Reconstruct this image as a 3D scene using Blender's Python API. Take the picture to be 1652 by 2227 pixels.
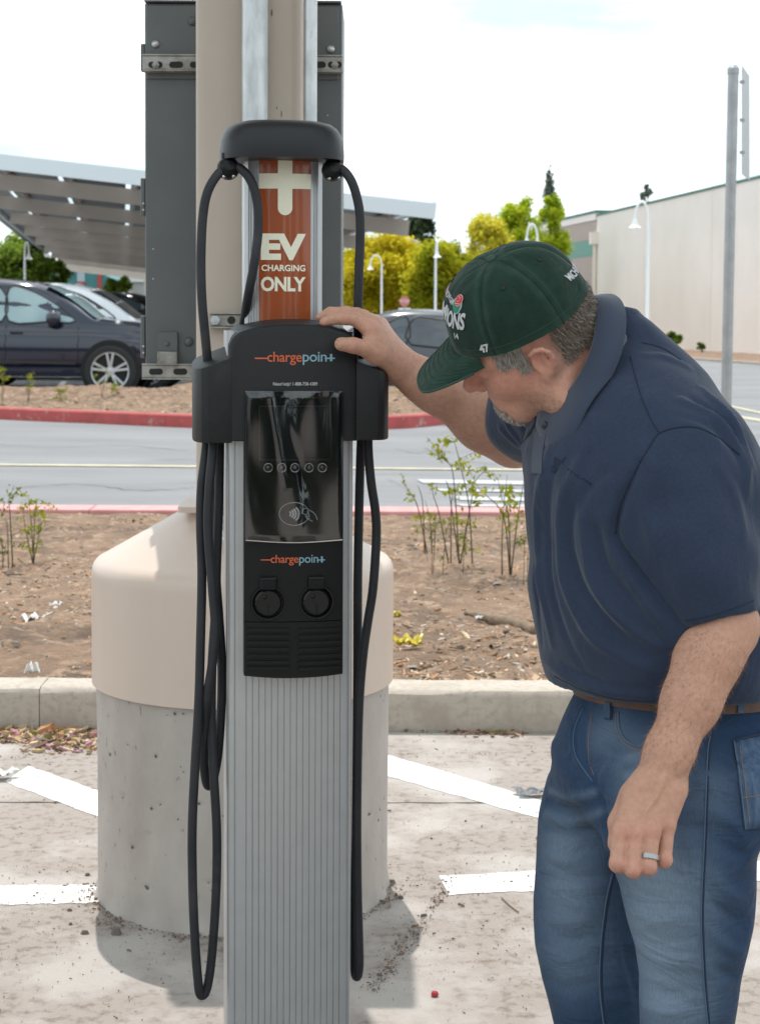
import bpy, bmesh, math, random
import numpy as np
from mathutils import Vector, Matrix
from mathutils.bvhtree import BVHTree

for o in list(bpy.data.objects):
    bpy.data.objects.remove(o, do_unlink=True)
scene = bpy.context.scene
COL = scene.collection
R = math.radians

# ------------------------------------------------------------------ camera
CAM_Z = 1.46
PITCH, ROLL = R(3.3), R(0.3)
FPX, PXC, PYC, PW, PH = 3713.0, 826.0, 911.0, 1652.0, 2227.0
_fwd = Vector((0, math.cos(PITCH), -math.sin(PITCH)))
_r0 = Vector((1, 0, 0)); _u0 = Vector((0, math.sin(PITCH), math.cos(PITCH)))
_right = _r0 * math.cos(ROLL) + _u0 * math.sin(ROLL)
_up = -_r0 * math.sin(ROLL) + _u0 * math.cos(ROLL)
cam_data = bpy.data.cameras.new('camera')
cam = bpy.data.objects.new('camera', cam_data); COL.objects.link(cam)
cam.matrix_world = Matrix(((_right.x, _up.x, -_fwd.x, 0), (_right.y, _up.y, -_fwd.y, 0),
                           (_right.z, _up.z, -_fwd.z, CAM_Z), (0, 0, 0, 1)))
cam_data.sensor_fit = 'HORIZONTAL'; cam_data.sensor_width = 24.0
cam_data.lens = 24.0 * FPX / PW
cam_data.shift_y = -(PH / 2 - PYC) / PW
cam_data.clip_start = 0.05; cam_data.clip_end = 3000
cam_data.dof.use_dof = True; cam_data.dof.focus_distance = 2.75; cam_data.dof.aperture_fstop = 12
scene.camera = cam

# ------------------------------------------------------------------ sky and sun
SUN_TRAVEL = Vector((0.07, -0.36, -0.85)).normalized()
sun_el = math.asin(-SUN_TRAVEL.z)
sun_az = math.atan2(-SUN_TRAVEL.x, -SUN_TRAVEL.y)       # from +Y, clockwise
world = bpy.data.worlds.new('World'); scene.world = world; world.use_nodes = True
nt = world.node_tree; nt.nodes.clear()
w_out = nt.nodes.new('ShaderNodeOutputWorld'); w_bg = nt.nodes.new('ShaderNodeBackground')
w_sky = nt.nodes.new('ShaderNodeTexSky'); w_sky.sky_type = 'NISHITA'; w_sky.sun_disc = False
w_sky.sun_elevation = sun_el; w_sky.sun_rotation = sun_az
w_sky.air_density = 1.0; w_sky.dust_density = 2.5; w_sky.ozone_density = 1.0
# thin high cloud: noise on the sky direction whitens the blue
w_tc = nt.nodes.new('ShaderNodeTexCoord'); w_map = nt.nodes.new('ShaderNodeMapping')
w_map.inputs['Scale'].default_value = (1.0, 1.0, 4.5)
w_n = nt.nodes.new('ShaderNodeTexNoise'); w_n.inputs['Scale'].default_value = 3.2; w_n.inputs['Detail'].default_value = 7
w_n.inputs['Roughness'].default_value = 0.55
w_rmp = nt.nodes.new('ShaderNodeValToRGB')
w_rmp.color_ramp.elements[0].position = 0.40; w_rmp.color_ramp.elements[0].color = (4.3, 5.4, 5.9, 1)
w_rmp.color_ramp.elements[1].position = 0.70; w_rmp.color_ramp.elements[1].color = (10.4, 10.5, 10.5, 1)
w_mix = nt.nodes.new('ShaderNodeMix'); w_mix.data_type = 'RGBA'
w_mix.inputs['Factor'].default_value = 0.93
nt.links.new(w_tc.outputs['Generated'], w_map.inputs['Vector'])
nt.links.new(w_map.outputs['Vector'], w_n.inputs['Vector'])
nt.links.new(w_n.outputs['Fac'], w_rmp.inputs['Fac'])
nt.links.new(w_rmp.outputs['Color'], w_mix.inputs['B'])
nt.links.new(w_sky.outputs['Color'], w_mix.inputs['A'])
nt.links.new(w_mix.outputs['Result'], w_bg.inputs['Color'])
w_bg.inputs['Strength'].default_value = 0.11
nt.links.new(w_bg.outputs['Background'], w_out.inputs['Surface'])

sun_d = bpy.data.lights.new('sun', 'SUN'); sun_d.energy = 2.0; sun_d.angle = R(0.53); sun_d.color = (1.0, 0.955, 0.90)
sun = bpy.data.objects.new('sun', sun_d); COL.objects.link(sun)
sun.rotation_euler = SUN_TRAVEL.to_track_quat('-Z', 'Y').to_euler()
sun.location = (-3, 8, 20)

vs = scene.view_settings
vs.view_transform = 'Standard'; vs.look = 'None'; vs.gamma = 1.0; vs.use_curve_mapping = False
vs.exposure = 0.88
scene.render.resolution_x = 759; scene.render.resolution_y = 1024

# ------------------------------------------------------------------ rays through photo positions
CAMP = Vector((0, 0, CAM_Z))
def ray(px, py):
    return (_right * ((px - PXC) / FPX) + _up * ((PYC - py) / FPX) + _fwd)
def at(px, py, Y):
    d = ray(px, py); return CAMP + d * (Y / d.y)
def atz(px, py, z):
    d = ray(px, py); return CAMP + d * ((z - CAM_Z) / d.z)
def proj(p):
    v = Vector(p) - CAMP
    dz = v.dot(_fwd); return PXC + FPX * v.dot(_right) / dz, PYC - FPX * v.dot(_up) / dz

# ------------------------------------------------------------------ objects and tags
def link(o, parent=None):
    COL.objects.link(o)
    if parent is not None: o.parent = parent
    return o
def tag(o, label=None, cat=None, group=None, kind=None):
    if label: o['label'] = label
    if cat: o['category'] = cat
    if group: o['group'] = group
    if kind: o['kind'] = kind
    return o
def empty(name, loc=(0, 0, 0), rz=0.0, label=None, cat=None, group=None):
    o = bpy.data.objects.new(name, None); COL.objects.link(o)
    o.location = loc; o.rotation_euler = (0, 0, rz); o.empty_display_size = 0.1
    return tag(o, label, cat, group)
def copy_tree(o, parent=None):
    c = o.copy(); link(c, parent)
    for ch in list(o.children): copy_tree(ch, c)
    return c

# ------------------------------------------------------------------ mesh builder
class MB:
    def __init__(s): s.v = []; s.f = []
    def add(s, vs_, fs):
        n = len(s.v); s.v.extend([tuple(map(float, p)) for p in vs_]); s.f.extend([tuple(i + n for i in f) for f in fs]); return s
    def box(s, x0, x1, y0, y1, z0, z1):
        v = [(x0, y0, z0), (x1, y0, z0), (x1, y1, z0), (x0, y1, z0), (x0, y0, z1), (x1, y0, z1), (x1, y1, z1), (x0, y1, z1)]
        return s.add(v, [(0, 3, 2, 1), (4, 5, 6, 7), (0, 1, 5, 4), (1, 2, 6, 5), (2, 3, 7, 6), (3, 0, 4, 7)])
    def obox(s, c, ax, ay, az):          # oriented box: centre and three half-vectors
        c, ax, ay, az = map(Vector, (c, ax, ay, az))
        v = [c + ax * i + ay * j + az * k for k in (-1, 1) for i, j in ((-1, -1), (1, -1), (1, 1), (-1, 1))]
        return s.add(v, [(0, 3, 2, 1), (4, 5, 6, 7), (0, 1, 5, 4), (1, 2, 6, 5), (2, 3, 7, 6), (3, 0, 4, 7)])
    def bar(s, a, b, w, h, up=(0, 0, 1)):
        a, b = Vector(a), Vector(b); d = (b - a); t = d.normalized(); u = Vector(up)
        sd = t.cross(u).normalized(); u2 = sd.cross(t)
        return s.obox((a + b) / 2, d / 2, sd * (w / 2), u2 * (h / 2))
    def tube(s, pts, rad, n=12, caps=True, closed=False):
        pts = [Vector(p) for p in pts]; m = len(pts)
        rads = rad if hasattr(rad, '__len__') else [rad] * m
        vs_ = []; prev = None
        for i, p in enumerate(pts):
            if closed: t = (pts[(i + 1) % m] - pts[i - 1])
            else: t = pts[min(i + 1, m - 1)] - pts[max(i - 1, 0)]
            t.normalize()
            if prev is None:
                a = Vector((0, 0, 1)) if abs(t.z) < 0.9 else Vector((1, 0, 0))
                x = t.cross(a).normalized()
            else:
                x = (prev - t * prev.dot(t)).normalized()
            prev = x; y = t.cross(x)
            for k in range(n):
                an = 2 * math.pi * k / n
                vs_.append(p + (x * math.cos(an) + y * math.sin(an)) * rads[i])
        fs = []
        for i in range(m if closed else m - 1):
            j = (i + 1) % m
            for k in range(n):
                l = (k + 1) % n
                fs.append((i * n + k, i * n + l, j * n + l, j * n + k))
        if caps and not closed:
            fs.append(tuple(range(n - 1, -1, -1))); fs.append(tuple((m - 1) * n + k for k in range(n)))
        return s.add(vs_, fs)
    def lathe(s, prof, n=32, c=(0, 0, 0), cap=False):      # prof: (r, z)
        vs_ = []; fs = []; m = len(prof)
        for r_, z in prof:
            for k in range(n):
                a = 2 * math.pi * k / n
                vs_.append((c[0] + r_ * math.cos(a), c[1] + r_ * math.sin(a), c[2] + z))
        for i in range(m - 1):
            for k in range(n):
                l = (k + 1) % n
                fs.append((i * n + k, i * n + l, (i + 1) * n + l, (i + 1) * n + k))
        if cap:
            fs.append(tuple(range(n - 1, -1, -1))); fs.append(tuple((m - 1) * n + k for k in range(n)))
        return s.add(vs_, fs)
    def prism(s, poly, fn0, fn1):        # 2D outline mapped to two end faces
        n = len(poly); vs_ = [fn0(*p) for p in poly] + [fn1(*p) for p in poly]
        fs = [tuple(range(n - 1, -1, -1)), tuple(range(n, 2 * n))] + [(i, (i + 1) % n, n + (i + 1) % n, n + i) for i in range(n)]
        return s.add(vs_, fs)
    def mesh(s, name, mat=None, smooth=False, bevel=0.0, seg=2, fix=True):
        me = bpy.data.meshes.new(name); me.from_pydata(s.v, [], s.f); me.update()
        if fix or bevel:
            bm = bmesh.new(); bm.from_mesh(me)
            bmesh.ops.remove_doubles(bm, verts=bm.verts, dist=1e-6)
            if fix: bmesh.ops.recalc_face_normals(bm, faces=bm.faces)
            if bevel:
                es = [e for e in bm.edges if len(e.link_faces) == 2 and e.calc_face_angle(0) > 0.5]
                bmesh.ops.bevel(bm, geom=es, offset=bevel, segments=seg, affect='EDGES', profile=0.5, clamp_overlap=True)
            bm.to_mesh(me); bm.free()
        finish(me, mat, smooth); return me
    def build(s, name, mat=None, parent=None, smooth=False, bevel=0.0, seg=2, loc=None, fix=True):
        o = bpy.data.objects.new(name, s.mesh(name, mat, smooth, bevel, seg, fix)); link(o, parent)
        if loc is not None: o.location = loc
        return o
def finish(me, mat, smooth):
    if mat:
        for m_ in (mat if isinstance(mat, (list, tuple)) else [mat]): me.materials.append(m_)
    if smooth:
        me.polygons.foreach_set('use_smooth', [True] * len(me.polygons))
        if smooth != 'all':
            ang = 0.6 if smooth is True else smooth
            try:
                bm = bmesh.new(); bm.from_mesh(me)
                for e in bm.edges:
                    if len(e.link_faces) == 2 and e.calc_face_angle(0) > ang: e.smooth = False
                bm.to_mesh(me); bm.free()
            except Exception: pass
def npmesh(name, V, F, mat=None, parent=None, smooth='all'):
    me = bpy.data.meshes.new(name); me.from_pydata(V.tolist() if hasattr(V, 'tolist') else V, [], F.tolist() if hasattr(F, 'tolist') else F); me.update()
    finish(me, mat, smooth); o = bpy.data.objects.new(name, me); return link(o, parent)
def catmull(pts, n=8, closed=False):
    pts = [Vector(p) for p in pts]; out = []; m = len(pts)
    for i in range(m if closed else m - 1):
        if closed: p0, p1, p2, p3 = pts[i - 1], pts[i], pts[(i + 1) % m], pts[(i + 2) % m]
        else: p0, p1, p2, p3 = pts[max(i - 1, 0)], pts[i], pts[i + 1], pts[min(i + 2, m - 1)]
        for k in range(n):
            t = k / n
            out.append(0.5 * ((2 * p1) + (p2 - p0) * t + (2 * p0 - 5 * p1 + 4 * p2 - p3) * t * t + (3 * p1 - p0 - 3 * p2 + p3) * t ** 3))
    if not closed: out.append(pts[-1])
    return out
def text_mesh(txt, size=1.0, bold=0.0, sx=1.0, align='CENTER', extrude=0.0, res=3, spacing=1.0, shear=0.0):
    cu = bpy.data.curves.new('txt', 'FONT'); cu.body = txt; cu.size = size; cu.align_x = align; cu.align_y = 'CENTER'
    cu.offset = bold; cu.extrude = extrude; cu.resolution_u = res; cu.space_character = spacing; cu.shear = shear
    o = bpy.data.objects.new('txt', cu); COL.objects.link(o)
    dg = bpy.context.evaluated_depsgraph_get(); dg.update()
    me = bpy.data.meshes.new_from_object(o.evaluated_get(dg), depsgraph=dg)
    bpy.data.objects.remove(o, do_unlink=True); bpy.data.curves.remove(cu)
    if sx != 1.0:
        for v in me.vertices: v.co.x *= sx
    return me
def subdivide_mesh(me, maxlen):
    bm = bmesh.new(); bm.from_mesh(me)
    bmesh.ops.triangulate(bm, faces=bm.faces)
    for _ in range(6):
        es = [e for e in bm.edges if e.calc_length() > maxlen]
        if not es: break
        bmesh.ops.subdivide_edges(bm, edges=es, cuts=1); bmesh.ops.triangulate(bm, faces=bm.faces)
    bm.to_mesh(me); bm.free()
def mesh_obj(name, me, mat, parent=None):
    me.name = name; me.materials.clear(); me.materials.append(mat)
    return link(bpy.data.objects.new(name, me), parent)

# ------------------------------------------------------------------ materials
MATS = {}
def mat(name, col, rough=0.6, metal=0.0, col2=None, nscale=20.0, ndetail=6, contrast=(0.35, 0.65), bump=0.0, bscale=None, bdist=0.01,
        spec=0.5, coat=0.0, trans=0.0, stretch=None, emis=None, rough2=None, col3=None, n3=3.0, c3=(0.55, 0.7), sheen=0.0, sss=0.0, coords='Object', alpha=1.0):
    if name in MATS: return MATS[name]
    m = bpy.data.materials.new(name); m.use_nodes = True; t = m.node_tree; N = t.nodes; Lk = t.links
    b = N['Principled BSDF']
    b.inputs['Base Color'].default_value = (*col, 1); b.inputs['Roughness'].default_value = rough; b.inputs['Metallic'].default_value = metal
    b.inputs['Specular IOR Level'].default_value = spec; b.inputs['Coat Weight'].default_value = coat
    b.inputs['Transmission Weight'].default_value = trans; b.inputs['Alpha'].default_value = alpha
    if sheen: b.inputs['Sheen Weight'].default_value = sheen; b.inputs['Sheen Roughness'].default_value = 0.5
    if sss:
        b.inputs['Subsurface Weight'].default_value = sss; b.inputs['Subsurface Radius'].default_value = (1.0, 0.35, 0.2); b.inputs['Subsurface Scale'].default_value = 0.006
    if emis: b.inputs['Emission Color'].default_value = (*emis[:3], 1); b.inputs['Emission Strength'].default_value = emis[3]
    tc = N.new('ShaderNodeTexCoord'); vec = tc.outputs[coords]
    if stretch:
        mp = N.new('ShaderNodeMapping'); mp.inputs['Scale'].default_value = stretch; Lk.new(vec, mp.inputs['Vector']); vec = mp.outputs['Vector']
    def noise(sc, det=6, rg=0.6):
        n = N.new('ShaderNodeTexNoise'); n.inputs['Scale'].default_value = sc; n.inputs['Detail'].default_value = det; n.inputs['Roughness'].default_value = rg
        Lk.new(vec, n.inputs['Vector']); return n.outputs['Fac']
    def ramp(f, a, c):
        r_ = N.new('ShaderNodeMapRange'); r_.inputs['From Min'].default_value = a; r_.inputs['From Max'].default_value = c; Lk.new(f, r_.inputs['Value']); return r_.outputs['Result']
    def mix(f, A, B):
        x = N.new('ShaderNodeMix'); x.data_type = 'RGBA'
        if hasattr(f, 'is_linked') or not isinstance(f, float): Lk.new(f, x.inputs['Factor'])
        else: x.inputs['Factor'].default_value = f
        for s_, v_ in (('A', A), ('B', B)):
            if isinstance(v_, tuple): x.inputs[s_].default_value = (*v_, 1)
            else: Lk.new(v_, x.inputs[s_])
        return x.outputs['Result']
    if col2 is not None:
        f = ramp(noise(nscale, ndetail), *contrast); c = mix(f, tuple(col), tuple(col2))
        if col3 is not None: c = mix(ramp(noise(n3, 5), *c3), c, tuple(col3))
        Lk.new(c, b.inputs['Base Color'])
        if rough2 is not None:
            rr = N.new('ShaderNodeMapRange'); rr.inputs['To Min'].default_value = rough; rr.inputs['To Max'].default_value = rough2; Lk.new(f, rr.inputs['Value']); Lk.new(rr.outputs['Result'], b.inputs['Roughness'])
    if bump:
        bp = N.new('ShaderNodeBump'); bp.inputs['Strength'].default_value = bump; bp.inputs['Distance'].default_value = bdist
        Lk.new(noise(bscale or nscale, 8), bp.inputs['Height']); Lk.new(bp.outputs['Normal'], b.inputs['Normal'])
    MATS[name] = m; return m

# ------------------------------------------------------------------ implicit surfaces (for the figure)
def sd_capsule(P, a, b, ra, rb):
    a = np.array(a, float); b = np.array(b, float); ba = b - a; pa = P - a
    h = np.clip((pa @ ba) / (ba @ ba), 0, 1)
    return np.linalg.norm(pa - h[..., None] * ba, axis=-1) - (ra + (rb - ra) * h)
def sd_ell(P, c, ax, r):                 # ax: 3 unit rows, r: 3 radii
    q = (P - np.array(c, float)) @ np.array(ax, float).T / np.array(r, float)
    k = np.linalg.norm(q, axis=-1); k2 = np.linalg.norm(q / np.array(r, float), axis=-1)
    return k * (k - 1.0) / np.maximum(k2, 1e-6)
def smin(a, b, k):
    h = np.clip(0.5 + 0.5 * (b - a) / k, 0, 1); return b + (a - b) * h - k * h * (1 - h)
def smax(a, b, k): return -smin(-a, -b, k)
def sd_slices(P, tab, cols='z'):         # tab rows: z, cx, cy, a(along front), b(side), yaw ; horizontal slices
    T = np.array(tab, float); T = T[np.argsort(T[:, 0])]; z = P[..., 2]
    g = [np.interp(z, T[:, 0], T[:, i]) for i in range(1, 6)]
    dx = P[..., 0] - g[0]; dy = P[..., 1] - g[1]; c = np.cos(g[4]); s = np.sin(g[4])
    u = (dx * c + dy * s) / g[2]; v = (-dx * s + dy * c) / g[3]
    k = np.sqrt(u * u + v * v) + 1e-9; k2 = np.sqrt((u / g[2]) ** 2 + (v / g[3]) ** 2) + 1e-9
    d = k * (k - 1) / k2
    return np.maximum(d, np.maximum(T[0, 0] - z, z - T[-1, 0]))
def surface_nets(fn, lo, hi, h):
    lo = np.array(lo, float); hi = np.array(hi, float); n = np.ceil((hi - lo) / h).astype(int) + 1
    xs = [lo[i] + h * np.arange(n[i]) for i in range(3)]
    D = np.empty(n, np.float32); bs = 10; nb = (n + bs - 1) // bs        # evaluate finely only in blocks near the surface
    bc = [lo[i] + h * (np.minimum(np.arange(nb[i]) * bs + (bs - 1) / 2, n[i] - 1)) for i in range(3)]
    G = np.stack(np.meshgrid(*bc, indexing='ij'), -1); cd = fn(G)
    rep = np.repeat(np.repeat(np.repeat(cd, bs, 0), bs, 1), bs, 2)[:n[0], :n[1], :n[2]]; D[:] = rep
    near = np.argwhere(np.abs(cd) < h * bs * 1.6)
    off = np.stack(np.meshgrid(np.arange(bs), np.arange(bs), np.arange(bs), indexing='ij'), -1).reshape(-1, 3)
    for i in range(0, len(near), 300):
        I = (near[i:i + 300, None] * bs + off[None]).reshape(-1, 3); I = I[(I < n).all(1)]
        D[I[:, 0], I[:, 1], I[:, 2]] = fn(lo + h * I)
    S = D < 0
    c = np.zeros(n - 1, np.int8)
    for a in (0, 1):
        for b in (0, 1):
            for d in (0, 1): c += S[a:n[0] - 1 + a, b:n[1] - 1 + b, d:n[2] - 1 + d]
    act = np.argwhere((c > 0) & (c < 8)); idx = -np.ones(n - 1, np.int64); idx[tuple(act.T)] = np.arange(len(act))
    acc = np.zeros((len(act), 3)); cnt = np.zeros(len(act))
    cor = [(a, b, d) for a in (0, 1) for b in (0, 1) for d in (0, 1)]
    for p in cor:
        for ax in range(3):
            if p[ax]: continue
            q = list(p); q[ax] = 1
            A = act + np.array(p); B = act + np.array(q)
            da = D[tuple(A.T)]; db = D[tuple(B.T)]; m = (da < 0) != (db < 0)
            t = np.where(m, da / np.where(m, da - db, 1), 0)
            pt = np.array(p, float)[None] + t[:, None] * (np.array(q) - np.array(p))[None]
            acc[m] += pt[m]; cnt[m] += 1
    V = lo + h * (act + acc / cnt[:, None])
    F = []
    for ax in range(3):
        o1, o2 = (ax + 1) % 3, (ax + 2) % 3
        sl0 = [slice(None)] * 3; sl1 = [slice(None)] * 3
        sl0[ax] = slice(0, n[ax] - 1); sl1[ax] = slice(1, n[ax])
        e = np.argwhere(S[tuple(sl0)] != S[tuple(sl1)])
        e = e[(e[:, o1] > 0) & (e[:, o2] > 0) & (e[:, o1] < n[o1] - 1) & (e[:, o2] < n[o2] - 1)]
        if not len(e): continue
        u1 = np.zeros(3, int); u1[o1] = 1; u2 = np.zeros(3, int); u2[o2] = 1
        q = np.stack([idx[tuple((e - u1 - u2).T)], idx[tuple((e - u2).T)], idx[tuple(e.T)], idx[tuple((e - u1).T)]], 1)
        flip = ~S[tuple(e.T)]
        q[flip] = q[flip][:, ::-1]; F.append(q)
    return V, np.concatenate(F)
def vnormals(V, F):
    n = np.cross(V[F[:, 2]] - V[F[:, 0]], V[F[:, 3]] - V[F[:, 1]]); N = np.zeros_like(V)
    for k in range(4): np.add.at(N, F[:, k], n)
    return N / (np.linalg.norm(N, axis=1, keepdims=True) + 1e-12)
def smooth_mesh(V, F, it=2, lam=0.5):
    E = np.concatenate([F[:, [0, 1]], F[:, [1, 2]], F[:, [2, 3]], F[:, [3, 0]]]); cnt = np.zeros(len(V))
    np.add.at(cnt, E[:, 0], 1); np.add.at(cnt, E[:, 1], 1)
    for _ in range(it):
        A = np.zeros_like(V); np.add.at(A, E[:, 0], V[E[:, 1]]); np.add.at(A, E[:, 1], V[E[:, 0]])
        V = V + lam * (A / cnt[:, None] - V)
    return V
def bvh_of(V, F): return BVHTree.FromPolygons([tuple(p) for p in V.tolist()], [tuple(f) for f in F.tolist()])
def hit(bvh, px, py):
    d = ray(px, py).normalized(); h = bvh.ray_cast(CAMP, d); return h[0], h[1]
def on_surface(bvh, pts, n=6, lift=0.0, closed=False):
    P2 = catmull([(p[0], p[1], 0) for p in pts], n, closed); out = []
    for q in P2:
        l, nn = hit(bvh, q.x, q.y)
        if l is not None: out.append(l + nn * lift)
    return out
def polyline_dist(P, pts):
    pts = np.array([tuple(p) for p in pts]); best = np.full(len(P), 1e9)
    for a, b in zip(pts[:-1], pts[1:]):
        ba = b - a; L2 = ba @ ba
        if L2 < 1e-12: continue
        t = np.clip(((P - a) @ ba) / L2, 0, 1); d = np.linalg.norm(P - a - t[:, None] * ba, axis=1); best = np.minimum(best, d)
    return best
rnd = random.Random(7)
# ================================================================== materials of the setting
M_conc = mat('concrete_paving', (0.345, 0.300, 0.268), 0.88, col2=(0.20, 0.158, 0.128), nscale=30, ndetail=15, contrast=(0.50, 0.68), bump=0.8, bscale=190, bdist=0.006,
             col3=(0.455, 0.415, 0.385), n3=2.6, c3=(0.46, 0.60))
M_kerb = mat('kerb_concrete', (0.47, 0.415, 0.355), 0.9, col2=(0.31, 0.255, 0.195), nscale=5, ndetail=14, contrast=(0.46, 0.72), col3=(.39, .34, .285), n3=40, c3=(.5, .62), bump=0.4, bscale=120, bdist=0.004)
M_pier = mat('pier_concrete', (0.475, 0.43, 0.39), 0.85, col2=(0.375, 0.33, 0.292), nscale=6, ndetail=12, contrast=(0.35, 0.7), col3=(.21, .185, .165), n3=48, c3=(.665, .70), bump=0.25, bscale=60, bdist=0.004, stretch=(1, 1, 0.6))
M_asph = mat('road_asphalt', (0.175, 0.175, 0.182), 0.9, col2=(0.225, 0.225, 0.23), nscale=0.8, ndetail=14, contrast=(0.35, 0.65), bump=0.3, bscale=140, bdist=0.006, stretch=(0.3, 1, 1), col3=(.165, .165, .17), n3=2.2, c3=(.56, .66))
M_lot = mat('lot_asphalt', (0.20, 0.20, 0.205), 0.9, col2=(0.25, 0.25, 0.25), nscale=0.8, ndetail=10, bump=0.2, bscale=120)
M_dirt = mat('mulch_soil', (0.265, 0.172, 0.112), 0.95, col2=(0.125, 0.082, 0.055), nscale=3.2, ndetail=14, contrast=(0.4, 0.68), bump=0.9, bscale=45, bdist=0.03,
             col3=(0.37, 0.255, 0.172), n3=11, c3=(0.52, 0.66))
M_red = mat('red_kerb_paint', (0.44, 0.075, 0.07), 0.6, col2=(0.34, 0.06, 0.055), nscale=5, ndetail=10, contrast=(0.4, 0.7), bump=0.2, bscale=60, bdist=0.004, col3=(0.40, 0.26, 0.235), n3=9, c3=(0.60, 0.68))
M_redtop = mat('faded_red_kerb_paint', (0.62, 0.30, 0.29), 0.7, col2=(0.52, 0.23, 0.22), nscale=9, ndetail=10, bump=0.2, bscale=60, bdist=0.004)
M_white = mat('white_marking_paint', (0.76, 0.755, 0.74), 0.65, col2=(0.50, 0.465, 0.435), nscale=20, ndetail=14, contrast=(0.55, 0.68), bump=0.2, bscale=90, bdist=0.003)
M_wornwhite = mat('worn_white_paint', (0.74, 0.72, 0.70), 0.7, col2=(0.52, 0.48, 0.45), nscale=14, ndetail=12, contrast=(0.4, 0.62), bump=0.2, bscale=90, bdist=0.003)
M_rdwhite = mat('road_white_paint', (0.46, 0.46, 0.46), 0.7, col2=(0.34, 0.34, 0.34), nscale=8, ndetail=10, contrast=(0.45, 0.7))
M_yel = mat('road_yellow_paint', (0.50, 0.44, 0.29), 0.7, col2=(0.36, 0.33, 0.25), nscale=6, ndetail=10, contrast=(0.4, 0.7))
M_crack = mat('joint_dirt', (0.10, 0.085, 0.07), 0.95, col2=(0.2, 0.17, 0.14), nscale=60)

def sheet(name, poly, z, m, kind='structure'):
    b = MB(); b.add([(p[0], p[1], z) for p in poly], [tuple(range(len(poly)))])
    return tag(b.build(name, m, fix=False), kind=kind)

# ------------------------------------------------------------------ ground sheets
def ccw(poly):
    a = sum(poly[i - 1][0] * poly[i][1] - poly[i][0] * poly[i - 1][1] for i in range(len(poly)))
    return poly if a > 0 else poly[::-1]
sheet('ground', [(-1500, -300), (1500, -300), (1500, 2500), (-1500, 2500)], -0.06, M_asph)
def road_z(y): return .011 * max(0, min(y, 22.0) - 12.0)
rd = MB(); rv = []
for y in (11.8, 12, 14, 17, 20, 22, 30, 60, 160): rv += [(-90, y, road_z(y)), (90, y, road_z(y))]
rd.add(rv, [(2 * i, 2 * i + 1, 2 * i + 3, 2 * i + 2) for i in range(8)]); tag(rd.build('road', M_asph, smooth='all', fix=False), kind='structure')

# concrete paving in slabs with a narrow open joint between them
paving = MB().box(-9, 9, -7.98, 5.99, -0.2, -0.03).build('paving', M_crack); tag(paving, kind='structure')
def slab(x0, x1, y0, y1, seed, skew0=0, skew1=0):
    r_ = random.Random(seed); b = MB(); n = 400
    top = [(x0 + (x1 - x0) * i / n, y1 + skew1 * (i / n - .5) + r_.uniform(-.007, .004)) for i in range(n + 1)]
    bot = [(x0 + (x1 - x0) * i / n, y0 + skew0 * (i / n - .5) + r_.uniform(-.0035, .0035)) for i in range(n + 1)]
    v = [(x, y, 0) for x, y in bot] + [(x, y, 0) for x, y in top] + [(x, y, -.02) for x, y in bot] + [(x, y, -.02) for x, y in top]
    m = n + 1; f = []
    for i in range(n):
        f.append((i, i + 1, m + i + 1, m + i)); f.append((i, 2 * m + i, 2 * m + i + 1, i + 1)); f.append((m + i, m + i + 1, 3 * m + i + 1, 3 * m + i))
    f += [(0, m, 3 * m, 2 * m), (n, 2 * m + n, 3 * m + n, m + n)]
    b.add(v, f); o = b.build('slab', M_conc, paving, fix=True); return o
slab(-9, 9, 5.105, 5.985, 1, 0.25, 0); slab(-9, 9, 1.6, 5.095, 2, 0, 0.25); slab(-9, 9, -7.9, 1.592, 3)

# near kerb: cast lengths with open joints
near_kerb = tag(MB().box(-9, 9, 6.03, 6.17, -.15, .13).build('kerb', M_kerb), kind='structure')
xs = [-9, -5.4, -2.65, -1.205, 1.55, 4.2, 9]
for a, b in zip(xs[:-1], xs[1:]):
    m_ = MB(); n = 24
    prof = [(6.0, -.12), (6.0, .118), (6.004, .132), (6.014, .143), (6.03, .149), (6.175, .150), (6.19, .145), (6.195, -.12)]
    v = []; r_ = random.Random(int(a * 10))
    for i in range(n + 1):
        x = a + .0015 + (b - a - .003) * i / n
        for (y, z) in prof: v.append((x, y + r_.uniform(-.0025, .0025), z + (r_.uniform(-.002, .002) if z > 0 else 0)))
    k = len(prof); f = [(i * k + j, i * k + j + 1, (i + 1) * k + j + 1, (i + 1) * k + j) for i in range(n) for j in range(k - 1)]
    f += [tuple(range(k - 1, -1, -1)), tuple(n * k + j for j in range(k))]
    m_.add(v, f).build('kerb_stone', M_kerb, near_kerb, smooth=0.5)

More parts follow.
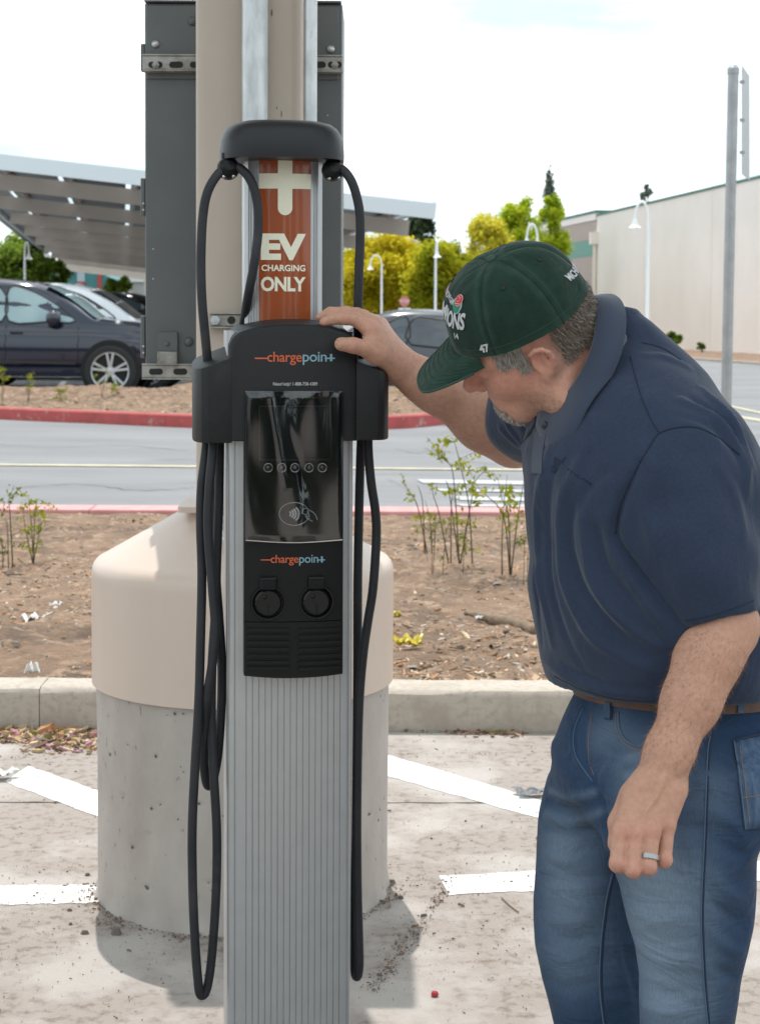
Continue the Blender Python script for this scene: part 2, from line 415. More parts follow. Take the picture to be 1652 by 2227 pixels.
# uneven planting bed between the two kerbs
def noise2(x, y, s):
    return (math.sin(x * 1.7 * s + 1.3) * math.cos(y * 1.3 * s + .4) + .5 * math.sin(x * 3.9 * s + y * 2.7 * s) + .35 * math.cos(x * 7.3 * s - y * 5.1 * s + 2) + .2 * math.sin(13.1 * x * s + 11.3 * y * s))
def bed_z(x, y):
    e = min(1, (y - 6.19) / .5, (11.7 - y) / .5); e = max(0, e)
    return .118 + e * (.035 + .016 * noise2(x, y, 1) + .009 * noise2(x, y, 3.1) + .005 * noise2(y, x, 8.3))
def terrain(name, x0, x1, y0, y1, nx, ny, zf, m, jit=.006, mask=None):
    b = MB(); v = []; f = []; r_ = random.Random(5)
    for j in range(ny + 1):
        for i in range(nx + 1):
            x = x0 + (x1 - x0) * i / nx; y = y0 + (y1 - y0) * j / ny; v.append((x, y, zf(x, y) + r_.uniform(-jit, jit)))
    for j in range(ny):
        for i in range(nx):
            if mask and not mask(x0 + (x1 - x0) * (i + .5) / nx, y0 + (y1 - y0) * (j + .5) / ny): continue
            f.append((j * (nx + 1) + i, j * (nx + 1) + i + 1, (j + 1) * (nx + 1) + i + 1, (j + 1) * (nx + 1) + i))
    b.add(v, f); return tag(b.build(name, m, smooth='all', fix=False), kind='structure')
terrain('planting_bed', -6, 6, 6.19, 11.72, 260, 150, bed_z, M_dirt)
far_b = tag(MB().box(-14, 14, 11.74, 11.98, -.1, .13).build('kerb', M_kerb), kind='structure')
for a, b in zip([-14, -8, -5.1, -2.0, 1.1, 4.2, 8], [-8, -5.1, -2.0, 1.1, 4.2, 8, 14]):
    MB().box(a + .004, b - .004, 11.70, 12.0, -.1, .15).build('kerb_stone', M_redtop, far_b, bevel=.012)

# island beyond the road, edged by a red painted kerb that curves away at its end
_ip = [atz(x, y, .11) for x, y in ((0, 912), (200, 920.5), (415, 929), (640, 934), (840, 932), (960, 924))]
isl = [(-15, 29.5), (-9, 25.5)] + [(p.x, p.y) for p in _ip] + [(1.75, 24.2), (2.15, 26.5), (2.3, 31), (2.3, 40)]
isp = catmull([(x, y, 0) for x, y in isl], 8)
ik = tag(empty('kerb'), kind='structure')
def kerb_seg(pts, name, m, parent, w=.16, h=.16, both=False):
    b = MB(); v = []; n = len(pts)
    for i, p in enumerate(pts):
        t = (pts[min(i + 1, n - 1)] - pts[max(i - 1, 0)]).normalized(); nrm = Vector((-t.y, t.x, 0))   # to the left of travel: inside
        for off, z in ((0, -.1), (0, h - .02), (.02, h), (w, h), (w, -.1)):
            v.append((p.x + nrm.x * off, p.y + nrm.y * off, z + .11))
    f = [(i * 5 + j, i * 5 + j + 1, (i + 1) * 5 + j + 1, (i + 1) * 5 + j) for i in range(n - 1) for j in range(4)]
    f += [(4, 3, 2, 1, 0), tuple((n - 1) * 5 + j for j in range(5))]
    b.add(v, f); return b.build(name, m, parent, smooth=0.5)
step = 10
for i in range(0, len(isp) - 1, step):
    seg = isp[i:i + step + 1]
    if len(seg) < 2: continue
    a = seg[0].lerp(seg[1], .02); seg = [a] + list(seg[1:]); kerb_seg(seg, 'kerb_stone', M_red, ik)
def isl_y(x):
    for p, q in zip(isp[:-1], isp[1:]):
        if p.x <= x <= q.x and q.x > p.x: return p.y + (q.y - p.y) * (x - p.x) / (q.x - p.x)
    return 30.0
def island_z(x, y):
    d = y - isl_y(x); dx = 2.2 - x
    e = max(0, min(1, d / 2.4, dx / .9)); e = e * e * (3 - 2 * e)
    return .24 + .235 * e + .03 * noise2(x, y, .9) * e + .02 * noise2(x, y, 2.7) * e
terrain('planting_island', -13, 2.3, 20.8, 25.1, 220, 90, island_z, M_dirt, .012, mask=lambda x, y: y > isl_y(x) + .08)
lot = MB(); lot.add([(-90, 25.0, .27), (1.4, 25.0, .27), (2.8, 25.0, .0), (2.8, 130, .0), (1.4, 130, .27), (-90, 130, .27), (-90, 25.0, -.1), (1.4, 25.0, -.1), (2.8, 25, -.1)], [(0, 1, 4, 5), (1, 2, 3, 4), (6, 7, 1, 0), (7, 8, 2, 1)])
tag(lot.build('parking_lot', M_lot), kind='structure')

# ------------------------------------------------------------------ painted markings
def marking(name, px, m, z=.0015):
    n = 30; v = []; pts = []
    for x, y in px:
        p = atz(x, y, z)
        for _ in range(4):
            if z == .0015: break
            p = atz(x, y, road_z(p.y) + z)
        pts.append(p)
    b = MB(); a0, a1, b1, b0 = pts          # far-left, far-right, near-right, near-left
    r_ = random.Random(int(px[0][0]) + 3); q0, q1, q2, q3 = [r_.uniform(0, 6) for _ in range(4)]
    def wob(t, a): return .0028 * math.sin(t * 23 + a) + .0018 * math.sin(t * 61 + 2 * a) + .0012 * math.sin(t * 137 + 3 * a)
    for i in range(n * 3 + 1):
        t = i / (n * 3); p = a0.lerp(a1, t); q = b0.lerp(b1, t); d = (p - q).normalized()
        v += [p + d * wob(t, q0), q + d * wob(t, q1)]
    f = [(2 * i + 1, 2 * i + 3, 2 * i + 2, 2 * i) for i in range(n * 3)]
    b.add([(p.x, p.y, z + (road_z(p.y) if z != .0015 else 0)) for p in v], f); return tag(b.build(name, m, fix=False), kind='structure')
marking('parking_stripe', [(62, 1666), (260, 1737), (260, 1794), (10, 1700)], M_white)
marking('parking_stripe', [(800, 1629), (1300, 1778), (1300, 1816), (800, 1676)], M_white)
marking('parking_stripe', [(-60, 1928), (86, 1925), (87, 1966), (-60, 1970)], M_white)
marking('parking_stripe', [(88, 1926), (300, 1922), (300, 1962), (88, 1966)], M_wornwhite)
marking('parking_stripe', [(954, 1905), (1800, 1866), (1800, 1908), (976, 1946)], M_white)
marking('road_line', [(-200, 1006), (1700, 1025), (1700, 1028.5), (-200, 1009.5)], M_yel, .008)
for (xa, ya, xb, yb, t) in ((905, 1046, 1300, 1052, 8), (945, 1065, 1300, 1070, 5), (985, 1083, 1300, 1088, 8), (990, 1098, 1300, 1102, 5)):
    marking('road_line', [(xa, ya - t / 2), (xb, yb - t / 2), (xb, yb + t / 2), (xa + 15, ya + t / 2)], M_rdwhite, .008)
marking('road_line', [(1450, 852), (1700, 905), (1700, 909), (1450, 855)], M_yel, .008)
marking('road_line', [(1560, 896), (1720, 922), (1720, 928), (1560, 900)], M_yel, .008)

M_tar = mat('tar_crack', (.06, .06, .06), .8)
for pts in ([(-20, 965), (120, 972), (260, 968), (410, 980)], [(860, 975), (905, 985), (960, 978), (1010, 1000), (1080, 1010)], [(40, 1060), (180, 1052), (300, 1066), (420, 1060)], [(840, 1040), (880, 1062), (900, 1090)]):
    P_ = []
    for x, y in pts:
        p = atz(x, y, .0)
        for _ in range(4): p = atz(x, y, road_z(p.y) + .006)
        P_.append(p)
    P_ = catmull(P_, 8); rr = random.Random(int(pts[0][1])); v = []
    for i, p in enumerate(P_): w = rr.uniform(.004, .014); j = rr.uniform(-.05, .05); v += [(p.x, p.y + j - w, p.z), (p.x, p.y + j + w, p.z)]
    tag(MB().add(v, [(2 * i, 2 * i + 2, 2 * i + 3, 2 * i + 1) for i in range(len(P_) - 1)]).build('road_crack', M_tar, fix=False), kind='structure')
# ================================================================== canopy column with its pier
M_beige = mat('beige_steel_paint', (0.50, 0.42, 0.345), 0.42, col2=(0.47, 0.395, 0.325), nscale=4, bump=0.05, bscale=300, bdist=0.001)
M_cover = mat('beige_plastic_cover', (0.65, 0.525, 0.445), 0.38, col2=(0.61, 0.49, 0.41), nscale=5, ndetail=10, stretch=(1, 1, .25))
M_galv = mat('galvanised_steel', (0.62, 0.63, 0.63), 0.38, metal=0.75, col2=(0.44, 0.45, 0.45), nscale=28, ndetail=8, contrast=(0.4, 0.68), bump=0.08, bscale=140, bdist=0.001, stretch=(1, 1, .35), col3=(.40, .37, .31), n3=30, c3=(.62, .72))
M_box = mat('grey_enclosure_paint', (0.125, 0.135, 0.135), 0.42, col2=(0.11, 0.12, 0.12), nscale=7, bump=0.06, bscale=260, bdist=0.001)
M_dark = mat('dark_slot', (0.015, 0.015, 0.015), 0.7)
M_rust = mat('strut_zinc', (0.42, 0.41, 0.38), 0.5, metal=0.45, col2=(0.25, 0.23, 0.20), nscale=24, ndetail=10, contrast=(0.4, 0.62), bump=0.1, bscale=90, bdist=0.001)
PIER = at(529, 1700, 4.34); PIER.z = 0
colm = empty('canopy_column', PIER, label='beige square steel column on a round concrete pier with a cone-shaped cover', cat='column')
# pier with shallow bug holes pressed into its face
pr = MB(); nseg, nz = 220, 120; rr = random.Random(3); holes = []
for _ in range(150):
    holes.append((rr.uniform(0, 2 * math.pi), rr.uniform(.03, .56) ** 1.0, rr.choice((.0022, .003, .003, .004, .006)), rr.uniform(.6, 1.6)))
V = []
HT = np.array([(h[0], h[1], h[2], h[3]) for h in holes])
for j in range(nz + 1):
    z = -.03 + .66 * j / nz
    for i in range(nseg):
        a = 2 * math.pi * i / nseg
        r_ = .371 + .0012 * math.sin(9 * a + z * 5) + .001 * math.sin(23 * a - 8 * z)
        if z < .05: r_ += .012 * (1 - z / .05) ** 2 * (0.6 + .4 * math.sin(17 * a))
        da = (a - HT[:, 0] + math.pi) % (2 * math.pi) - math.pi
        d2 = ((da * .371 * HT[:, 3]) ** 2 + (z - HT[:, 1]) ** 2) / (HT[:, 2] ** 2)
        r_ -= .005 * float(np.exp(-d2).max())
        V.append((r_ * math.cos(a), r_ * math.sin(a), z))
F = [(j * nseg + i, j * nseg + (i + 1) % nseg, (j + 1) * nseg + (i + 1) % nseg, (j + 1) * nseg + i) for j in range(nz) for i in range(nseg)]
pr.add(V, F).build('pier', M_pier, colm, smooth='all', fix=False)
hb = MB()                                    # dark voids left by air bubbles
for a, z, r_, e in [h for h in holes if h[2] >= .0028]:
    c = Vector((math.cos(a), math.sin(a), 0)); t = Vector((-math.sin(a), math.cos(a), 0)); p = c * .3702 + Vector((0, 0, z)); k = rr.uniform(-.7, .7)
    u = (t * math.cos(k) + Vector((0, 0, 1)) * math.sin(k)) * r_ / e * .8; w = (Vector((0, 0, 1)) * math.cos(k) - t * math.sin(k)) * r_ * .7
    hb.add([p + u * math.cos(q) * rr.uniform(.7, 1.2) + w * math.sin(q) * rr.uniform(.7, 1.2) + c * .0008 for q in [2 * math.pi * i / 7 for i in range(7)]], [tuple(range(7))])
tag(hb.build('air_bubble_void', mat('bubble_void', (.12, .11, .10), .95), colm, fix=False), kind='stuff')
prof = [(.3765, .545), (.384, .545), (.384, .56), (.384, .815), (.3825, .832), (.378, .845), (.370, .855), (.355, .863), (.15, .980), (.146, .985), (.140, .986)]
MB().lathe(prof, 96).build('base_cover', M_cover, colm, smooth=0.5, fix=False)
# cover is split: a lap seam runs up the cone
def sq_prof(h, r_, n=6):
    out = []
    for cx, cy, a0 in ((h - r_, h - r_, 0), (-h + r_, h - r_, 90), (-h + r_, -h + r_, 180), (h - r_, -h + r_, 270)):
        for k in range(n + 1):
            a = R(a0 + 90 * k / n); out.append((cx + r_ * math.cos(a), cy + r_ * math.sin(a)))
    return out
CX = at(539, 600, 4.21).x - PIER.x
MB().prism(sq_prof(.131, .036), lambda x, y: (x + CX, y, .60), lambda x, y: (x + CX, y, 3.62)).build('shaft', M_beige, colm, smooth=0.35)
MB().prism(sq_prof(.17, .01), lambda x, y: (x + CX, y, .986), lambda x, y: (x + CX, y, 1.0)).build('collar', M_cover, colm)
chip = MB()
for px, py, w, h in ((570, 27, 2.5, 9), (591, 27, 2, 8), (602, 234, 1.5, 2.5), (612, 247, 1.2, 8)):
    p = at(px, py, 4.2085) - PIER; s_ = .00113
    chip.add([p + Vector((w * s_ * math.cos(q), -.0008, h * s_ * math.sin(q))) for q in [2 * math.pi * i / 8 for i in range(8)]], [tuple(range(8))])
tag(chip.build('paint_scuff', mat('paint_scuff', (.16, .13, .11), .8), colm), kind='stuff')

# ------------------------------------------------------------------ electrical enclosure hung behind the column
YB = 4.52
def EB(x0, y0, x1, y1, d0, d1, mb=None):     # photo rectangle on the plane YB, thickness d0..d1
    a = at(x0, y0, YB); b = at(x1, y1, YB); return (mb or MB()).box(a.x, b.x, YB + d0, YB + d1, b.z, a.z)
enc = empty('electrical_enclosure', (0, 0, 0), label='dark grey metal electrical cabinet bolted behind the beige column', cat='cabinet')
EB(313, 4, 741, 826, .012, .27).build('body', M_box, enc, bevel=.004)
EB(318, 10, 736, 172, .004, .0115).build('back_plate', M_box, enc, bevel=.002)
EB(308, 6, 313, 800, .06, .29).build('door', mat('cabinet_door_edge', (.05, .055, .055), .4), enc, bevel=.002)
EB(313, -2, 742, 5, .0, .28).build('rain_lip', M_box, enc, bevel=.002)
def slot_rail(x0, x1, y0, y1, slots, bolts, name='strut_rail'):
    o = EB(x0, y0, x1, y1, -.03, .003).build(name, M_rust, enc, bevel=.002)
    EB(x0, y1 - 2, x1, y1 + 3, -.034, .006).build('flange', M_rust, o)
    EB(x0, y0 - 3, x1, y0 + 2, -.034, .006).build('flange', M_rust, o)
    ym = (y0 + y1) / 2
    for sx in slots:
        c = at(sx, ym, YB - .0305); b = MB(); pts = []
        for k in range(16):
            q = 2 * math.pi * k / 16; pts.append((c.x + (.010 if math.cos(q) > 0 else -.010) + .0085 * math.cos(q), YB - .0308, c.z + .0085 * math.sin(q)))
        b.add(pts, [tuple(range(16))]); b.build('slot', M_dark, o)
    for bx in bolts:
        c = at(bx, ym, YB - .036); MB().lathe([(.0, .008), (.004, .008), (.0045, .006), (.0045, .0), (.010, 0), (.010, -.005)], 6).build('bolt', M_rust, o, loc=(c.x, YB - .035, c.z)).rotation_euler = (R(90), 0, 0)
slot_rail(313, 745, 124, 156, (338, 383, 428, 693, 728), (338, 728))
slot_rail(312, 700, 793, 823, (339, 392, 446, 600), ())
def dome(px, py, r_, name, m, d=0.0, parent=enc):
    c = at(px, py, YB + d); o = MB().lathe([(.0001, r_ * .55), (r_ * .5, r_ * .48), (r_ * .85, r_ * .25), (r_, 0), (r_, -.003)], 18).build(name, m, parent, smooth=0.8, loc=(c.x, YB + d, c.z)); o.rotation_euler = (R(90), 0, 0); return o
for px, py in ((338, 95), (719, 106)): dome(px, py, .0105, 'bolt_head', M_galv)
dome(418, 45, .012, 'bolt_head', M_box); dome(410, 743, .013, 'bolt_head', M_box, .011)
for px, py in ((333, 541), (333, 606), (712, 250), (712, 340)): dome(px, py, .0022, 'rivet', M_galv, .0115)
for y0, y1 in ((91, 152), (385, 468), (686, 779)):
    h = EB(303, y0, 313, y1, .02, .045).build('hinge', M_box, enc, bevel=.003)
    for k in range(2): dome(312, y1 - 12 - 14 * k, .003, 'screw', M_galv, .012)
br = EB(343, 722, 386, 764, .0, .0118).build('mounting_bracket', M_box, enc, bevel=.0015)
EB(343, 764, 386, 793, -.012, .0118).build('bracket_foot', M_rust, br, bevel=.0015)
dome(363, 748, .0075, 'bolt', M_box, .0, br)

# ------------------------------------------------------------------ conduits up the column
def conduit(x0, x1, Y, ytop, ybot, label):
    a = at((x0 + x1) / 2, ytop, Y); b = at((x0 + x1) / 2, ybot, Y); r_ = (x1 - x0) / 2 / FPX * Y
    x = (at((x0 + x1) / 2, 200, Y)).x
    o = MB().tube([(x, Y, 3.6), (x, Y, b.z)], r_, 28).build('galvanised_conduit', M_galv, smooth=0.7)
    return tag(o, label, 'conduit', 'conduits on the column')
conduit(525, 583, 4.165, 0, 960, 'thick shiny galvanised steel conduit running up the column face')
conduit(660, 689, 4.18, 0, 960, 'thin galvanised steel conduit along the right edge of the column')
cl = empty('pipe_clamp', label='small slotted galvanised pipe clamp rail with hex bolt on the column', cat='clamp')
def EC(x0, y0, x1, y1, ya, yb, Yr=4.19):
    a = at(x0, y0, Yr); b = at(x1, y1, Yr); return MB().box(a.x, b.x, ya, yb, b.z, a.z)
EC(456, 684, 700, 710, 4.183, 4.207).build('rail', M_rust, cl, bevel=.002)
EC(456, 680, 700, 684, 4.176, 4.207).build('lip', M_rust, cl); EC(456, 710, 700, 714, 4.176, 4.207).build('lip', M_rust, cl)
c = at(468, 696, 4.178); MB().lathe([(.0, .012), (.005, .012), (.005, .008), (.0125, .008), (.0125, 0)], 6).build('hex_bolt', M_galv, cl, loc=c).rotation_euler = (R(90), 0, 0)
c = at(503, 696, 4.1825); MB().lathe([(.0001, .0004), (.010, .0004), (.010, 0)], 14).build('slot', M_dark, cl, loc=c).rotation_euler = (R(90), 0, 0)
fl = empty('flexible_conduit', label='crumpled silver flexible conduit with yellow warning tag behind the charger', cat='conduit')
fb = MB(); pts = []; rad = []
M_film = mat('crumpled_clear_wrap', (0.74, 0.75, 0.76), 0.18, metal=0.25, col2=(0.10, 0.10, 0.10), nscale=9, ndetail=10, contrast=(0.44, 0.62), bump=0.8, bscale=60, bdist=0.01, stretch=(1, 1, .5))
rr = random.Random(11)
for k in range(60):
    t = k / 59; p = at(508 - 3 * math.sin(t * 6), 930 + 268 * t, 4.05); pts.append(p); rad.append((.034 + .004 * math.sin(k * 1.9) + rr.uniform(-.003, .003)) * (1 if t < .86 else max(.25, 1 - ((t - .86) / .14) ** 2 * .75)))
fb.tube(pts, rad, 22); fb.build('wrap', M_film, fl, smooth='all')
wl = MB(); pts = [at(507, 1026 + 29 * t, 4.05) for t in (0, .5, 1)]; wl.tube(pts, .0385, 26, caps=False); tg = wl.build('warning_tag', mat('yellow_tag', (.75, .62, .02), .5), fl, smooth='all', fix=False)
for i, tx in enumerate(('WARNING LOCK', 'DO NOT OPERATE', 'CONNECTION')):
    me = text_mesh(tx, .0085, .0002, align='CENTER'); subdivide_mesh(me, .006); c = at(507, 1033 + i * 8, 4.05)
    for v in me.vertices:
        a = (v.co.x - .018) / .0388 ; v.co = Vector((c.x + .0392 * math.sin(a), 4.05 - .0392 * math.cos(a), c.z + v.co.y))
    mesh_obj('tag_lettering', me, M_dark, tg)

# ------------------------------------------------------------------ carport roof overhead, carried by the column (above the picture)
roof = empty('carport_roof', (PIER.x + CX, PIER.y, 0), label='solar carport roof over the charger, carried by the beige column', cat='carport')
M_back = mat('panel_backsheet', (0.62, 0.62, 0.62), 0.6)
RY0, RY1, RZ = -1.85, .62, 3.9
MB().bar((0, RY0, 3.72), (0, RY1 - .1, 3.72), .2, .24).build('girder', M_beige, roof, bevel=.006)
for k in range(4):
    y = RY0 + .35 + k * (RY1 - RY0 - .5) / 3; MB().box(-6, 6, y - .04, y + .04, 3.84, 3.98).build('purlin', M_beige, roof)
pn = None
for ix in range(-6, 6):
    for iy in range(3):
        d = (RY1 - RY0) / 3; c = (ix + .5, RY0 + d * (iy + .5), 4.0)
        if pn is None: pn = MB().box(-.49, .49, -d / 2 + .01, d / 2 - .01, -.018, .018).mesh('solar_panel', M_back)
        o = bpy.data.objects.new('solar_panel', pn); link(o, roof); o.location = c
# ================================================================== charging station
M_alu = mat('brushed_aluminium', (0.50, 0.505, 0.51), 0.40, metal=0.65, col2=(0.475, 0.48, 0.485), nscale=30, ndetail=3)
M_blk = mat('black_textured_plastic', (0.010, 0.010, 0.011), 0.5, spec=.32, col2=(0.017, 0.017, 0.018), nscale=700, ndetail=2, bump=0.35, bscale=900, col3=(.030, .029, .028), n3=7, c3=(.56, .80), bdist=0.0006)
M_blk2 = mat('black_smooth_plastic', (0.007, 0.007, 0.0075), 0.42, spec=.25, col2=(0.010, 0.010, 0.0105), nscale=5)
M_capm = mat('black_cap_plastic', (0.014, 0.014, 0.016), 0.42, spec=.35, bump=0.12, bscale=800, bdist=0.0005)
M_rub = mat('cable_rubber', (0.020, 0.021, 0.025), 0.55, spec=.35, col2=(0.030, 0.030, 0.034), nscale=14, ndetail=8, bump=0.1, bscale=120, bdist=0.0006, col3=(.055, .053, .050), n3=9, c3=(.58, .78))
M_gloss = mat('glossy_black_screen', (0.006, 0.007, 0.008), 0.10, spec=0.3)
M_lcd = mat('dark_display_glass', (0.010, 0.013, 0.018), 0.06, spec=0.4)
M_rusto = mat('rust_orange_decal', (0.33, 0.072, 0.018), 0.22, col2=(0.31, 0.066, 0.016), nscale=3, coat=0.4)
M_cream = mat('cream_reflective_decal', (0.86, 0.83, 0.66), 0.45, col2=(0.80, 0.77, 0.60), nscale=260, ndetail=2, contrast=(.3, .7))
M_org = mat('orange_print', (0.62, 0.115, 0.04), 0.5); M_blu = mat('blue_print', (0.22, 0.38, 0.45), 0.5); M_wht = mat('white_print', (0.62, 0.62, 0.62), 0.5)
M_chr = mat('button_chrome', (0.55, 0.55, 0.55), 0.12, metal=1.0); M_btn = mat('button_lens', (0.02, 0.02, 0.02), 0.04, coat=1.0)
YAW = R(7.0); CY = 2.9; _o = at(629, 1400, CY)
ch = empty('charging_station', (_o.x, CY, 0), YAW, label='black and silver electric car charger with rust orange sign and looped cables', cat='charger')
cyw, syw = math.cos(YAW), math.sin(YAW)
def C(px, py, ly=0.0):
    Y = CY + ly * cyw
    for _ in range(4):
        p = at(px, py, Y); lx = (p.x - _o.x) * cyw + (Y - CY) * syw
        Y = CY + lx * syw + ly * cyw
    p = at(px, py, Y); return Vector(((p.x - _o.x) * cyw + (p.y - CY) * syw, ly, p.z))
def cx_(px, ly=0.0, py=1100): return C(px, py, ly).x
def cz_(py, ly=0.0, px=630): return C(px, py, ly).z

# --- pedestal extrusion with fluted front
bx0, bx1 = cx_(494), cx_(769); bm_ = (bx0 + bx1) / 2; hw = (bx1 - bx0) / 2
def front_y(x, bow=.010): return bow * ((x - bm_) / hw) ** 2
gro = [cx_(536 + 13.7 * k) for k in range(16)] + [cx_(p) for p in (503, 511)] + [cx_(p) for p in (756, 763)]
pts = []
n = 160
for i in range(n + 1):
    x = bx0 + .012 + (2 * hw - .024) * i / n; pts.append((x, front_y(x)))
xs = sorted([p[0] for p in pts] + [g + d for g in gro for d in (-.0010, -.0007, .0007, .0010)])
fr = []
for x in xs:
    if x < bx0 + .0125 or x > bx1 - .0125:
        if not (bx0 + .012 <= x <= bx1 - .012): continue
    dmin = min(abs(x - g) for g in gro); fr.append((x, front_y(x) + (.0025 if dmin < .00085 else 0)))
def arc(cx0, cy0, r_, a0, a1, n=7): return [(cx0 + r_ * math.cos(R(a0 + (a1 - a0) * k / n)), cy0 + r_ * math.sin(R(a0 + (a1 - a0) * k / n))) for k in range(n + 1)]
yb = .205
loop = fr + arc(bx1 - .012, front_y(bx1) + .010, .012, -90, 0)[1:] + arc(bx1 - .015, yb - .015, .015, 0, 90) + arc(bx0 + .015, yb - .015, .015, 90, 180) + arc(bx0 + .012, front_y(bx0) + .010, .012, 180, 270)[:-1]
MB().prism(loop, lambda x, y: (x, y, 0), lambda x, y: (x, y, cz_(720))).build('pedestal', M_alu, ch, smooth=0.3)
MB().box(bx0 - .03, bx1 + .03, -.03, yb + .03, .0, .012).build('base_plate', M_alu, ch, bevel=.003)

# --- narrower upper post with the decal on its bowed front
PY = .075
px0, px1 = cx_(532, PY, 500), cx_(701, PY, 500); pm = (px0 + px1) / 2; ph = (px1 - px0) / 2
def post_y(x): return PY - .016 * (1 - ((x - pm) / ph) ** 2)
xs = sorted([px0 + .006 + (2 * ph - .012) * i / 60 for i in range(61)] + [cx_(g, PY, 500) + d for g in (541, 546, 552, 558, 682, 687, 693) for d in (-.0012, -.0008, .0008, .0012)])
gl = [cx_(g, PY, 500) for g in (541, 546, 552, 558, 682, 687, 693)]
fr = [(x, post_y(x) + (.002 if min(abs(x - g) for g in gl) < .001 else 0)) for x in xs if px0 + .006 <= x <= px1 - .006]
loop = fr + [(px1, post_y(px1) + .006), (px1, yb - .03), (px1 - .01, yb - .02), (px0 + .01, yb - .02), (px0, yb - .03), (px0, post_y(px0) + .006)]
MB().prism(loop, lambda x, y: (x, y, 1.3), lambda x, y: (x, y, cz_(318, PY))).build('upper_post', M_alu, ch, smooth=0.3)
def decal(x0, x1, z0, z1, off, nx=24):
    b = MB(); v = []
    for i in range(nx + 1):
        x = x0 + (x1 - x0) * i / nx; v += [(x, post_y(x) - off, z0), (x, post_y(x) - off, z1)]
    return b.add(v, [(2 * i, 2 * i + 2, 2 * i + 3, 2 * i + 1) for i in range(nx)])
sx0, sx1 = cx_(563, PY - .014, 500), cx_(676, PY - .014, 500)
dec = decal(sx0, sx1, 1.42, cz_(325, PY), .0007).build('sign_decal', M_rusto, ch, smooth='all', fix=False)
def on_post(me, cx0, cz0, off=.0013, maxlen=.006):
    subdivide_mesh(me, maxlen)
    for v in me.vertices:
        x = cx0 + v.co.x; v.co = Vector((x, post_y(x) - off, cz0 + v.co.y))
    return me
def poly_mesh(pts):
    me = bpy.data.meshes.new('p'); me.from_pydata([(x, y, 0) for x, y in pts], [], [tuple(range(len(pts)))]); me.update(); return me
PF = PY - .014
def PX(px, py): v = C(px, py, PF); return v.x, v.z
# plug symbol: upright bar with a rounded foot, crossed by a band
a = PX(604, 325); b_ = PX(635.5, 325); zb = PX(620, 452)[1]; rr_ = (b_[0] - a[0]) / 2; xc = (a[0] + b_[0]) / 2
ol = [(a[0], a[1]), (a[0], zb)] + [(xc + rr_ * math.cos(R(180 + 180 * k / 12)), zb + rr_ * math.sin(R(180 + 180 * k / 12))) for k in range(1, 12)] + [(b_[0], zb), (b_[0], a[1])]
cm = poly_mesh([(x, z) for x, z in ol[::-1]][::-1]); on_post(cm, 0, 0, .0012); mesh_obj('plug_symbol', cm, M_cream, dec)
decal(sx0, sx1, PX(620, 410)[1], PX(620, 377)[1], .0016).build('plug_band', M_cream, dec, smooth='all', fix=False)
def fit_text(txt, x0, x1, y0, y1, m, place, parent, bold=0.0, name='lettering', spacing=1.0):
    me = text_mesh(txt, 1.0, bold, spacing=spacing)
    X = [v.co.x for v in me.vertices]; Z = [v.co.y for v in me.vertices]
    ax, bx, az, bz = min(X), max(X), min(Z), max(Z); w = x1 - x0; h = y1 - y0
    for v in me.vertices: v.co.x = (v.co.x - (ax + bx) / 2) / (bx - ax) * w; v.co.y = (v.co.y - (az + bz) / 2) / (bz - az) * h
    place(me, (x0 + x1) / 2, (y0 + y1) / 2); return mesh_obj(name, me, m, parent)
for txt, xa, xb, ya, yb2, bo, sp in (('EV', 567.5, 665, 507, 566, .050, .93), ('CHARGING', 568.5, 664, 575, 590, .030, 1.02), ('ONLY', 567, 665, 601, 634, .035, .95)):
    l, t = PX(xa, ya); r_, bt = PX(xb, yb2)
    fit_text(txt, l, r_, bt, t, M_cream, on_post, dec, bo, spacing=sp)

# --- cap
cc = C(612, 340, .09); cxp = cc.x; zc = [(1.0, 341), (1.004, 330), (1.0, 318), (.985, 303), (.95, 289), (.89, 278), (.80, 270), (.66, 265), (.45, 262.5), (.2, 261.5)]
cb = MB(); nn = 72; v = []; f = []
z0 = cz_(341, -.01); k_ = (cz_(261.5, .06) - z0) / (341 - 261.5)
rings = [(.965, z0 + .0005)] + [(s_, z0 + (341 - py) * k_) for s_, py in zc]
hwc = .1075; hdc = .108
for s_, z in rings:
    for i in range(nn):
        a = 2 * math.pi * i / nn; c0, s0 = math.cos(a), math.sin(a); e = 2 / 2.9
        v.append((cxp + hwc * s_ * math.copysign(abs(c0) ** e, c0), .095 + hdc * s_ * math.copysign(abs(s0) ** e, s0), z))
for j in range(len(rings) - 1):
    f += [(j * nn + i, j * nn + (i + 1) % nn, (j + 1) * nn + (i + 1) % nn, (j + 1) * nn + i) for i in range(nn)]
f += [tuple(range(nn - 1, -1, -1)), tuple((len(rings) - 1) * nn + i for i in range(nn))]
cb.add(v, f).build('cap', M_capm, ch, smooth=0.7)

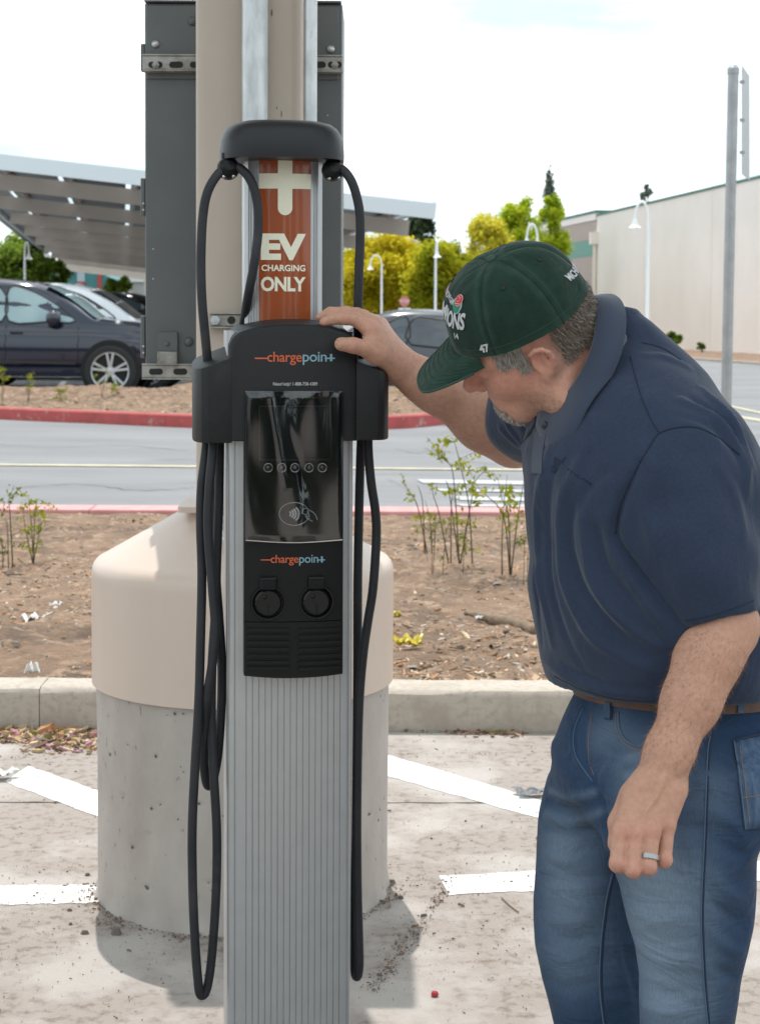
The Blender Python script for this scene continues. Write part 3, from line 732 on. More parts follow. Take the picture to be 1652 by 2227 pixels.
# --- black head: arched housing, front face bowed
hx0, hx1 = cx_(496), cx_(775); hm = (hx0 + hx1) / 2; hh = (hx1 - hx0) / 2; HF = -.034
def head_y(x, t=0): return HF + .012 * ((x - hm) / hh) ** 2
fx0, fx1 = cx_(513, HF), cx_(757, HF)
ztop = lambda x: cz_(703, HF) - (cz_(703, HF) - cz_(731, HF)) * abs((x - hm) / hh) ** 2.4
zbot = cz_(961, HF)
hb_ = MB(); cols = 48
v = []; f = []
def xat(i): return hx0 + (hx1 - hx0) * i / cols
layers = []                                   # each layer: front edge loops from the face back to the rear
for (ins, dy, dz) in ((.010, 0.0, .008), (.006, .0012, .0045), (.002, .0045, .0014), (0.0, .010, .0), (0.0, .075, -.006), (0.003, .15, -.012)):
    row = []
    for i in range(cols + 1):
        u = i / cols; x = hx0 + ins + (hx1 - hx0 - 2 * ins) * u; edge = min(u, 1 - u) * (hx1 - hx0); rc = .022
        zt = ztop(x) - dz - (0 if edge > rc else (rc - math.sqrt(max(0, rc * rc - (rc - edge) ** 2))) * .8)
        row.append((x, head_y(x) + dy, zt))
    layers.append((row, ins))
for row, ins in layers: v += row + [(p[0], p[1], zbot + ins * .3) for p in row]
w_ = 2 * (cols + 1)
for i in range(cols): f.append((i, i + 1, cols + 1 + i + 1, cols + 1 + i))
for L_ in range(len(layers) - 1):
    o0, o1 = L_ * w_, (L_ + 1) * w_
    for i in range(cols):
        f.append((o0 + i, o1 + i, o1 + i + 1, o0 + i + 1)); f.append((o0 + cols + 1 + i, o0 + cols + 2 + i, o1 + cols + 2 + i, o1 + cols + 1 + i))
    f.append((o0, o0 + cols + 1, o1 + cols + 1, o1)); f.append((o0 + cols, o1 + cols, o1 + 2 * cols + 1, o0 + 2 * cols + 1))
o1 = (len(layers) - 1) * w_
for i in range(cols): f.append((o1 + i + 1, o1 + i, o1 + cols + 1 + i, o1 + cols + 2 + i))
hd = hb_.add(v, f).build('head_housing', M_blk, ch, smooth=0.45)

# --- holsters on both sides
def holster(pxo, pxi, yo, yi, ybot_, sgn):
    xo, xi = cx_(pxo, .02), cx_(pxi, .02); y0h, y1h = -.012, .135; zo, zi, zb_ = cz_(yo, 0), cz_(yi, 0), cz_(ybot_, -.01)
    out = []                                  # plan outline, from the inner front round the outer edge to the inner back
    w = xo - xi
    out += [(xi, y0h - .010), (xi + w * .62, y0h - .012), (xi + w * .78, y0h - .006), (xi + w * .90, y0h + .008), (xi + w * .97, y0h + .028), (xo, y0h + .055), (xo, y1h - .04), (xi + w * .93, y1h - .015), (xi + w * .75, y1h), (xi, y1h)]
    zt = lambda x: zi + (zo - zi) * ((x - xi) / w)
    b = MB(); n_ = len(out); v_ = [(x, y, zb_) for x, y in out] + [(x, y, zt(x) + .012 * (y - y0h) / .1) for x, y in out]
    b.add(v_, [tuple(range(n_)), tuple(range(n_, 2 * n_))] + [(i, (i + 1) % n_, n_ + (i + 1) % n_, n_ + i) for i in range(n_)])
    return b.build('connector_holster', M_blk, ch, smooth=0.4, bevel=.0025, seg=2)
holster(419, 503, 806, 775, 962, -1); holster(845, 767, 812, 782, 957, 1)

# --- lower front panel
lx0, lx1 = cx_(531, HF), cx_(747, HF); PF2 = HF - .003
def pan_y(x): return PF2 + .009 * ((x - hm) / (.5 * (lx1 - lx0))) ** 2
def panel(x0, x1, z0, z1, off, thick, name, m, parent, sag=0.0, nx=20, bevel=0):
    b = MB(); v_ = []
    for i in range(nx + 1):
        x = x0 + (x1 - x0) * i / nx; s_ = sag * (1 - ((x - hm) / (.5 * (lx1 - lx0))) ** 2); y = pan_y(x) - off
        v_ += [(x, y, z0 - s_), (x, y, z1), (x, y + thick, z1), (x, y + thick, z0 - s_)]
    f_ = []
    for i in range(nx):
        a_ = 4 * i; b_2 = a_ + 4
        for j in range(4): f_.append((a_ + j, b_2 + j, b_2 + (j + 1) % 4, a_ + (j + 1) % 4))
    f_ += [(0, 1, 2, 3), (4 * nx + 3, 4 * nx + 2, 4 * nx + 1, 4 * nx)]
    return b.add(v_, f_).build(name, m, parent, smooth=0.4, bevel=bevel)
def on_pan(off, maxlen=.008):
    def place(me, x0, z0):
        subdivide_mesh(me, maxlen)
        for v_ in me.vertices:
            x = x0 + v_.co.x; v_.co = Vector((x, pan_y(x) - off, z0 + v_.co.y))
    return place
def on_head(me, x0, z0):
    subdivide_mesh(me, .008)
    for v_ in me.vertices:
        x = x0 + v_.co.x; v_.co = Vector((x, head_y(x) - .0006, z0 + v_.co.y))
def Pn(px, py): q = C(px, py, PF2); return q.x, q.z
lowp = panel(lx0, lx1, Pn(630, 1352)[1], Pn(630, 851)[1], 0, .05, 'front_panel', M_blk2, ch)
ven = panel(lx0, lx1, Pn(630, 1470)[1], Pn(630, 1353.5)[1], .001, .05, 'vent_panel', M_blk2, ch, sag=.004)
for r_i, py in enumerate((1371, 1385, 1399, 1413.5, 1428, 1442, 1455)):
    for xa, xb in ((537, 629), (648, 742)):
        x0_, zz = Pn(xa, py); x1_, _ = Pn(xb, py)
        panel(x0_, x1_, zz - .0030, zz + .0030, .0045, .0050, 'slat', M_blk2, ven, nx=10)
# screen behind its protective film
scr = panel(Pn(535, 860)[0], Pn(744, 860)[0], Pn(630, 1172)[1], Pn(630, 853)[1], .0015, .003, 'screen_glass', M_gloss, ch)
for xa, ya, xb, yb2 in ((563, 882, 722, 884.5), (563, 999, 722, 1001.5), (563, 882, 565.5, 1001), (719.5, 882, 722, 1001)):
    x0_, z1_ = Pn(xa, ya); x1_, z0_ = Pn(xb, yb2); panel(x0_, x1_, z0_, z1_, .0022, .001, 'display_bezel', M_blk2, scr, nx=6)
panel(Pn(566, 990)[0], Pn(719, 990)[0], Pn(630, 998)[1], Pn(630, 885)[1], .0018, .0006, 'display', M_lcd, scr)
for px in (583, 612.5, 641, 671.5, 700.5):
    x, z = Pn(px, 1017); o = MB().lathe([(.0001, .0032), (.0035, .0028), (.0058, .0012), (.0064, 0)], 20).build('button', M_btn, scr, smooth='all', loc=(x, pan_y(x) - .0016, z)); o.rotation_euler = (R(90), 0, 0)
    rg = MB(); rg.tube([(.0072 * math.cos(q), .0072 * math.sin(q), .001) for q in [2 * math.pi * k / 24 for k in range(24)]], .0010, 6, closed=True); rg.build('button_ring', M_chr, o, smooth='all')
def strip_icon(polys, w, name, parent, off=.0024, m=M_wht, pan=on_pan):
    b = MB()
    for pl, cl_ in polys:
        P_ = [Vector((*Pn(x, y), 0)) for x, y in pl]; P_ = catmull(P_, 6, cl_); n_ = len(P_)
        v_ = []
        for i, p in enumerate(P_):
            t = (P_[(i + 1) % n_] - P_[i - 1]) if cl_ else (P_[min(i + 1, n_ - 1)] - P_[max(0, i - 1)]); t.normalize(); nn_ = Vector((-t.y, t.x, 0)) * w / 2
            for q in (p + nn_, p - nn_): v_.append((q.x, pan_y(q.x) - off, q.y))
        rng = range(n_) if cl_ else range(n_ - 1); b.add(v_, [(2 * i, 2 * i + 1, 2 * ((i + 1) % n_) + 1, 2 * ((i + 1) % n_)) for i in rng])
    return b.build(name, m, parent, fix=False)
def zp(x, y): return ((540 + x * .4042) / 1.3347, (1100 + y * .4042) / 1.3347)
ell = [zp(776 + 108 * math.cos(q), 968 + 82 * math.sin(q)) for q in [2 * math.pi * k / 20 for k in range(20)]]
ell = ell[2:] + ell[:1] 
strip_icon([([zp(776 + 108 * math.cos(q), 968 + 82 * math.sin(q)) for q in [R(48 + 305 * k / 22 - 20) for k in range(23)]], False)], .0011, 'card_symbol_oval', scr)
for k, (cx0, r_) in enumerate(((728, 22), (735, 34), (742, 46), (749, 60))):
    strip_icon([([zp(cx0 + r_ * math.cos(R(q)), 968 + r_ * math.sin(R(q))) for q in (-50, -25, 0, 25, 50)], False)], .0030, 'radio_wave', scr)
strip_icon([([zp(*p) for p in ((832, 962), (845, 930), (878, 938), (866, 972), (832, 962))], False), ([zp(*p) for p in ((872, 938), (900, 950), (925, 972), (942, 1010))], False),
            ([zp(*p) for p in ((850, 968), (868, 985), (884, 990))], False), ([zp(*p) for p in ((853, 985), (875, 1000), (888, 1000))], False), ([zp(*p) for p in ((862, 1000), (885, 1012), (908, 1022))], False), ([zp(*p) for p in ((868, 950), (880, 968), (884, 985))], False)], .0013, 'card_hand_symbol', scr)
def film_mat():
    m = bpy.data.materials.new('clear_protective_film'); m.use_nodes = True; t = m.node_tree; N = t.nodes; N.clear()
    out = N.new('ShaderNodeOutputMaterial'); mx = N.new('ShaderNodeMixShader'); tr = N.new('ShaderNodeBsdfTransparent'); gl_ = N.new('ShaderNodeBsdfGlossy'); fr_ = N.new('ShaderNodeFresnel')
    fr_.inputs['IOR'].default_value = 1.55; gl_.inputs['Roughness'].default_value = .10; tr.inputs['Color'].default_value = (.93, .94, .95, 1)
    ad = N.new('ShaderNodeMath'); ad.operation = 'ADD'; ad.inputs[1].default_value = .05; t.links.new(fr_.outputs[0], ad.inputs[0]); t.links.new(ad.outputs[0], mx.inputs[0]); t.links.new(tr.outputs[0], mx.inputs[1]); t.links.new(gl_.outputs[0], mx.inputs[2]); t.links.new(mx.outputs[0], out.inputs[0]); return m
fb = MB(); nx, nz = 90, 130; x0_, zt_ = Pn(533, 850); x1_, zb_ = Pn(746.5, 1177); v = []
for j in range(nz + 1):
    for i in range(nx + 1):
        u, w = i / nx, j / nz; x = x0_ + (x1_ - x0_) * u; z = zb_ + (zt_ - zb_) * w
        e = min(1, u / .06, (1 - u) / .06, w / .04, (1 - w) / .04)
        wr = .0022 * math.sin(u * 13 + 1.6 * math.sin(w * 3)) + .0006 * math.sin(u * 23 + w * 4 + 1) + .0005 * math.sin(w * 9 + u * 5) * math.sin(u * 6 + 1) + .0018 * math.exp(-((u - .52 - .06 * math.sin(w * 5)) / .035) ** 2) * math.sin(w * 9 + .5) + .0024 * math.exp(-((u - .25 - .25 * (1 - w)) / .03) ** 2) * (w > .35)
        v.append((x, pan_y(x) - .0062 - (wr + .002) * max(0, e), z))
fb.add(v, [(j * (nx + 1) + i, j * (nx + 1) + i + 1, (j + 1) * (nx + 1) + i + 1, (j + 1) * (nx + 1) + i) for j in range(nz) for i in range(nx)])
fb.build('protective_film', film_mat(), ch, smooth='all', fix=False)
strip_icon([([(535, 1175), (640, 1179), (745, 1174)], False)], .0018, 'film_edge', ch, off=.0075, m=M_chr)
# company lettering twice: on the head and on the lower panel
def logo(x0, x1, yb_, h, P_, place, parent):
    W = x1 - x0
    def piece(txt, fa, fb_, y0, y1, m):
        l, b0 = P_(x0 + W * fa, y0); r_, t0 = P_(x0 + W * fb_, y1); fit_text(txt, l, r_, b0, t0, m, place, parent, .006, name='logo_lettering', spacing=.95)
    piece('charge', .155, .585, yb_ + h * .36, yb_ - h, M_org)
    piece('poin', .595, .895, yb_ + h * .36, yb_ - h, M_blu)
    def rect(fa, fb_, ya, yb2, m):
        l, b0 = P_(x0 + W * fa, yb2); r_, t0 = P_(x0 + W * fb_, ya); me = poly_mesh([(l, b0), (r_, b0), (r_, t0), (l, t0)]); place(me, 0, 0); mesh_obj('logo_bar', me, m, parent)
    rect(0, .165, yb_ - h * .40, yb_ - h * .26, M_org); rect(.87, 1.0, yb_ - h * .40, yb_ - h * .26, M_blu); rect(.935, .965, yb_ - h * .78, yb_ - h * .02, M_blu)
def Ph(px, py): q = C(px, py, HF); return q.x, q.z
logo(554, 729, 786, 21, Ph, on_head, hd)
logo(567, 707, 1224, 17.5, Pn, on_pan(.0007), lowp)
l, t = Ph(594, 831); r_, b0 = Ph(690, 840.5); fit_text('Need help? 1-888-758-4389', l, r_, b0, t, M_wht, on_head, hd, .0)
# two capped sockets
for px, py in ((583, 1311), (688, 1309)):
    x, z = Pn(px, py); so = MB().lathe([(.0001, .006), (.020, .006), (.0225, .0045), (.024, .001), (.027, .004), (.029, .004), (.030, 0)], 36).build('socket_cover', M_gloss, ch, smooth=0.5, loc=(x, pan_y(x), z)); so.rotation_euler = (R(90), 0, 0)
    MB().box(-.0015, .0015, -.02, -.003, .005, .0072).build('key_slot', M_blk2, so); MB().lathe([(.0001, .009), (.003, .008), (.004, .005)], 12).build('lock_pin', M_gloss, so, smooth='all', loc=(-.006, .010, 0))
    MB().box(-.0145, .0145, .022, .044, 0, .010).build('latch', M_blk2, so, bevel=.003); MB().box(-.009, .009, .030, .038, .010, .012).build('latch_grip', M_blk2, so)

# --- cable clamps and cables
def clamp(px, py, ly):
    p = C(px, py, ly); b = MB(); v_ = []
    o = MB().lathe([(.0001, .020), (.009, .019), (.016, .013), (.0195, .004), (.0195, -.004), (.016, -.013), (.009, -.019), (.0001, -.020)], 24).build('cable_clamp', M_blk2, ch, smooth=0.6, loc=p); o.rotation_euler = (R(75), R(20), 0)
    MB().lathe([(.012, -.012), (.012, .004)], 20, cap=True).build('clamp_stem', M_blk2, ch, smooth=0.6, loc=p + Vector((0, 0, .022)))
    for dx, dz in ((-.008, -.015), (.009, -.014)): MB().lathe([(.0001, .003), (.003, .002), (.0035, 0)], 8).build('screw', M_chr, ch, smooth='all', loc=p + Vector((dx, -.016, dz))).rotation_euler = (R(90), 0, 0)
clamp(496, 366, .045); clamp(724, 370, .045)
def cable(pts, r_=.0080):
    P_ = catmull([C(x, y, l) for x, y, l in pts], 10); return MB().tube(P_, r_, 16).build('charging_cable', M_rub, ch, smooth=0.9)
cable([(498, 366, .045), (476, 376, .035), (452, 415, .03), (441, 470, .03), (437, 560, .03), (439, 650, .03), (447, 740, .04), (452, 800, .05), (455, 880, .06)])
cable([(498, 362, .045), (522, 366, .035), (545, 392, .03), (559, 440, .03), (561, 500, .03), (553, 570, .03), (540, 640, .05), (530, 700, .10), (520, 760, .16)])
cable([(724, 368, .045), (744, 368, .035), (766, 398, .03), (781, 455, .03), (783, 520, .03), (780, 600, .03), (778, 700, .04), (782, 790, .06), (790, 880, .07)])
cable([(452, 930, .05), (447, 985, .04), (438, 1060, .03), (436, 1140, .03), (439, 1250, .03), (436, 1393, .02), (432, 1529, .02), (424, 1666, .02), (418, 1802, .02), (419, 1930, .02), (424, 2050, .02), (430, 2130, .02), (435, 2163, .025), (447, 2158, .03), (457, 2110, .03), (466, 2010, .03), (471, 1900, .03), (471, 1800, .03), (465, 1690, .03), (460, 1584, .035), (461, 1448, .04), (468, 1330, .05), (472, 1200, .05), (476, 1080, .06), (478, 960, .07), (478, 930, .07)])
cable([(465, 930, .03), (462, 985, .02), (455, 1060, .01), (452, 1150, .01), (462, 1280, .01), (468, 1366, .01), (462, 1440, .012), (450, 1520, .02), (444, 1600, .04), (443, 1660, .05), (450, 1706, .06), (462, 1700, .065), (474, 1640, .06), (481, 1540, .06), (482, 1440, .06), (476, 1340, .06), (470, 1250, .08), (468, 1100, .08), (468, 930, .08)])
cable([(800, 930, .03), (801, 985, .03), (807, 1051, .03), (816, 1112, .03), (818, 1172, .03), (811, 1278, .03), (800, 1350, .03), (790, 1420, .03), (782, 1510, .03), (778, 1620, .03), (776, 1780, .03), (777, 1930, .03), (780, 2040, .03), (781, 2100, .032), (776, 2125, .045), (771, 2100, .06), (771, 1980, .07), (774, 1800, .08), (777, 1500, .08), (778, 1250, .08), (782, 1050, .08), (786, 930, .08)])
# ================================================================== far solar carport
M_tan = mat('carport_tan_steel', (0.50, 0.43, 0.37), 0.5, col2=(0.47, 0.405, 0.35), nscale=2)
M_fas = mat('carport_pale_edge', (0.66, 0.70, 0.72), 0.4, metal=0.2)
M_pvb = mat('panel_underside', (0.10, 0.11, 0.13), 0.4, col2=(0.16, 0.17, 0.18), nscale=1.3, ndetail=5)
pv = empty('solar_carport', (-4, 32, .27), label='long tan-beamed solar panel carport over the parked cars', cat='carport')
vx = -.15; Y0 = 29.7
def cpt(u, y, dz=0): return Vector((u + vx * (y - 32) + 4, y - 32, 3.46 - .108 * (u - .9) + dz - .27))     # u: across at Y=32
UL, UR = -8.6, .60
fa = MB(); a, b = cpt(UL, Y0, -.14), cpt(UR, Y0, -.14); fa.bar(a, b, .06, .27); fa.build('fascia', M_fas, pv)
MB().bar(cpt(UR - .02, Y0, -.03), cpt(UR - .02, 98, -.03), .05, .1).build('edge_trim', M_fas, pv)
for k in range(10):
    y = 32 + 6.2 * k; MB().bar(cpt(-7.7, y, -.32), cpt(.52, y, -.32), .16, .29).build('girder', M_tan, pv, bevel=.004)
    c = cpt(-3.6, y, 0); MB().box(c.x - .13, c.x + .13, c.y - .13, c.y + .13, -.4, c.z - .4).build('post', M_tan, pv)
for k in range(8):
    u = UL + .45 + k * (UR - UL - .9) / 7; MB().bar(cpt(u, Y0 + .05, -.125), cpt(u, 96, -.125), .07, .11).build('purlin', M_tan if k % 3 else M_fas, pv)
pm = None
for j in range(22):
    for k in range(7):
        ua = UL + .02 + k * (UR - UL - .04) / 7; ub = ua + (UR - UL - .04) / 7 - .10; ya = Y0 + .06 + j * 2.05; yb_ = ya + 1.93
        c = (cpt(ua, ya) + cpt(ub, yb_)) / 2
        if pm is None:
            m_ = MB(); v = [cpt(ua, ya) - c, cpt(ub, ya) - c, cpt(ub, yb_) - c, cpt(ua, yb_) - c]; m_.add([p + Vector((0, 0, -.045)) for p in v] + [p + Vector((0, 0, -.005)) for p in v], [(3, 2, 1, 0), (4, 5, 6, 7), (0, 1, 5, 4), (1, 2, 6, 5), (2, 3, 7, 6), (3, 0, 4, 7)])
            pm = m_.mesh('solar_panel', M_pvb)
        o = bpy.data.objects.new('solar_panel', pm); link(o, pv); o.location = c

# ================================================================== parked cars
M_tyre = mat('tyre_rubber', (0.02, 0.02, 0.02), 0.8); M_rim = mat('alloy_rim', (0.55, 0.56, 0.58), 0.3, metal=0.7); M_arch = mat('wheel_arch_black', (0.006, 0.006, 0.006), 0.8)
M_lamp = mat('headlamp_lens', (0.75, 0.78, 0.8), 0.1, coat=1.0); M_ind = mat('indicator_lens', (0.7, 0.25, 0.05), 0.2)
M_gl_l = mat('car_glass_painted_view', (0.30, 0.42, 0.43), 0.06, coat=0.6, col2=(0.22, 0.31, 0.33), nscale=1.1, ndetail=2); M_gl_d = mat('dark_car_glass', (0.012, 0.016, 0.018), 0.05, coat=0.5); M_gl_m = mat('mid_car_glass', (0.075, 0.10, 0.11), 0.06, coat=0.5, col2=(.04, .05, .06), nscale=1.6, ndetail=2)  # pale glass colour paints the bright view through the navy SUV windows
M_trim = mat('black_car_trim', (0.012, 0.012, 0.012), 0.5)
def lerp_tab(T, x): return float(np.interp(x, [p[0] for p in T], [p[1] for p in T]))
def smooth_tab(T, n=6): return [(p.x, p.y) for p in catmull([(a, b, 0) for a, b in T], n)]
def car(name, loc, rz, paint, glass, top, belt, plan, windows, wheels, wr, label, cat='car', spokes=5, zb=.28, mirror=None, shield=None, handles=(), lamp=None, group='parked cars', strake=None, doors=(-1.05, -.12, .98)):
    root = empty(name, loc, rz, label, cat, group)
    T, B, Wp = smooth_tab(top), smooth_tab(belt), smooth_tab(plan)
    L0, L1 = top[0][0], top[-1][0]; n = 90; V = []; rows = 15
    def side(x, z):                      # half width of the skin at height z
        W = lerp_tab(Wp, x); b = lerp_tab(B, x); t = max(lerp_tab(T, x), b + .01)
        prof_z = [zb, zb + .12, zb + .38, b - .14, b, t - .05, t]; prof_w = [.93, .985, 1.0, .985, .95, .95 - .21 * min(1, (t - b) / .5), .95 - .33 * min(1, (t - b) / .5)]
        return W * float(np.interp(z, prof_z, prof_w))
    for i in range(n + 1):
        x = L0 + (L1 - L0) * i / n; W = lerp_tab(Wp, x); b = lerp_tab(B, x); t = max(lerp_tab(T, x), b + .01); g = min(1, (t - b) / .5)
        sec = [(.0, zb), (.80, zb), (.93, zb + .02), (.985, zb + .14), (1.0, zb + .38), (.992, b - .2), (.985, b - .10), (.95, b - .005), (.95 - .10 * g, b + (t - b) * .48), (.95 - .2 * g, b + (t - b) * .88), (.95 - .25 * g, t - .025 * g - .003), (.80 - .22 * g, t + .012), (.5, t + .03), (.25, t + .037), (.0, t + .038)]
        for s_ in (1, -1): V += [(x, s_ * W * w, z) for w, z in sec]
    F = []; k = len(sec)
    for i in range(n):
        for s_ in (0, 1):
            for j in range(k - 1):
                a = i * 2 * k + s_ * k + j; F.append((a, a + 1, a + 2 * k + 1, a + 2 * k))
    for i in (0, n): F.append(tuple(i * 2 * k + j for j in range(k)) + tuple(i * 2 * k + k + j for j in range(k - 1, -1, -1)))
    b_ = MB(); b_.add(V, F); b_.build('body', paint, root, smooth=0.55)
    for s_ in (1, -1):
        for poly in windows:
            P_ = catmull([(x, z, 0) for x, z in poly], 3, True); m_ = MB(); cxm = sum(p.x for p in P_) / len(P_); czm = sum(p.y for p in P_) / len(P_)
            vv = []
            for q in (1.0, .5):
                for p in P_:
                    x, z = cxm + (p.x - cxm) * q, czm + (p.y - czm) * q; vv.append((x, s_ * (side(x, z) + .008), z))
            vv.append((cxm, s_ * (side(cxm, czm) + .010), czm)); nn_ = len(P_)
            ff = [(i, (i + 1) % nn_, nn_ + (i + 1) % nn_, nn_ + i) for i in range(nn_)] + [(nn_ + i, nn_ + (i + 1) % nn_, 2 * nn_) for i in range(nn_)]
            m_.add(vv, ff); w_ = m_.build('window', glass, root, smooth='all')
            fr_ = MB(); fr_.tube([vv[i] for i in range(nn_)], .014, 5, closed=True); fr_.build('window_trim', M_trim, w_)
        for wx in wheels:
            MB().lathe([(.0001, .0), (wr * 1.10, .0), (wr * 1.15, -.03), (wr * 1.15, -.10)], 36).build('wheel_arch', M_arch, root, smooth=0.5, loc=(wx, s_ * (lerp_tab(Wp, wx) * 1.0 + .006), wr + .03)).rotation_euler = (R(-90 if s_ > 0 else 90), 0, 0)
            wh = empty('wheel'); wh.parent = root; wh.location = (wx, s_ * (lerp_tab(Wp, wx) - .035), wr); wh.rotation_euler = (R(-90 if s_ > 0 else 90), 0, 0)
            MB().lathe([(wr * .66, .03), (wr * .70, .06), (wr * .90, .065), (wr * .97, .045), (wr, .0), (wr, -.12), (wr * .9, -.15)], 40).build('tyre', M_tyre, wh, smooth=0.6)
            MB().lathe([(wr * .74, .055), (wr * .72, .068), (wr * .68, .060), (wr * .66, -.02), (wr * .3, -.04), (.001, -.04)], 40).build('rim_barrel', M_rim if False else M_arch, wh, smooth=0.5)
            MB().lathe([(wr * .735, .058), (wr * .725, .07), (wr * .68, .066), (wr * .67, .05)], 40).build('rim', M_rim, wh, smooth=0.5)
            sp = MB()
            for q in range(spokes):
                for d in (-.13, .13):
                    an = 2 * math.pi * q / spokes + R(90) + d * .9; a2 = 2 * math.pi * q / spokes + R(90) + d * 1.35
                    sp.bar((wr * .16 * math.cos(an), wr * .16 * math.sin(an), .05), (wr * .70 * math.cos(a2), wr * .70 * math.sin(a2), .06), wr * .085, .025)
            sp.lathe([(.0001, .07), (wr * .15, .068), (wr * .19, .05), (wr * .19, .02)], 18); sp.build('spokes', M_rim, wh)
        for hx, hz in handles: MB().box(hx - .1, hx + .1, -.02, .02, -.02, .02).build('door_handle', paint, root, bevel=.012, loc=(hx * 0, s_ * (side(hx, hz) + .02), hz))
        if mirror:
            mx_, mz = mirror; MB().lathe([(.001, -.12), (.08, -.11), (.115, -.04), (.11, .05), (.06, .10), (.001, .11)], 16).build('wing_mirror', paint, root, smooth='all', loc=(mx_, s_ * (side(mx_, mz) + .14), mz)).rotation_euler = (R(80), 0, R(10))
            MB().bar((mx_ - .05, s_ * (side(mx_, mz - .1) - .02), mz - .12), (mx_, s_ * (side(mx_, mz) + .12), mz - .05), .1, .05).build('mirror_arm', M_trim, root)
        if lamp:
            lx_, lz_ = lamp; MB().lathe([(.001, .05), (.06, .045), (.10, .015), (.11, -.03)], 18).build('headlight', M_lamp, root, smooth='all', loc=(lx_, s_ * (side(lx_, lz_) - .015), lz_)).rotation_euler = (R(-90 if s_ > 0 else 90), 0, R(-18 * s_))
        for dx_ in doors:
            m_ = MB(); m_.tube([(dx_ + .02 * math.sin(q * 3), s_ * (side(dx_, zq) + .003), zq) for q, zq in enumerate(np.linspace(zb + .12, lerp_tab(B, dx_) - .02, 8))], .006, 4); m_.build('door_gap', M_arch, root)
        if strake:
            (xa, za), (xb, zb2) = strake; m_ = MB(); m_.bar((xa, s_ * (side(xa, za) + .006), za), (xb, s_ * (side(xb, zb2) + .006), zb2), .03, .045); m_.build('side_strip', M_trim, root)
    if shield:
        xa, xb = shield; m_ = MB(); vv = []; N_ = 10
        for i in range(N_ + 1):
            x = xa + (xb - xa) * i / N_; W = lerp_tab(Wp, x); t = lerp_tab(T, x)
            for j in range(9): q = -1 + j / 4; vv.append((x + .012, q * W * .70, t + .046 - .03 * abs(q) ** 2 + (.006)))
        m_.add(vv, [(i * 9 + j, i * 9 + j + 1, (i + 1) * 9 + j + 1, (i + 1) * 9 + j) for i in range(N_) for j in range(8)]); m_.build('windscreen', glass, root, smooth='all')
    return root
P_navy = mat('navy_car_paint', (0.008, 0.010, 0.026), 0.10, coat=.8, spec=.45); P_white = mat('white_car_paint', (0.70, 0.71, 0.73), 0.25, coat=0.8)
P_black = mat('black_car_paint', (0.008, 0.008, 0.009), 0.2, coat=.3); P_grey = mat('dark_grey_car_paint', (0.05, 0.055, 0.07), 0.2, coat=.5)
suv_top = [(-2.40, .78), (-2.36, 1.05), (-2.25, 1.25), (-2.0, 1.62), (-1.6, 1.72), (-.9, 1.77), (-.2, 1.77), (.35, 1.70), (.75, 1.52), (1.15, 1.22), (1.3, 1.16), (1.8, 1.10), (2.15, 1.0), (2.36, .86), (2.43, .66)]
suv_belt = [(-2.40, .76), (-2.2, 1.10), (-1.6, 1.13), (.4, 1.09), (1.2, 1.08), (1.8, 1.03), (2.15, .94), (2.36, .82), (2.43, .64)]
suv_plan = [(-2.40, .74), (-2.25, .86), (-1.8, .95), (-.5, .96), (1.0, .96), (1.7, .95), (2.1, .87), (2.3, .74), (2.43, .52)]
suv_win = [[(-1.95, 1.2), (-1.75, 1.56), (-1.15, 1.62), (-1.1, 1.17)], [(-1.02, 1.17), (-1.02, 1.63), (-.22, 1.655), (-.18, 1.155)], [(-.08, 1.155), (-.1, 1.655), (.18, 1.64), (.55, 1.46), (.93, 1.16), (.5, 1.145)]]
WX = at(240, 811, 25.9).x
car('parked_suv', (WX - 1.47, 26.85, .27), 0, P_navy, M_gl_l, suv_top, suv_belt, suv_plan, suv_win, (1.47, -1.46), .40, 'glossy navy SUV with multi-spoke alloy wheels parked nearest behind the red kerb', 'suv', 5, .30, (.62, 1.2), (.45, 1.22), ((.05, .98), (-.95, 1.0)), (2.2, .83), strake=((-1.0, .56), (.95, .52)))
p = at(165, 640, 29.5)
car('parked_suv', (p.x - .1, 29.6, .27), 0, P_white, M_gl_m, suv_top, suv_belt, suv_plan, suv_win, (1.47, -1.46), .37, 'white SUV whose bonnet shows just beyond the navy SUV', 'suv', 5, .30, None, (.45, 1.22))
sed_top = [(-2.3, .72), (-2.25, .98), (-1.9, 1.05), (-1.5, 1.18), (-1.0, 1.40), (-.4, 1.46), (.2, 1.43), (.7, 1.22), (1.1, 1.0), (1.6, .92), (2.05, .80), (2.25, .62)]
sed_belt = [(-2.3, .70), (-2.2, .92), (-1.5, .96), (.8, .92), (1.1, .90), (1.6, .86), (2.05, .76), (2.25, .60)]
sed_plan = [(-2.3, .66), (-2.1, .82), (-1.5, .88), (1.0, .88), (1.7, .84), (2.1, .68), (2.25, .5)]
sed_win = [[(-1.45, .99), (-1.05, 1.33), (-.55, 1.385), (-.5, .985)], [(-.42, .985), (-.46, 1.39), (.1, 1.37), (.65, 1.08), (.78, .97)]]
p = at(215, 640, 34); car('parked_car', (p.x - .45, 34, .27), 0, P_black, M_gl_d, [(x, z * 1.12) for x, z in sed_top], [(x, z * 1.12) for x, z in sed_belt], sed_plan, [[(x, z * 1.12) for x, z in w] for w in sed_win], (1.35, -1.35), .33, 'black car with sloping windscreen behind the white SUV', 'car', shield=(.3, 1.05), lamp=(1.95, .8))
p = at(250, 640, 39); car('parked_suv', (p.x + .3, 39, .27), 0, P_black, M_gl_m, suv_top, suv_belt, suv_plan, suv_win, (1.47, -1.46), .38, 'black SUV farthest back under the carport, roof level with the cabinet hinge', 'suv', lamp=(2.2, .83))
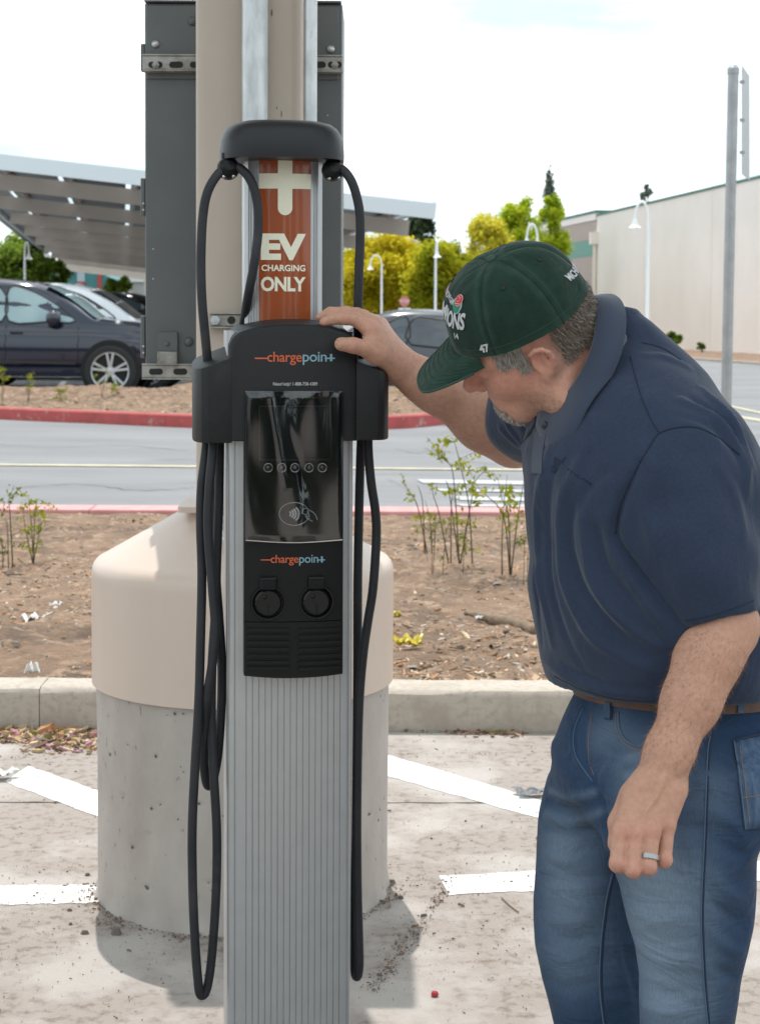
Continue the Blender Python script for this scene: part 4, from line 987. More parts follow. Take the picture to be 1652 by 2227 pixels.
p = at(262, 675, 36.5); car('parked_car', (p.x - .6, 36.4, .27), 0, P_black, M_gl_d, sed_top, sed_belt, sed_plan, sed_win, (1.35, -1.35), .33, 'low black car with an orange indicator between the black SUV and the white SUV', 'car', shield=(.3, 1.05), lamp=(1.95, .7))
p = at(872, 700, 27); car('parked_car', (p.x, 27.6, .10), math.pi, P_grey, M_gl_m, [(x, z * 1.03) for x, z in sed_top], sed_belt, sed_plan, [[(-1.45, .99), (-1.1, 1.33), (-.55, 1.39), (-.2, 1.40), (-.16, .985)], [(-.06, .985), (-.1, 1.40), (.12, 1.37), (.65, 1.08), (.78, .97)]], (1.35, -1.35), .33, 'dark grey car with tinted windows behind the resting hand', 'car', mirror=(.6, 1.02), handles=((-.1, .88),))

# ================================================================== lamps, signs
M_lpost = mat('white_lamp_paint', (0.86, 0.86, 0.85), 0.4); M_pole = mat('pole_galvanised', (0.42, 0.43, 0.44), 0.45, metal=0.5, col2=(0.34, 0.35, 0.36), nscale=14)
def lamp_post(px, ybase_z, Y, bx, ytop, label, face=-1):
    b0 = at(px, 700, Y); zt = at(px, ytop, Y).z; root = empty('lamp_post', (b0.x, Y, ybase_z), 0, label, 'lamp', 'white gooseneck lamps')
    H = zt - ybase_z; dx = at(bx, 700, Y).x - b0.x; w = abs(dx); r_ = .034; sc = .50
    MB().tube([(0, 0, -.05), (0, 0, .25), (0, 0, .3), (0, 0, H - .35)], [.07, .07, r_ * 1.15, r_ * .9], 14).build('pole', M_lpost, root, smooth=0.6)
    d = Vector((dx, 0, 0)) if face == 0 else Vector((dx, face * .25, 0)); R_ = d.length / 2
    arcp = [Vector((0, 0, H - .36))] + [d * (.5 - .5 * math.cos(math.pi * k / 10)) + Vector((0, 0, H - .35 + .33 * math.sin(math.pi * k / 10))) for k in range(11)]
    MB().tube(arcp, .022, 10).build('gooseneck', M_lpost, root, smooth=0.8)
    e = arcp[-1]
    MB().lathe([(a_ * sc, b_2 * sc) for a_, b_2 in ((.04, .06), (.06, .03), (.085, -.05), (.09, -.12), (.12, -.17), (.20, -.24), (.235, -.27), (.225, -.27), (.05, -.2))], 22, c=e).build('shade', M_lpost, root, smooth=0.7)
    MB().lathe([(.0001, .03), (.015, .022), (.02, .0), (.015, -.025)], 12, c=(0, 0, H - .30)).build('finial', M_lpost, root, smooth='all')
lamp_post(829, .11, 55, 804, 553, 'white gooseneck lamp in front of the big yellow tree', 0)
lamp_post(946, .11, 45, 949, 520, 'white lamp facing the camera just left of the green cap')
lamp_post(1166, .11, 37, 1143, 484, 'white gooseneck lamp whose shade shows above the green cap', 0)
lamp_post(1406, .11, 30.6, 1377, 436, 'white gooseneck lamp against the pale building wall', 0)
lamp_post(55, .27, 46, 64, 524, 'white gooseneck lamp by the green tree at far left', 0)
ss = empty('stop_sign', (at(879, 700, 52).x, 52, .1), 0, 'faded red octagonal stop sign over white plates behind the grey car', 'sign')
zc = at(879, 655, 52).z - .1
MB().tube([(0, 0, 0), (0, 0, zc + .1)], .03, 8).build('post', M_pole, ss)
MB().prism([(.165 * math.cos(R(22.5 + 45 * k)), .165 * math.sin(R(22.5 + 45 * k))) for k in range(8)], lambda x, y: (x, -.05, zc + y), lambda x, y: (x, -.035, zc + y)).build('sign_face', mat('faded_red_sign', (.62, .20, .18), .5), ss)
mesh_obj('lettering', text_mesh('STOP', .12, .002), mat('white_sign_print', (.75, .7, .7), .5), ss).matrix_local = Matrix.Translation((0, -.052, zc)) @ Matrix.Rotation(R(90), 4, 'X')
for dx in (-.1, .1): MB().box(dx - .08, dx + .08, -.05, -.035, zc - .48, zc - .20).build('plate', M_lpost, ss)
sp_ = at(1586, 600, 9.6); sp = empty('sign_post', (sp_.x, 9.6, .12), 0, 'tall grey metal sign post with a sign seen nearly edge-on behind the man', 'sign')
pb = at(1578, 900, 9.6); pt = at(1594, 148, 9.6); dl = pt - pb; foot = pb + dl * ((.12 - pb.z) / dl.z)
MB().tube([foot - sp.location, pt - sp.location], .0295, 22).build('pole', M_pole, sp, smooth=0.7)
MB().lathe([(.0001, .02), (.02, .017), (.033, .0), (.033, -.03)], 20, c=pt - sp.location).build('pole_cap', M_pole, sp, smooth=0.6)
a = at(1613, 142, 9.6) - sp.location; b = at(1613, 378, 9.6) - sp.location; dv = Vector((.30, .95, 0)).normalized()
sg = MB(); sg.obox((a + b) / 2 + dv * .21 , dv * .21, Vector((dv.y, -dv.x, 0)) * .0015, (a - b) / 2); sg.build('sign_plate', mat('sign_back_aluminium', (.44, .45, .46), .5), sp)
for q in (.2, .5, .85): c = b.lerp(a, q); MB().box(-.012, .012, -.012, .012, -.008, .008).build('bracket', M_pole, sp, loc=c)
sl = empty('street_light', (at(925, 700, 80).x, 80, .1), 0, 'curved grey street light arm over the yellow trees', 'lamp')
q0 = at(930, 556, 80) - sl.location; MB().tube([Vector((q0.x, 0, 0)), q0] + [at(x, y, 80) - sl.location for x, y in ((922, 541), (910, 529), (893, 521), (872, 519))], .09, 8).build('arm', M_pole, sl, smooth=0.8)
q1 = at(868, 519, 80) - sl.location; MB().box(-.5, .2, -.12, .12, -.08, .08).build('lamp_head', M_pole, sl, loc=q1, bevel=.04)

# ================================================================== buildings
M_wall = mat('cream_stucco', (0.90, 0.815, 0.765), 0.85, col2=(0.84, 0.76, 0.705), nscale=.35, ndetail=8, bump=0.1, bscale=6, bdist=.02)
M_green = mat('green_coping', (0.06, 0.17, 0.135), 0.6); M_btan = mat('tan_block', (0.46, 0.37, 0.33), 0.85, col2=(.43, .345, .305), nscale=2); M_gband = mat('green_band', (0.13, 0.30, 0.24), 0.6)
A_, B_ = Vector((12.45, 99, 0)), Vector((20.0, 42.5, 0)); dAB = (B_ - A_).normalized(); nW = Vector((-dAB.y, dAB.x, 0))      # outward: to the left
if nW.x > 0: nW = -nW
wb = empty('warehouse_building', A_, 0, 'long pale stucco building with green roof edge at right', 'building')
ZT = 1.46 + 233 * 99 / FPX
def wall_piece(t0, t1, z0, z1, o0, o1, name, m, org=A_, d=dAB, nn_=nW):
    mb = MB(); c = org + d * ((t0 + t1) / 2) + nn_ * ((o0 + o1) / 2) - A_; c.z = (z0 + z1) / 2
    return mb.obox(c, d * ((t1 - t0) / 2), nn_ * (abs(o1 - o0) / 2), Vector((0, 0, (z1 - z0) / 2))).build(name, m, wb)
LW = (B_ - A_).length
js = [0, 9.8, 20.5, 31, 42, LW]
for j in range(5): wall_piece(js[j] + .02, js[j + 1] - .02, -.1, ZT - .12, -.3, 0, 'wall_panel', M_wall)
wall_piece(0, LW, -.1, ZT - .15, -12, -.3, 'wall_core', M_wall); wall_piece(-.1, LW, ZT - .12, ZT - .0, -12, .05, 'roof_edge', M_green)
dp = A_ + nW * .12 - A_; MB().box(dp.x - .09, dp.x + .09, dp.y - .09, dp.y + .09, 0, ZT - 1.7).build('downpipe', M_wall, wb); MB().box(dp.x - .28, dp.x + .28, dp.y - .28, dp.y + .28, ZT - 1.75, ZT - 1.05).build('rain_hopper', M_wall, wb)
P1 = Vector((10.35, 113, 0)); d2 = (A_ - P1).normalized(); n2 = Vector((-d2.y, d2.x, 0)); n2 = n2 if n2.x < 0 else -n2; L2 = (A_ - P1).length
zs = [(0, 1.0, 'tan'), (1.0, 2.9, 'tan'), (2.9, 3.25, 'wall'), (3.25, 5.3, 'tan'), (5.3, 6.25, 'green'), (6.25, 7.35, 'tan'), (7.35, 7.75, 'wall')]
for z0, z1, kd in zs: wall_piece(.0, L2 - .05, z0, z1 - .01, -.4, .0 if kd != 'wall' else .05, 'facade_band', {'tan': M_btan, 'wall': M_wall, 'green': M_gband}[kd], P1, d2, n2)
wall_piece(.0, L2, 0, 7.6, -10, -.4, 'wall_core', M_wall, P1, d2, n2); wall_piece(-.1, L2, 7.75, 7.9, -10, .1, 'roof_edge', M_green, P1, d2, n2)
# bed at the foot of the wall
wbed = MB(); e0, e1 = A_ + nW * .0, B_; v = [e0 + Vector((0, 0, .14)), e1 + Vector((0, 0, .14)), e1 + nW * 6.2 + Vector((0, 0, .12)), e0 + nW * 6.2 + Vector((0, 0, .12))]
wbed.add(v, [(0, 1, 2, 3)]); tag(wbed.build('planting_bed', M_dirt), kind='structure')
kb = MB(); c0, c1 = e0 + nW * 6.3, e1 + nW * 6.3; kb.bar(c0 + Vector((0, 0, .10)), c1 + Vector((0, 0, .10)), .22, .2); tag(kb.build('kerb', M_kerb), kind='structure')
# teal hall and white shed at the far left
M_teal = mat('teal_cladding', (0.055, 0.21, 0.21), 0.6, col2=(.05, .19, .19), nscale=1); M_brick = mat('brick_red_panel', (0.34, 0.07, 0.06), 0.7); M_pane = mat('pale_window', (0.35, 0.42, 0.45), 0.1)
th = empty('teal_building', (at(160, 700, 90).x, 90, .2), 0, 'teal gabled building with red panels under its windows', 'building')
def TB(x0, y0, x1, y1, d0, d1, name, m, par): 
    a = at(x0, y0, 90) - th.location; b = at(x1, y1, 90) - th.location; return MB().box(a.x, b.x, d0, d1, b.z, a.z).build(name, m, par)
ol = [(70, 700), (70, 592), (150, 560), (246, 606), (246, 700)]
oq = [at(x, y, 90) - th.location for x, y in ol]; mb = MB(); mb.add([(p.x, 0, p.z) for p in oq] + [(p.x, 12, p.z) for p in oq], [(4, 3, 2, 1, 0), (5, 6, 7, 8, 9)] + [(i, (i + 1) % 5, 5 + (i + 1) % 5, 5 + i) for i in range(5)]); mb.build('wall', M_teal, th)
for x0, x1 in ((122, 138), (168, 185)):
    w = TB(x0, 592, x1, 612, -.1, .02, 'window', M_pane, th); TB(x0, 612, x1, 640, -.1, .02, 'red_panel', M_brick, th)
TB(212, 588, 222, 640, -.08, .02, 'red_panel', M_brick, th); TB(145, 590, 160, 596, -.3, .02, 'awning', M_trim, th)
sh = empty('white_shed', (at(275, 700, 95).x, 95, .2), 0, 'low white shed with pale roof right of the teal building', 'building')
a = at(222, 612, 95) - sh.location; b = at(330, 700, 95) - sh.location; MB().box(a.x, b.x, 0, 8, b.z, a.z).build('wall', mat('shed_wall', (.42, .41, .38), .8), sh)
a = at(220, 592, 95) - sh.location; b = at(334, 613, 95) - sh.location; MB().prism([(a.x + .3, a.z), (b.x, a.z), (b.x, b.z), (a.x, b.z)], lambda x, z: (x, -.15, z), lambda x, z: (x, 8, z)).build('roof', mat('shed_roof', (.72, .72, .70), .6), sh)
bk = empty('basketball_backboard', (at(171, 700, 60).x, 60, .25), 0, 'white fan-shaped basketball backboard in front of the teal building', 'backboard')
c = at(171, 634, 60) - bk.location; s_ = 60 / FPX
MB().prism([(18 * s_ * math.cos(R(180 * k / 14)), 18 * s_ * math.sin(R(180 * k / 14))) for k in range(15)] + [(-9 * s_, -4 * s_), (9 * s_, -4 * s_)][::1], lambda x, z: (c.x + x, -.03, c.z + z), lambda x, z: (c.x + x, .03, c.z + z)).build('board', M_lpost, bk)
MB().tube([(c.x, .06, 0), (c.x, .06, c.z)], .06, 8).build('post', M_pole, bk)
rg = MB(); rg.tube([(c.x + .2 * math.cos(q), -.25 + .2 * math.sin(q), c.z - .02) for q in [2 * math.pi * k / 16 for k in range(16)]], .015, 6, closed=True); rg.build('hoop', M_ind, bk)
os_ = empty('oval_sign', (at(285, 700, 58).x, 58, .25), 0, 'small white oval sign beside the shed bush', 'sign'); c = at(285, 640, 58) - os_.location
MB().prism([(.11 * math.cos(R(20 * k)), .17 * math.sin(R(20 * k))) for k in range(18)], lambda x, z: (c.x + x, -.02, c.z + z), lambda x, z: (c.x + x, .02, c.z + z)).build('plate', M_lpost, os_); MB().tube([(c.x, .04, 0), (c.x, .04, c.z)], .03, 8).build('post', M_pole, os_)
# ================================================================== trees and plants
def leaf_mat(name, c1, c2, c3, ns=1.4, trans=.35):
    m = bpy.data.materials.new(name); m.use_nodes = True; t = m.node_tree; N = t.nodes; N.clear(); Lk = t.links
    out = N.new('ShaderNodeOutputMaterial'); mx = N.new('ShaderNodeMixShader'); df = N.new('ShaderNodeBsdfDiffuse'); tr = N.new('ShaderNodeBsdfTranslucent')
    tc = N.new('ShaderNodeTexCoord'); n1 = N.new('ShaderNodeTexNoise'); n1.inputs['Scale'].default_value = ns; n1.inputs['Detail'].default_value = 3; rp = N.new('ShaderNodeValToRGB')
    e = rp.color_ramp.elements; e[0].position = .32; e[0].color = (*c1, 1); e[1].position = .68; e[1].color = (*c3, 1); k = e.new(.5); k.color = (*c2, 1)
    Lk.new(tc.outputs['Object'], n1.inputs['Vector']); Lk.new(n1.outputs['Fac'], rp.inputs['Fac'])
    Lk.new(rp.outputs['Color'], df.inputs['Color']); Lk.new(rp.outputs['Color'], tr.inputs['Color']); mx.inputs[0].default_value = trans
    Lk.new(df.outputs[0], mx.inputs[1]); Lk.new(tr.outputs[0], mx.inputs[2]); Lk.new(mx.outputs[0], out.inputs[0]); return m
M_bark = mat('bark', (.10, .075, .055), .9, col2=(.06, .045, .035), nscale=6)
def leaves_np(cent, n, size, rg, up=.3):
    """leaf quads around given centres; returns arrays"""
    c = np.asarray(cent); d = rg.normal(size=(n, 3)); d /= np.linalg.norm(d, axis=1, keepdims=True); d[:, 2] += up; d /= np.linalg.norm(d, axis=1, keepdims=True)
    a = np.cross(d, rg.normal(size=(n, 3))); a /= np.linalg.norm(a, axis=1, keepdims=True); b = np.cross(d, a); s = size * rg.uniform(.6, 1.3, (n, 1))
    V = np.stack([c - a * s, c + b * s * .55, c + a * s, c - b * s * .55], 1).reshape(-1, 3); F = np.arange(4 * n).reshape(-1, 4); return V, F
def tree(name, px, ytop, ybot, wpx, Y, m, label, z0=.1, nlobes=26, nleaf=9000, leaf=.14, shape='round', seed=1, gaps=.0, group='trees in the background'):
    rg = np.random.default_rng(seed); b0 = at(px, 700, Y); s = Y / FPX; zt = at(px, ytop, Y).z; zl = at(px, ybot, Y).z
    root = empty(name, (b0.x, Y, z0), 0, label, 'tree', group)
    H = zt - zl; W = wpx * s / 2; cz = (zt + zl) / 2 - z0
    lob = []
    for i in range(nlobes):
        if shape == 'cone':
            t = rg.uniform(0, 1) ** .8; r_ = W * (1 - t) * rg.uniform(.3, 1.0) + .05 * W; a = rg.uniform(0, 6.28); lob.append((r_ * math.cos(a), r_ * math.sin(a), zl - z0 + H * t, W * (.12 + .28 * (1 - t)), H * .045))
        else:
            d = rg.normal(size=3); d /= np.linalg.norm(d); q = rg.uniform(.3, .90) ** .7
            rl = rg.uniform(.20, .36) * min(W, H / 2) * 1.1
            if shape == 'tall':
                t = rg.uniform(.0, .97); wr_ = W * (.22 + .78 * min(1, 1.5 * (1 - t)) ** .7); a = rg.uniform(0, 6.28); q2 = rg.uniform(0, 1) ** .5 * .8
                rl = rg.uniform(.26, .46) * W * (.45 + .55 * (1 - t)); lob.append((wr_ * q2 * math.cos(a), wr_ * q2 * math.sin(a), zl - z0 + H * t * .96, rl, rl * 1.15))
            else: lob.append((d[0] * W * q, d[1] * W * q, cz + d[2] * H / 2 * q * .93, rl, rl * .8))
    lob = np.array(lob); w = lob[:, 3] ** 2; w = w / w.sum(); idx = rg.choice(len(lob), nleaf, p=w)
    d = rg.normal(size=(nleaf, 3)); d /= np.linalg.norm(d, axis=1, keepdims=True); rad = np.abs(rg.normal(.72, .30, (nleaf, 1)))
    P = lob[idx, :3] + d * rad * np.stack([lob[idx, 3], lob[idx, 3], lob[idx, 4]], 1)
    if shape != 'cone': P = P[P[:, 2] < zt - z0 + .1]
    V, F = leaves_np(P, len(P), leaf, rg, up=.9); npmesh('crown', V, F, m, root, smooth=False)
    tb = MB(); tb.tube([(0, 0, -.2), (.05, 0, (zl - z0) * .5), (0, 0, zl - z0 + H * .25), (.03, 0, zl - z0 + H * .8)], [W * .09 + .04, W * .075 + .03, W * .06 + .02, .02], 9)
    for i in range(8):
        l = lob[rg.integers(len(lob))]; tb.tube([(0, 0, zl - z0 + H * rg.uniform(.0, .4)), Vector((l[0], l[1], l[2])) * .6 + Vector((0, 0, .3 * (zl - z0))), (l[0], l[1], l[2])], [W * .035 + .015, W * .02 + .01, .008], 5)
    tb.build('trunk', M_bark, root, smooth='all'); return root
L_gold = leaf_mat('golden_leaves', (.42, .36, .015), (.62, .53, .03), (.74, .63, .06), 1.2, .6)
L_yg = leaf_mat('yellow_green_leaves', (.22, .26, .018), (.40, .40, .025), (.58, .52, .04), 1.1, .6)
L_lime = leaf_mat('lime_leaves', (.30, .40, .02), (.46, .55, .035), (.60, .64, .06), .8, .6)
L_yel2 = leaf_mat('pale_yellow_leaves', (.55, .51, .05), (.68, .62, .07), (.76, .69, .12), .8, .6)
L_dark = leaf_mat('dark_pine_needles', (.03, .05, .026), (.05, .075, .036), (.075, .10, .048), .7, .2)
L_con = leaf_mat('grey_conifer_needles', (.11, .145, .12), (.16, .20, .16), (.21, .25, .19), .5, .3)
L_grn = leaf_mat('fresh_green_leaves', (.12, .20, .03), (.20, .29, .045), (.32, .38, .06), 1.2, .45)
L_shrub = leaf_mat('shrub_leaves', (.08, .13, .02), (.15, .22, .03), (.22, .28, .04), 2, .4)
tree('golden_tree', 826, 506, 700, 215, 66, L_gold, 'big rounded golden yellow tree right of the charger', nlobes=80, nleaf=42000, leaf=.085, seed=2)
tree('leafy_tree', 965, 512, 700, 180, 62, L_yg, 'yellow-green tree behind the lamp left of the green cap', nlobes=60, nleaf=30000, leaf=.085, seed=3)
tree('leafy_tree', 1062, 460, 690, 165, 82, L_yel2, 'slim pale yellow tree rising just behind the green cap', nlobes=70, nleaf=26000, leaf=.09, shape='tall', seed=4)
tree('leafy_tree', 1126, 418, 690, 165, 86, L_lime, 'tall lime green tree above the green cap', nlobes=70, nleaf=30000, leaf=.10, shape='tall', seed=5)
tree('leafy_tree', 1194, 412, 690, 115, 96, L_lime, 'lime green treetop beside the tan building end', nlobes=46, nleaf=16000, leaf=.10, shape='tall', seed=6)
tree('dark_pine', 912, 450, 690, 110, 105, L_dark, 'dark evergreen behind the end of the far carport', nlobes=50, nleaf=16000, leaf=.16, shape='tall', seed=7)
tree('dark_pine', 800, 515, 690, 140, 100, L_dark, 'dark evergreen behind the golden tree', nlobes=40, nleaf=9000, leaf=.16, seed=8)
tree('conifer', 1191, 372, 640, 90, 130, L_con, 'tall pointed grey-green conifer against the sky', nlobes=110, nleaf=6500, leaf=.16, shape='cone', seed=9)
tree('dark_pine', 1405, 393, 500, 50, 125, L_con, 'small treetop peeking over the pale building roof', nlobes=18, nleaf=1100, leaf=.16, shape='tall', seed=10, z0=.1)
tree('leafy_tree', 42, 494, 700, 175, 70, L_grn, 'green tree behind the lamp at the far left edge', nlobes=44, nleaf=17000, leaf=.10, seed=11)
tree('leafy_tree', 118, 555, 700, 76, 72, L_grn, 'smaller green tree in front of the teal building', nlobes=24, nleaf=6000, leaf=.09, seed=12)
tree('bush', 254, 596, 664, 66, 62, L_shrub, 'round green bush in front of the white shed', nlobes=20, nleaf=6000, leaf=.07, seed=13, group=None)
tree('bush', 1000, 668, 720, 120, 40, L_lime, 'low green hedge bush behind the grey car', nlobes=16, nleaf=5000, leaf=.05, seed=14, group=None)
rb = tree('leafy_tree', 1002, 600, 690, 75, 60, leaf_mat('copper_leaves', (.16, .08, .05), (.22, .12, .075), (.27, .18, .10), 1.5), 'small copper-brown tree behind the lamp by the cap', nlobes=18, nleaf=5000, leaf=.08, seed=15)
tree('bush', 1461, 720, 757, 38, 80, L_shrub, "green shrub at the foot of the pale wall by the man's shoulder", nlobes=14, nleaf=4000, leaf=.06, seed=16, group=None)
tree('bush', 1525, 744, 761, 24, 76, L_shrub, 'small low shrub at the foot of the pale wall near the sign post', nlobes=10, nleaf=1800, leaf=.05, seed=17, group=None)
for i, (px, w, h, lb) in enumerate(((790, 90, 26, 'dark hedge behind the golden tree trunk, left half'), (905, 120, 24, 'dark hedge behind the stop sign'))):
    tree('bush', px, 690 - h, 700, w, 75, L_dark, lb, nlobes=18, nleaf=4000, leaf=.08, seed=30 + i, group=None)
for i, (px, y0, y1, w) in enumerate(((845, 655, 690, 60), (905, 650, 692, 40))): pass
fb_ = MB(); a = at(912, 668, 70); b = at(1000, 676, 70); wv = tag(MB().box(a.x, b.x, 70, 72, b.z, a.z).build('white_wall', M_lpost), 'low white wall behind the bush by the green cap', 'wall')
# added hedge behind the camera, unseen; darkens and streaks reflections in the screen
rg = np.random.default_rng(77)
hg = empty('hedge', (0, -7.5, 0), 0, 'unseen hedge added behind the viewer to darken reflections in the charger screen', 'hedge')
hp = np.stack([rg.choice([-7.6, -5.2, -3.1, -1.35, -.25, .95, 2.6, 4.4, 6.9], 9000) + rg.uniform(-1, 1, 9000) * rg.choice([.25, .4, .6], 9000), rg.uniform(-.7, .7, 9000), rg.uniform(.05, 3.0, 9000)], 1); hp[:, 2] += .25 * np.sin(hp[:, 0] * 1.3) * (hp[:, 2] / 3)
V, F = leaves_np(hp, len(hp), .17, rg); npmesh('added_foliage', V, F, L_dark, hg, smooth=False); MB().box(-14, 14, -.35, .35, 0, 1.1).build('added_hedge_core', mat('added_hedge_inner', (.02, .03, .015), .9), hg)

# ------------------------------------------------------------------ saplings in the beds
L_sap = leaf_mat('sapling_leaves', (.13, .19, .015), (.26, .30, .025), (.40, .38, .03), 9, .5)
L_sap2 = leaf_mat('olive_leaves', (.10, .13, .03), (.18, .20, .05), (.28, .28, .07), 9, .4)
M_stem = mat('sapling_stem', (.12, .075, .05), .8, col2=(.08, .09, .04), nscale=20)
def sapling(stems, Y, label, lm=L_sap, leaf=.016, seed=1, dens=1.0, r0=.0045, base=None, zg=None):
    """stems: lists of photo points from foot to tip"""
    rg = np.random.default_rng(seed); f0 = at(*stems[0][0], Y); zg_ = zg if zg is not None else bed_z(f0.x, Y); root = empty('sapling', (f0.x, Y, zg_), 0, label, 'sapling', 'saplings in the planting beds')
    C_ = []; nrm = []
    for si, st in enumerate(stems):
        yo = rg.uniform(-.12, .12) if si else 0
        P_ = [at(x, y, Y + yo * (i / max(1, len(st) - 1))) for i, (x, y) in enumerate(st)]
        P_[0].z = min(P_[0].z, zg_ + .005); Pc = catmull(P_, 5); n = len(Pc); k = max(.45, min(1, (Pc[-1] - Pc[0]).length / .35))
        MB().tube([p - root.location for p in Pc], [r0 * k * (1 - .75 * i / (n - 1)) for i in range(n)], 6).build('stem', M_stem, root, smooth='all')
        for i in range(int(n * .25), n):
            if rg.uniform() < .42 * dens:                      # a side leaf stalk with paired leaflets
                d = Vector((rg.uniform(-1, 1), rg.uniform(-1, 1), rg.uniform(-.3, .9))).normalized(); L_ = rg.uniform(.05, .12) * (leaf / .016)
                MB().tube([Pc[i] - root.location, Pc[i] + d * L_ - root.location], .0012, 4).build('leaf_stalk', M_stem, root) if L_ > .085 else None
                for q in np.linspace(.3, 1, 5):
                    for s_ in (-1, 1):
                        sd = d.cross(Vector((0, 0, 1))); sd = sd.normalized() if sd.length > .01 else Vector((1, 0, 0)); C_.append(tuple(Pc[i] + d * L_ * q + sd * s_ * leaf * .8 - root.location - Vector((0, 0, .012 * q))))
    if C_:
        V, F = leaves_np(np.array(C_) + rg.normal(0, leaf * .5, (len(C_), 3)), len(C_), leaf * .85, rg, up=.25); tag(npmesh('leaves', V, F, lm, root, smooth=False), kind='stuff')
    return root
def rz(x, y): return ((1060 + x * .3457) / 1.3347, (1230 + y * .3457) / 1.3347)
def rs(*p): return [rz(*q) for q in p]
sapling([rs((900, 930), (870, 700), (810, 400), (755, 180), (725, 120)), rs((790, 900), (760, 700), (735, 420), (700, 330), (610, 240)), rs((800, 900), (880, 700), (925, 480), (1010, 395)), rs((790, 920), (700, 560), (665, 480)), rs((700, 930), (620, 760), (570, 600), (560, 490)), rs((720, 940), (720, 700), (745, 560))], 9.0, 'tallest leggy sapling with yellow-green leaves behind the charger, right', seed=1, leaf=.020, dens=.8)
sapling([rs((520, 900), (440, 700), (360, 560), (330, 510)), rs((500, 890), (480, 660), (440, 520)), rs((560, 960), (540, 800), (500, 640))], 9.3, 'small sapling with bare stems just left of the tallest one', seed=2, leaf=.014, dens=.7)
sapling([rs((1220, 1010), (1200, 760), (1150, 640), (1110, 450)), rs((1225, 1000), (1270, 850), (1310, 600), (1330, 470)), rs((1215, 1010), (1160, 780), (1000, 590), (960, 560)), rs((1150, 1000), (1150, 850), (1190, 430))], 8.6, 'bright leafed sapling close to the man\'s belly', seed=3, leaf=.022, dens=.8)
sapling([rs((560, 980), (555, 900), (520, 860)), rs((570, 980), (590, 880), (600, 830)), rs((650, 970), (680, 900), (730, 830)), rs((820, 960), (840, 880), (860, 840))], 8.7, 'low green sprout at the foot of the tallest sapling', lm=L_sap2, seed=4, leaf=.013, dens=1.1, r0=.003)
sapling([rs((1330, 1050), (1335, 980), (1320, 950)), rs((1360, 1050), (1370, 990), (1385, 970))], 8.3, 'tiny green sprout beside the man\'s shirt', lm=L_sap2, seed=5, leaf=.014, dens=1.2, r0=.003)
def lz(x, y): return (x * .4043 / 1.3347, (1400 + y * .4043) / 1.3347)
sapling([[lz(*q) for q in s_] for s_ in (((240, 450), (225, 300), (205, 110)), ((235, 420), (180, 320), (165, 170)), ((240, 430), (290, 330), (330, 250)), ((238, 400), (250, 240), (270, 120)))], 9.3, 'sapling with small yellow leaves in the near bed at left', seed=6, leaf=.016, dens=1.1, lm=L_sap)
sapling([[lz(*q) for q in s_] for s_ in (((20, 480), (10, 400), (-20, 330)), ((15, 470), (50, 420), (70, 410)), ((60, 400), (50, 300), (10, 270)), ((90, 300), (70, 200), (60, 130)))], 9.0, 'sapling cut by the left edge of the picture in the near bed', seed=7, leaf=.018, dens=1.1, lm=L_sap2)
for i, (px, py, h, lb) in enumerate(((5, 846, 40, 'yellow-green weed at the left edge of the far island'), (62, 850, 32, 'pale weed under the navy SUV door'), (222, 846, 36, 'weed in front of the navy SUV front wheel'), (255, 848, 14, 'tiny weed right of the SUV wheel weed'), (135, 872, 24, 'low weed in the middle of the far island'), (870, 862, 30, 'weed on the island under the man\'s forearm'), (895, 866, 18, 'small weed on the island right of the holster'))):
    p = at(px, py, 23.6); zz = island_z(p.x, 23.6); rg2 = random.Random(i)
    sapling([[(px, py + 6), (px + rg2.uniform(-6, 6), py - h * .5), (px + rg2.uniform(-12, 12), py - h)] for _ in range(3)], 23.6, lb, seed=40 + i, leaf=.018, dens=.9, r0=.004, zg=zz - .02)

# ================================================================== litter on the ground
rg = np.random.default_rng(5)
def chips(name, pos, size, mats, seed, kind='stuff', parent=None, flat=.25):
    rg = np.random.default_rng(seed); n = len(pos); L_ = size * rg.lognormal(0, .45, n); W_ = L_ * rg.uniform(.15, .45, n); H_ = L_ * flat * rg.uniform(.1, .5, n); a = rg.uniform(0, 6.28, n); tl = rg.normal(0, .25, n)
    base = np.array([(-1, -.6, 0), (.2, -1, 0), (1, .1, 0), (-.3, .9, 0), (-.9, -.4, 1), (.15, -.8, 1.1), (.85, .1, .8), (-.3, .7, 1.0)], float)
    P_ = base[None] * np.stack([L_ / 2, W_ / 2, H_], 1)[:, None]; P_[:, :, 2] += P_[:, :, 0] * tl[:, None]
    c, s = np.cos(a)[:, None], np.sin(a)[:, None]; X = P_[:, :, 0] * c - P_[:, :, 1] * s; Y_ = P_[:, :, 0] * s + P_[:, :, 1] * c
    V = np.stack([X, Y_, P_[:, :, 2]], -1) + pos[:, None]; f0 = np.array([(4, 5, 6, 7), (0, 1, 5, 4), (1, 2, 6, 5), (2, 3, 7, 6), (3, 0, 4, 7)]); F = (f0[None] + 8 * np.arange(n)[:, None, None]).reshape(-1, 4)
    o = npmesh(name, V.reshape(-1, 3), F, mats, parent, smooth=False); mi = np.repeat(rg.integers(0, len(mats), n), 5); o.data.polygons.foreach_set('material_index', mi.astype(np.int32)); return tag(o, kind=kind)
CH = [mat('chip_brown', (.22, .13, .075), .9), mat('chip_tan', (.42, .28, .17), .9), mat('chip_pale', (.56, .43, .30), .9), mat('chip_dark', (.12, .08, .055), .95), mat('chip_orange', (.48, .25, .12), .9), mat('chip_grey', (.44, .39, .34), .9)]
n = 26000; yy = 6.25 + (11.65 - 6.25) * rg.uniform(0, 1, n) ** 1.5; xx = rg.uniform(-1, 1, n) * (.4 + yy * .245)
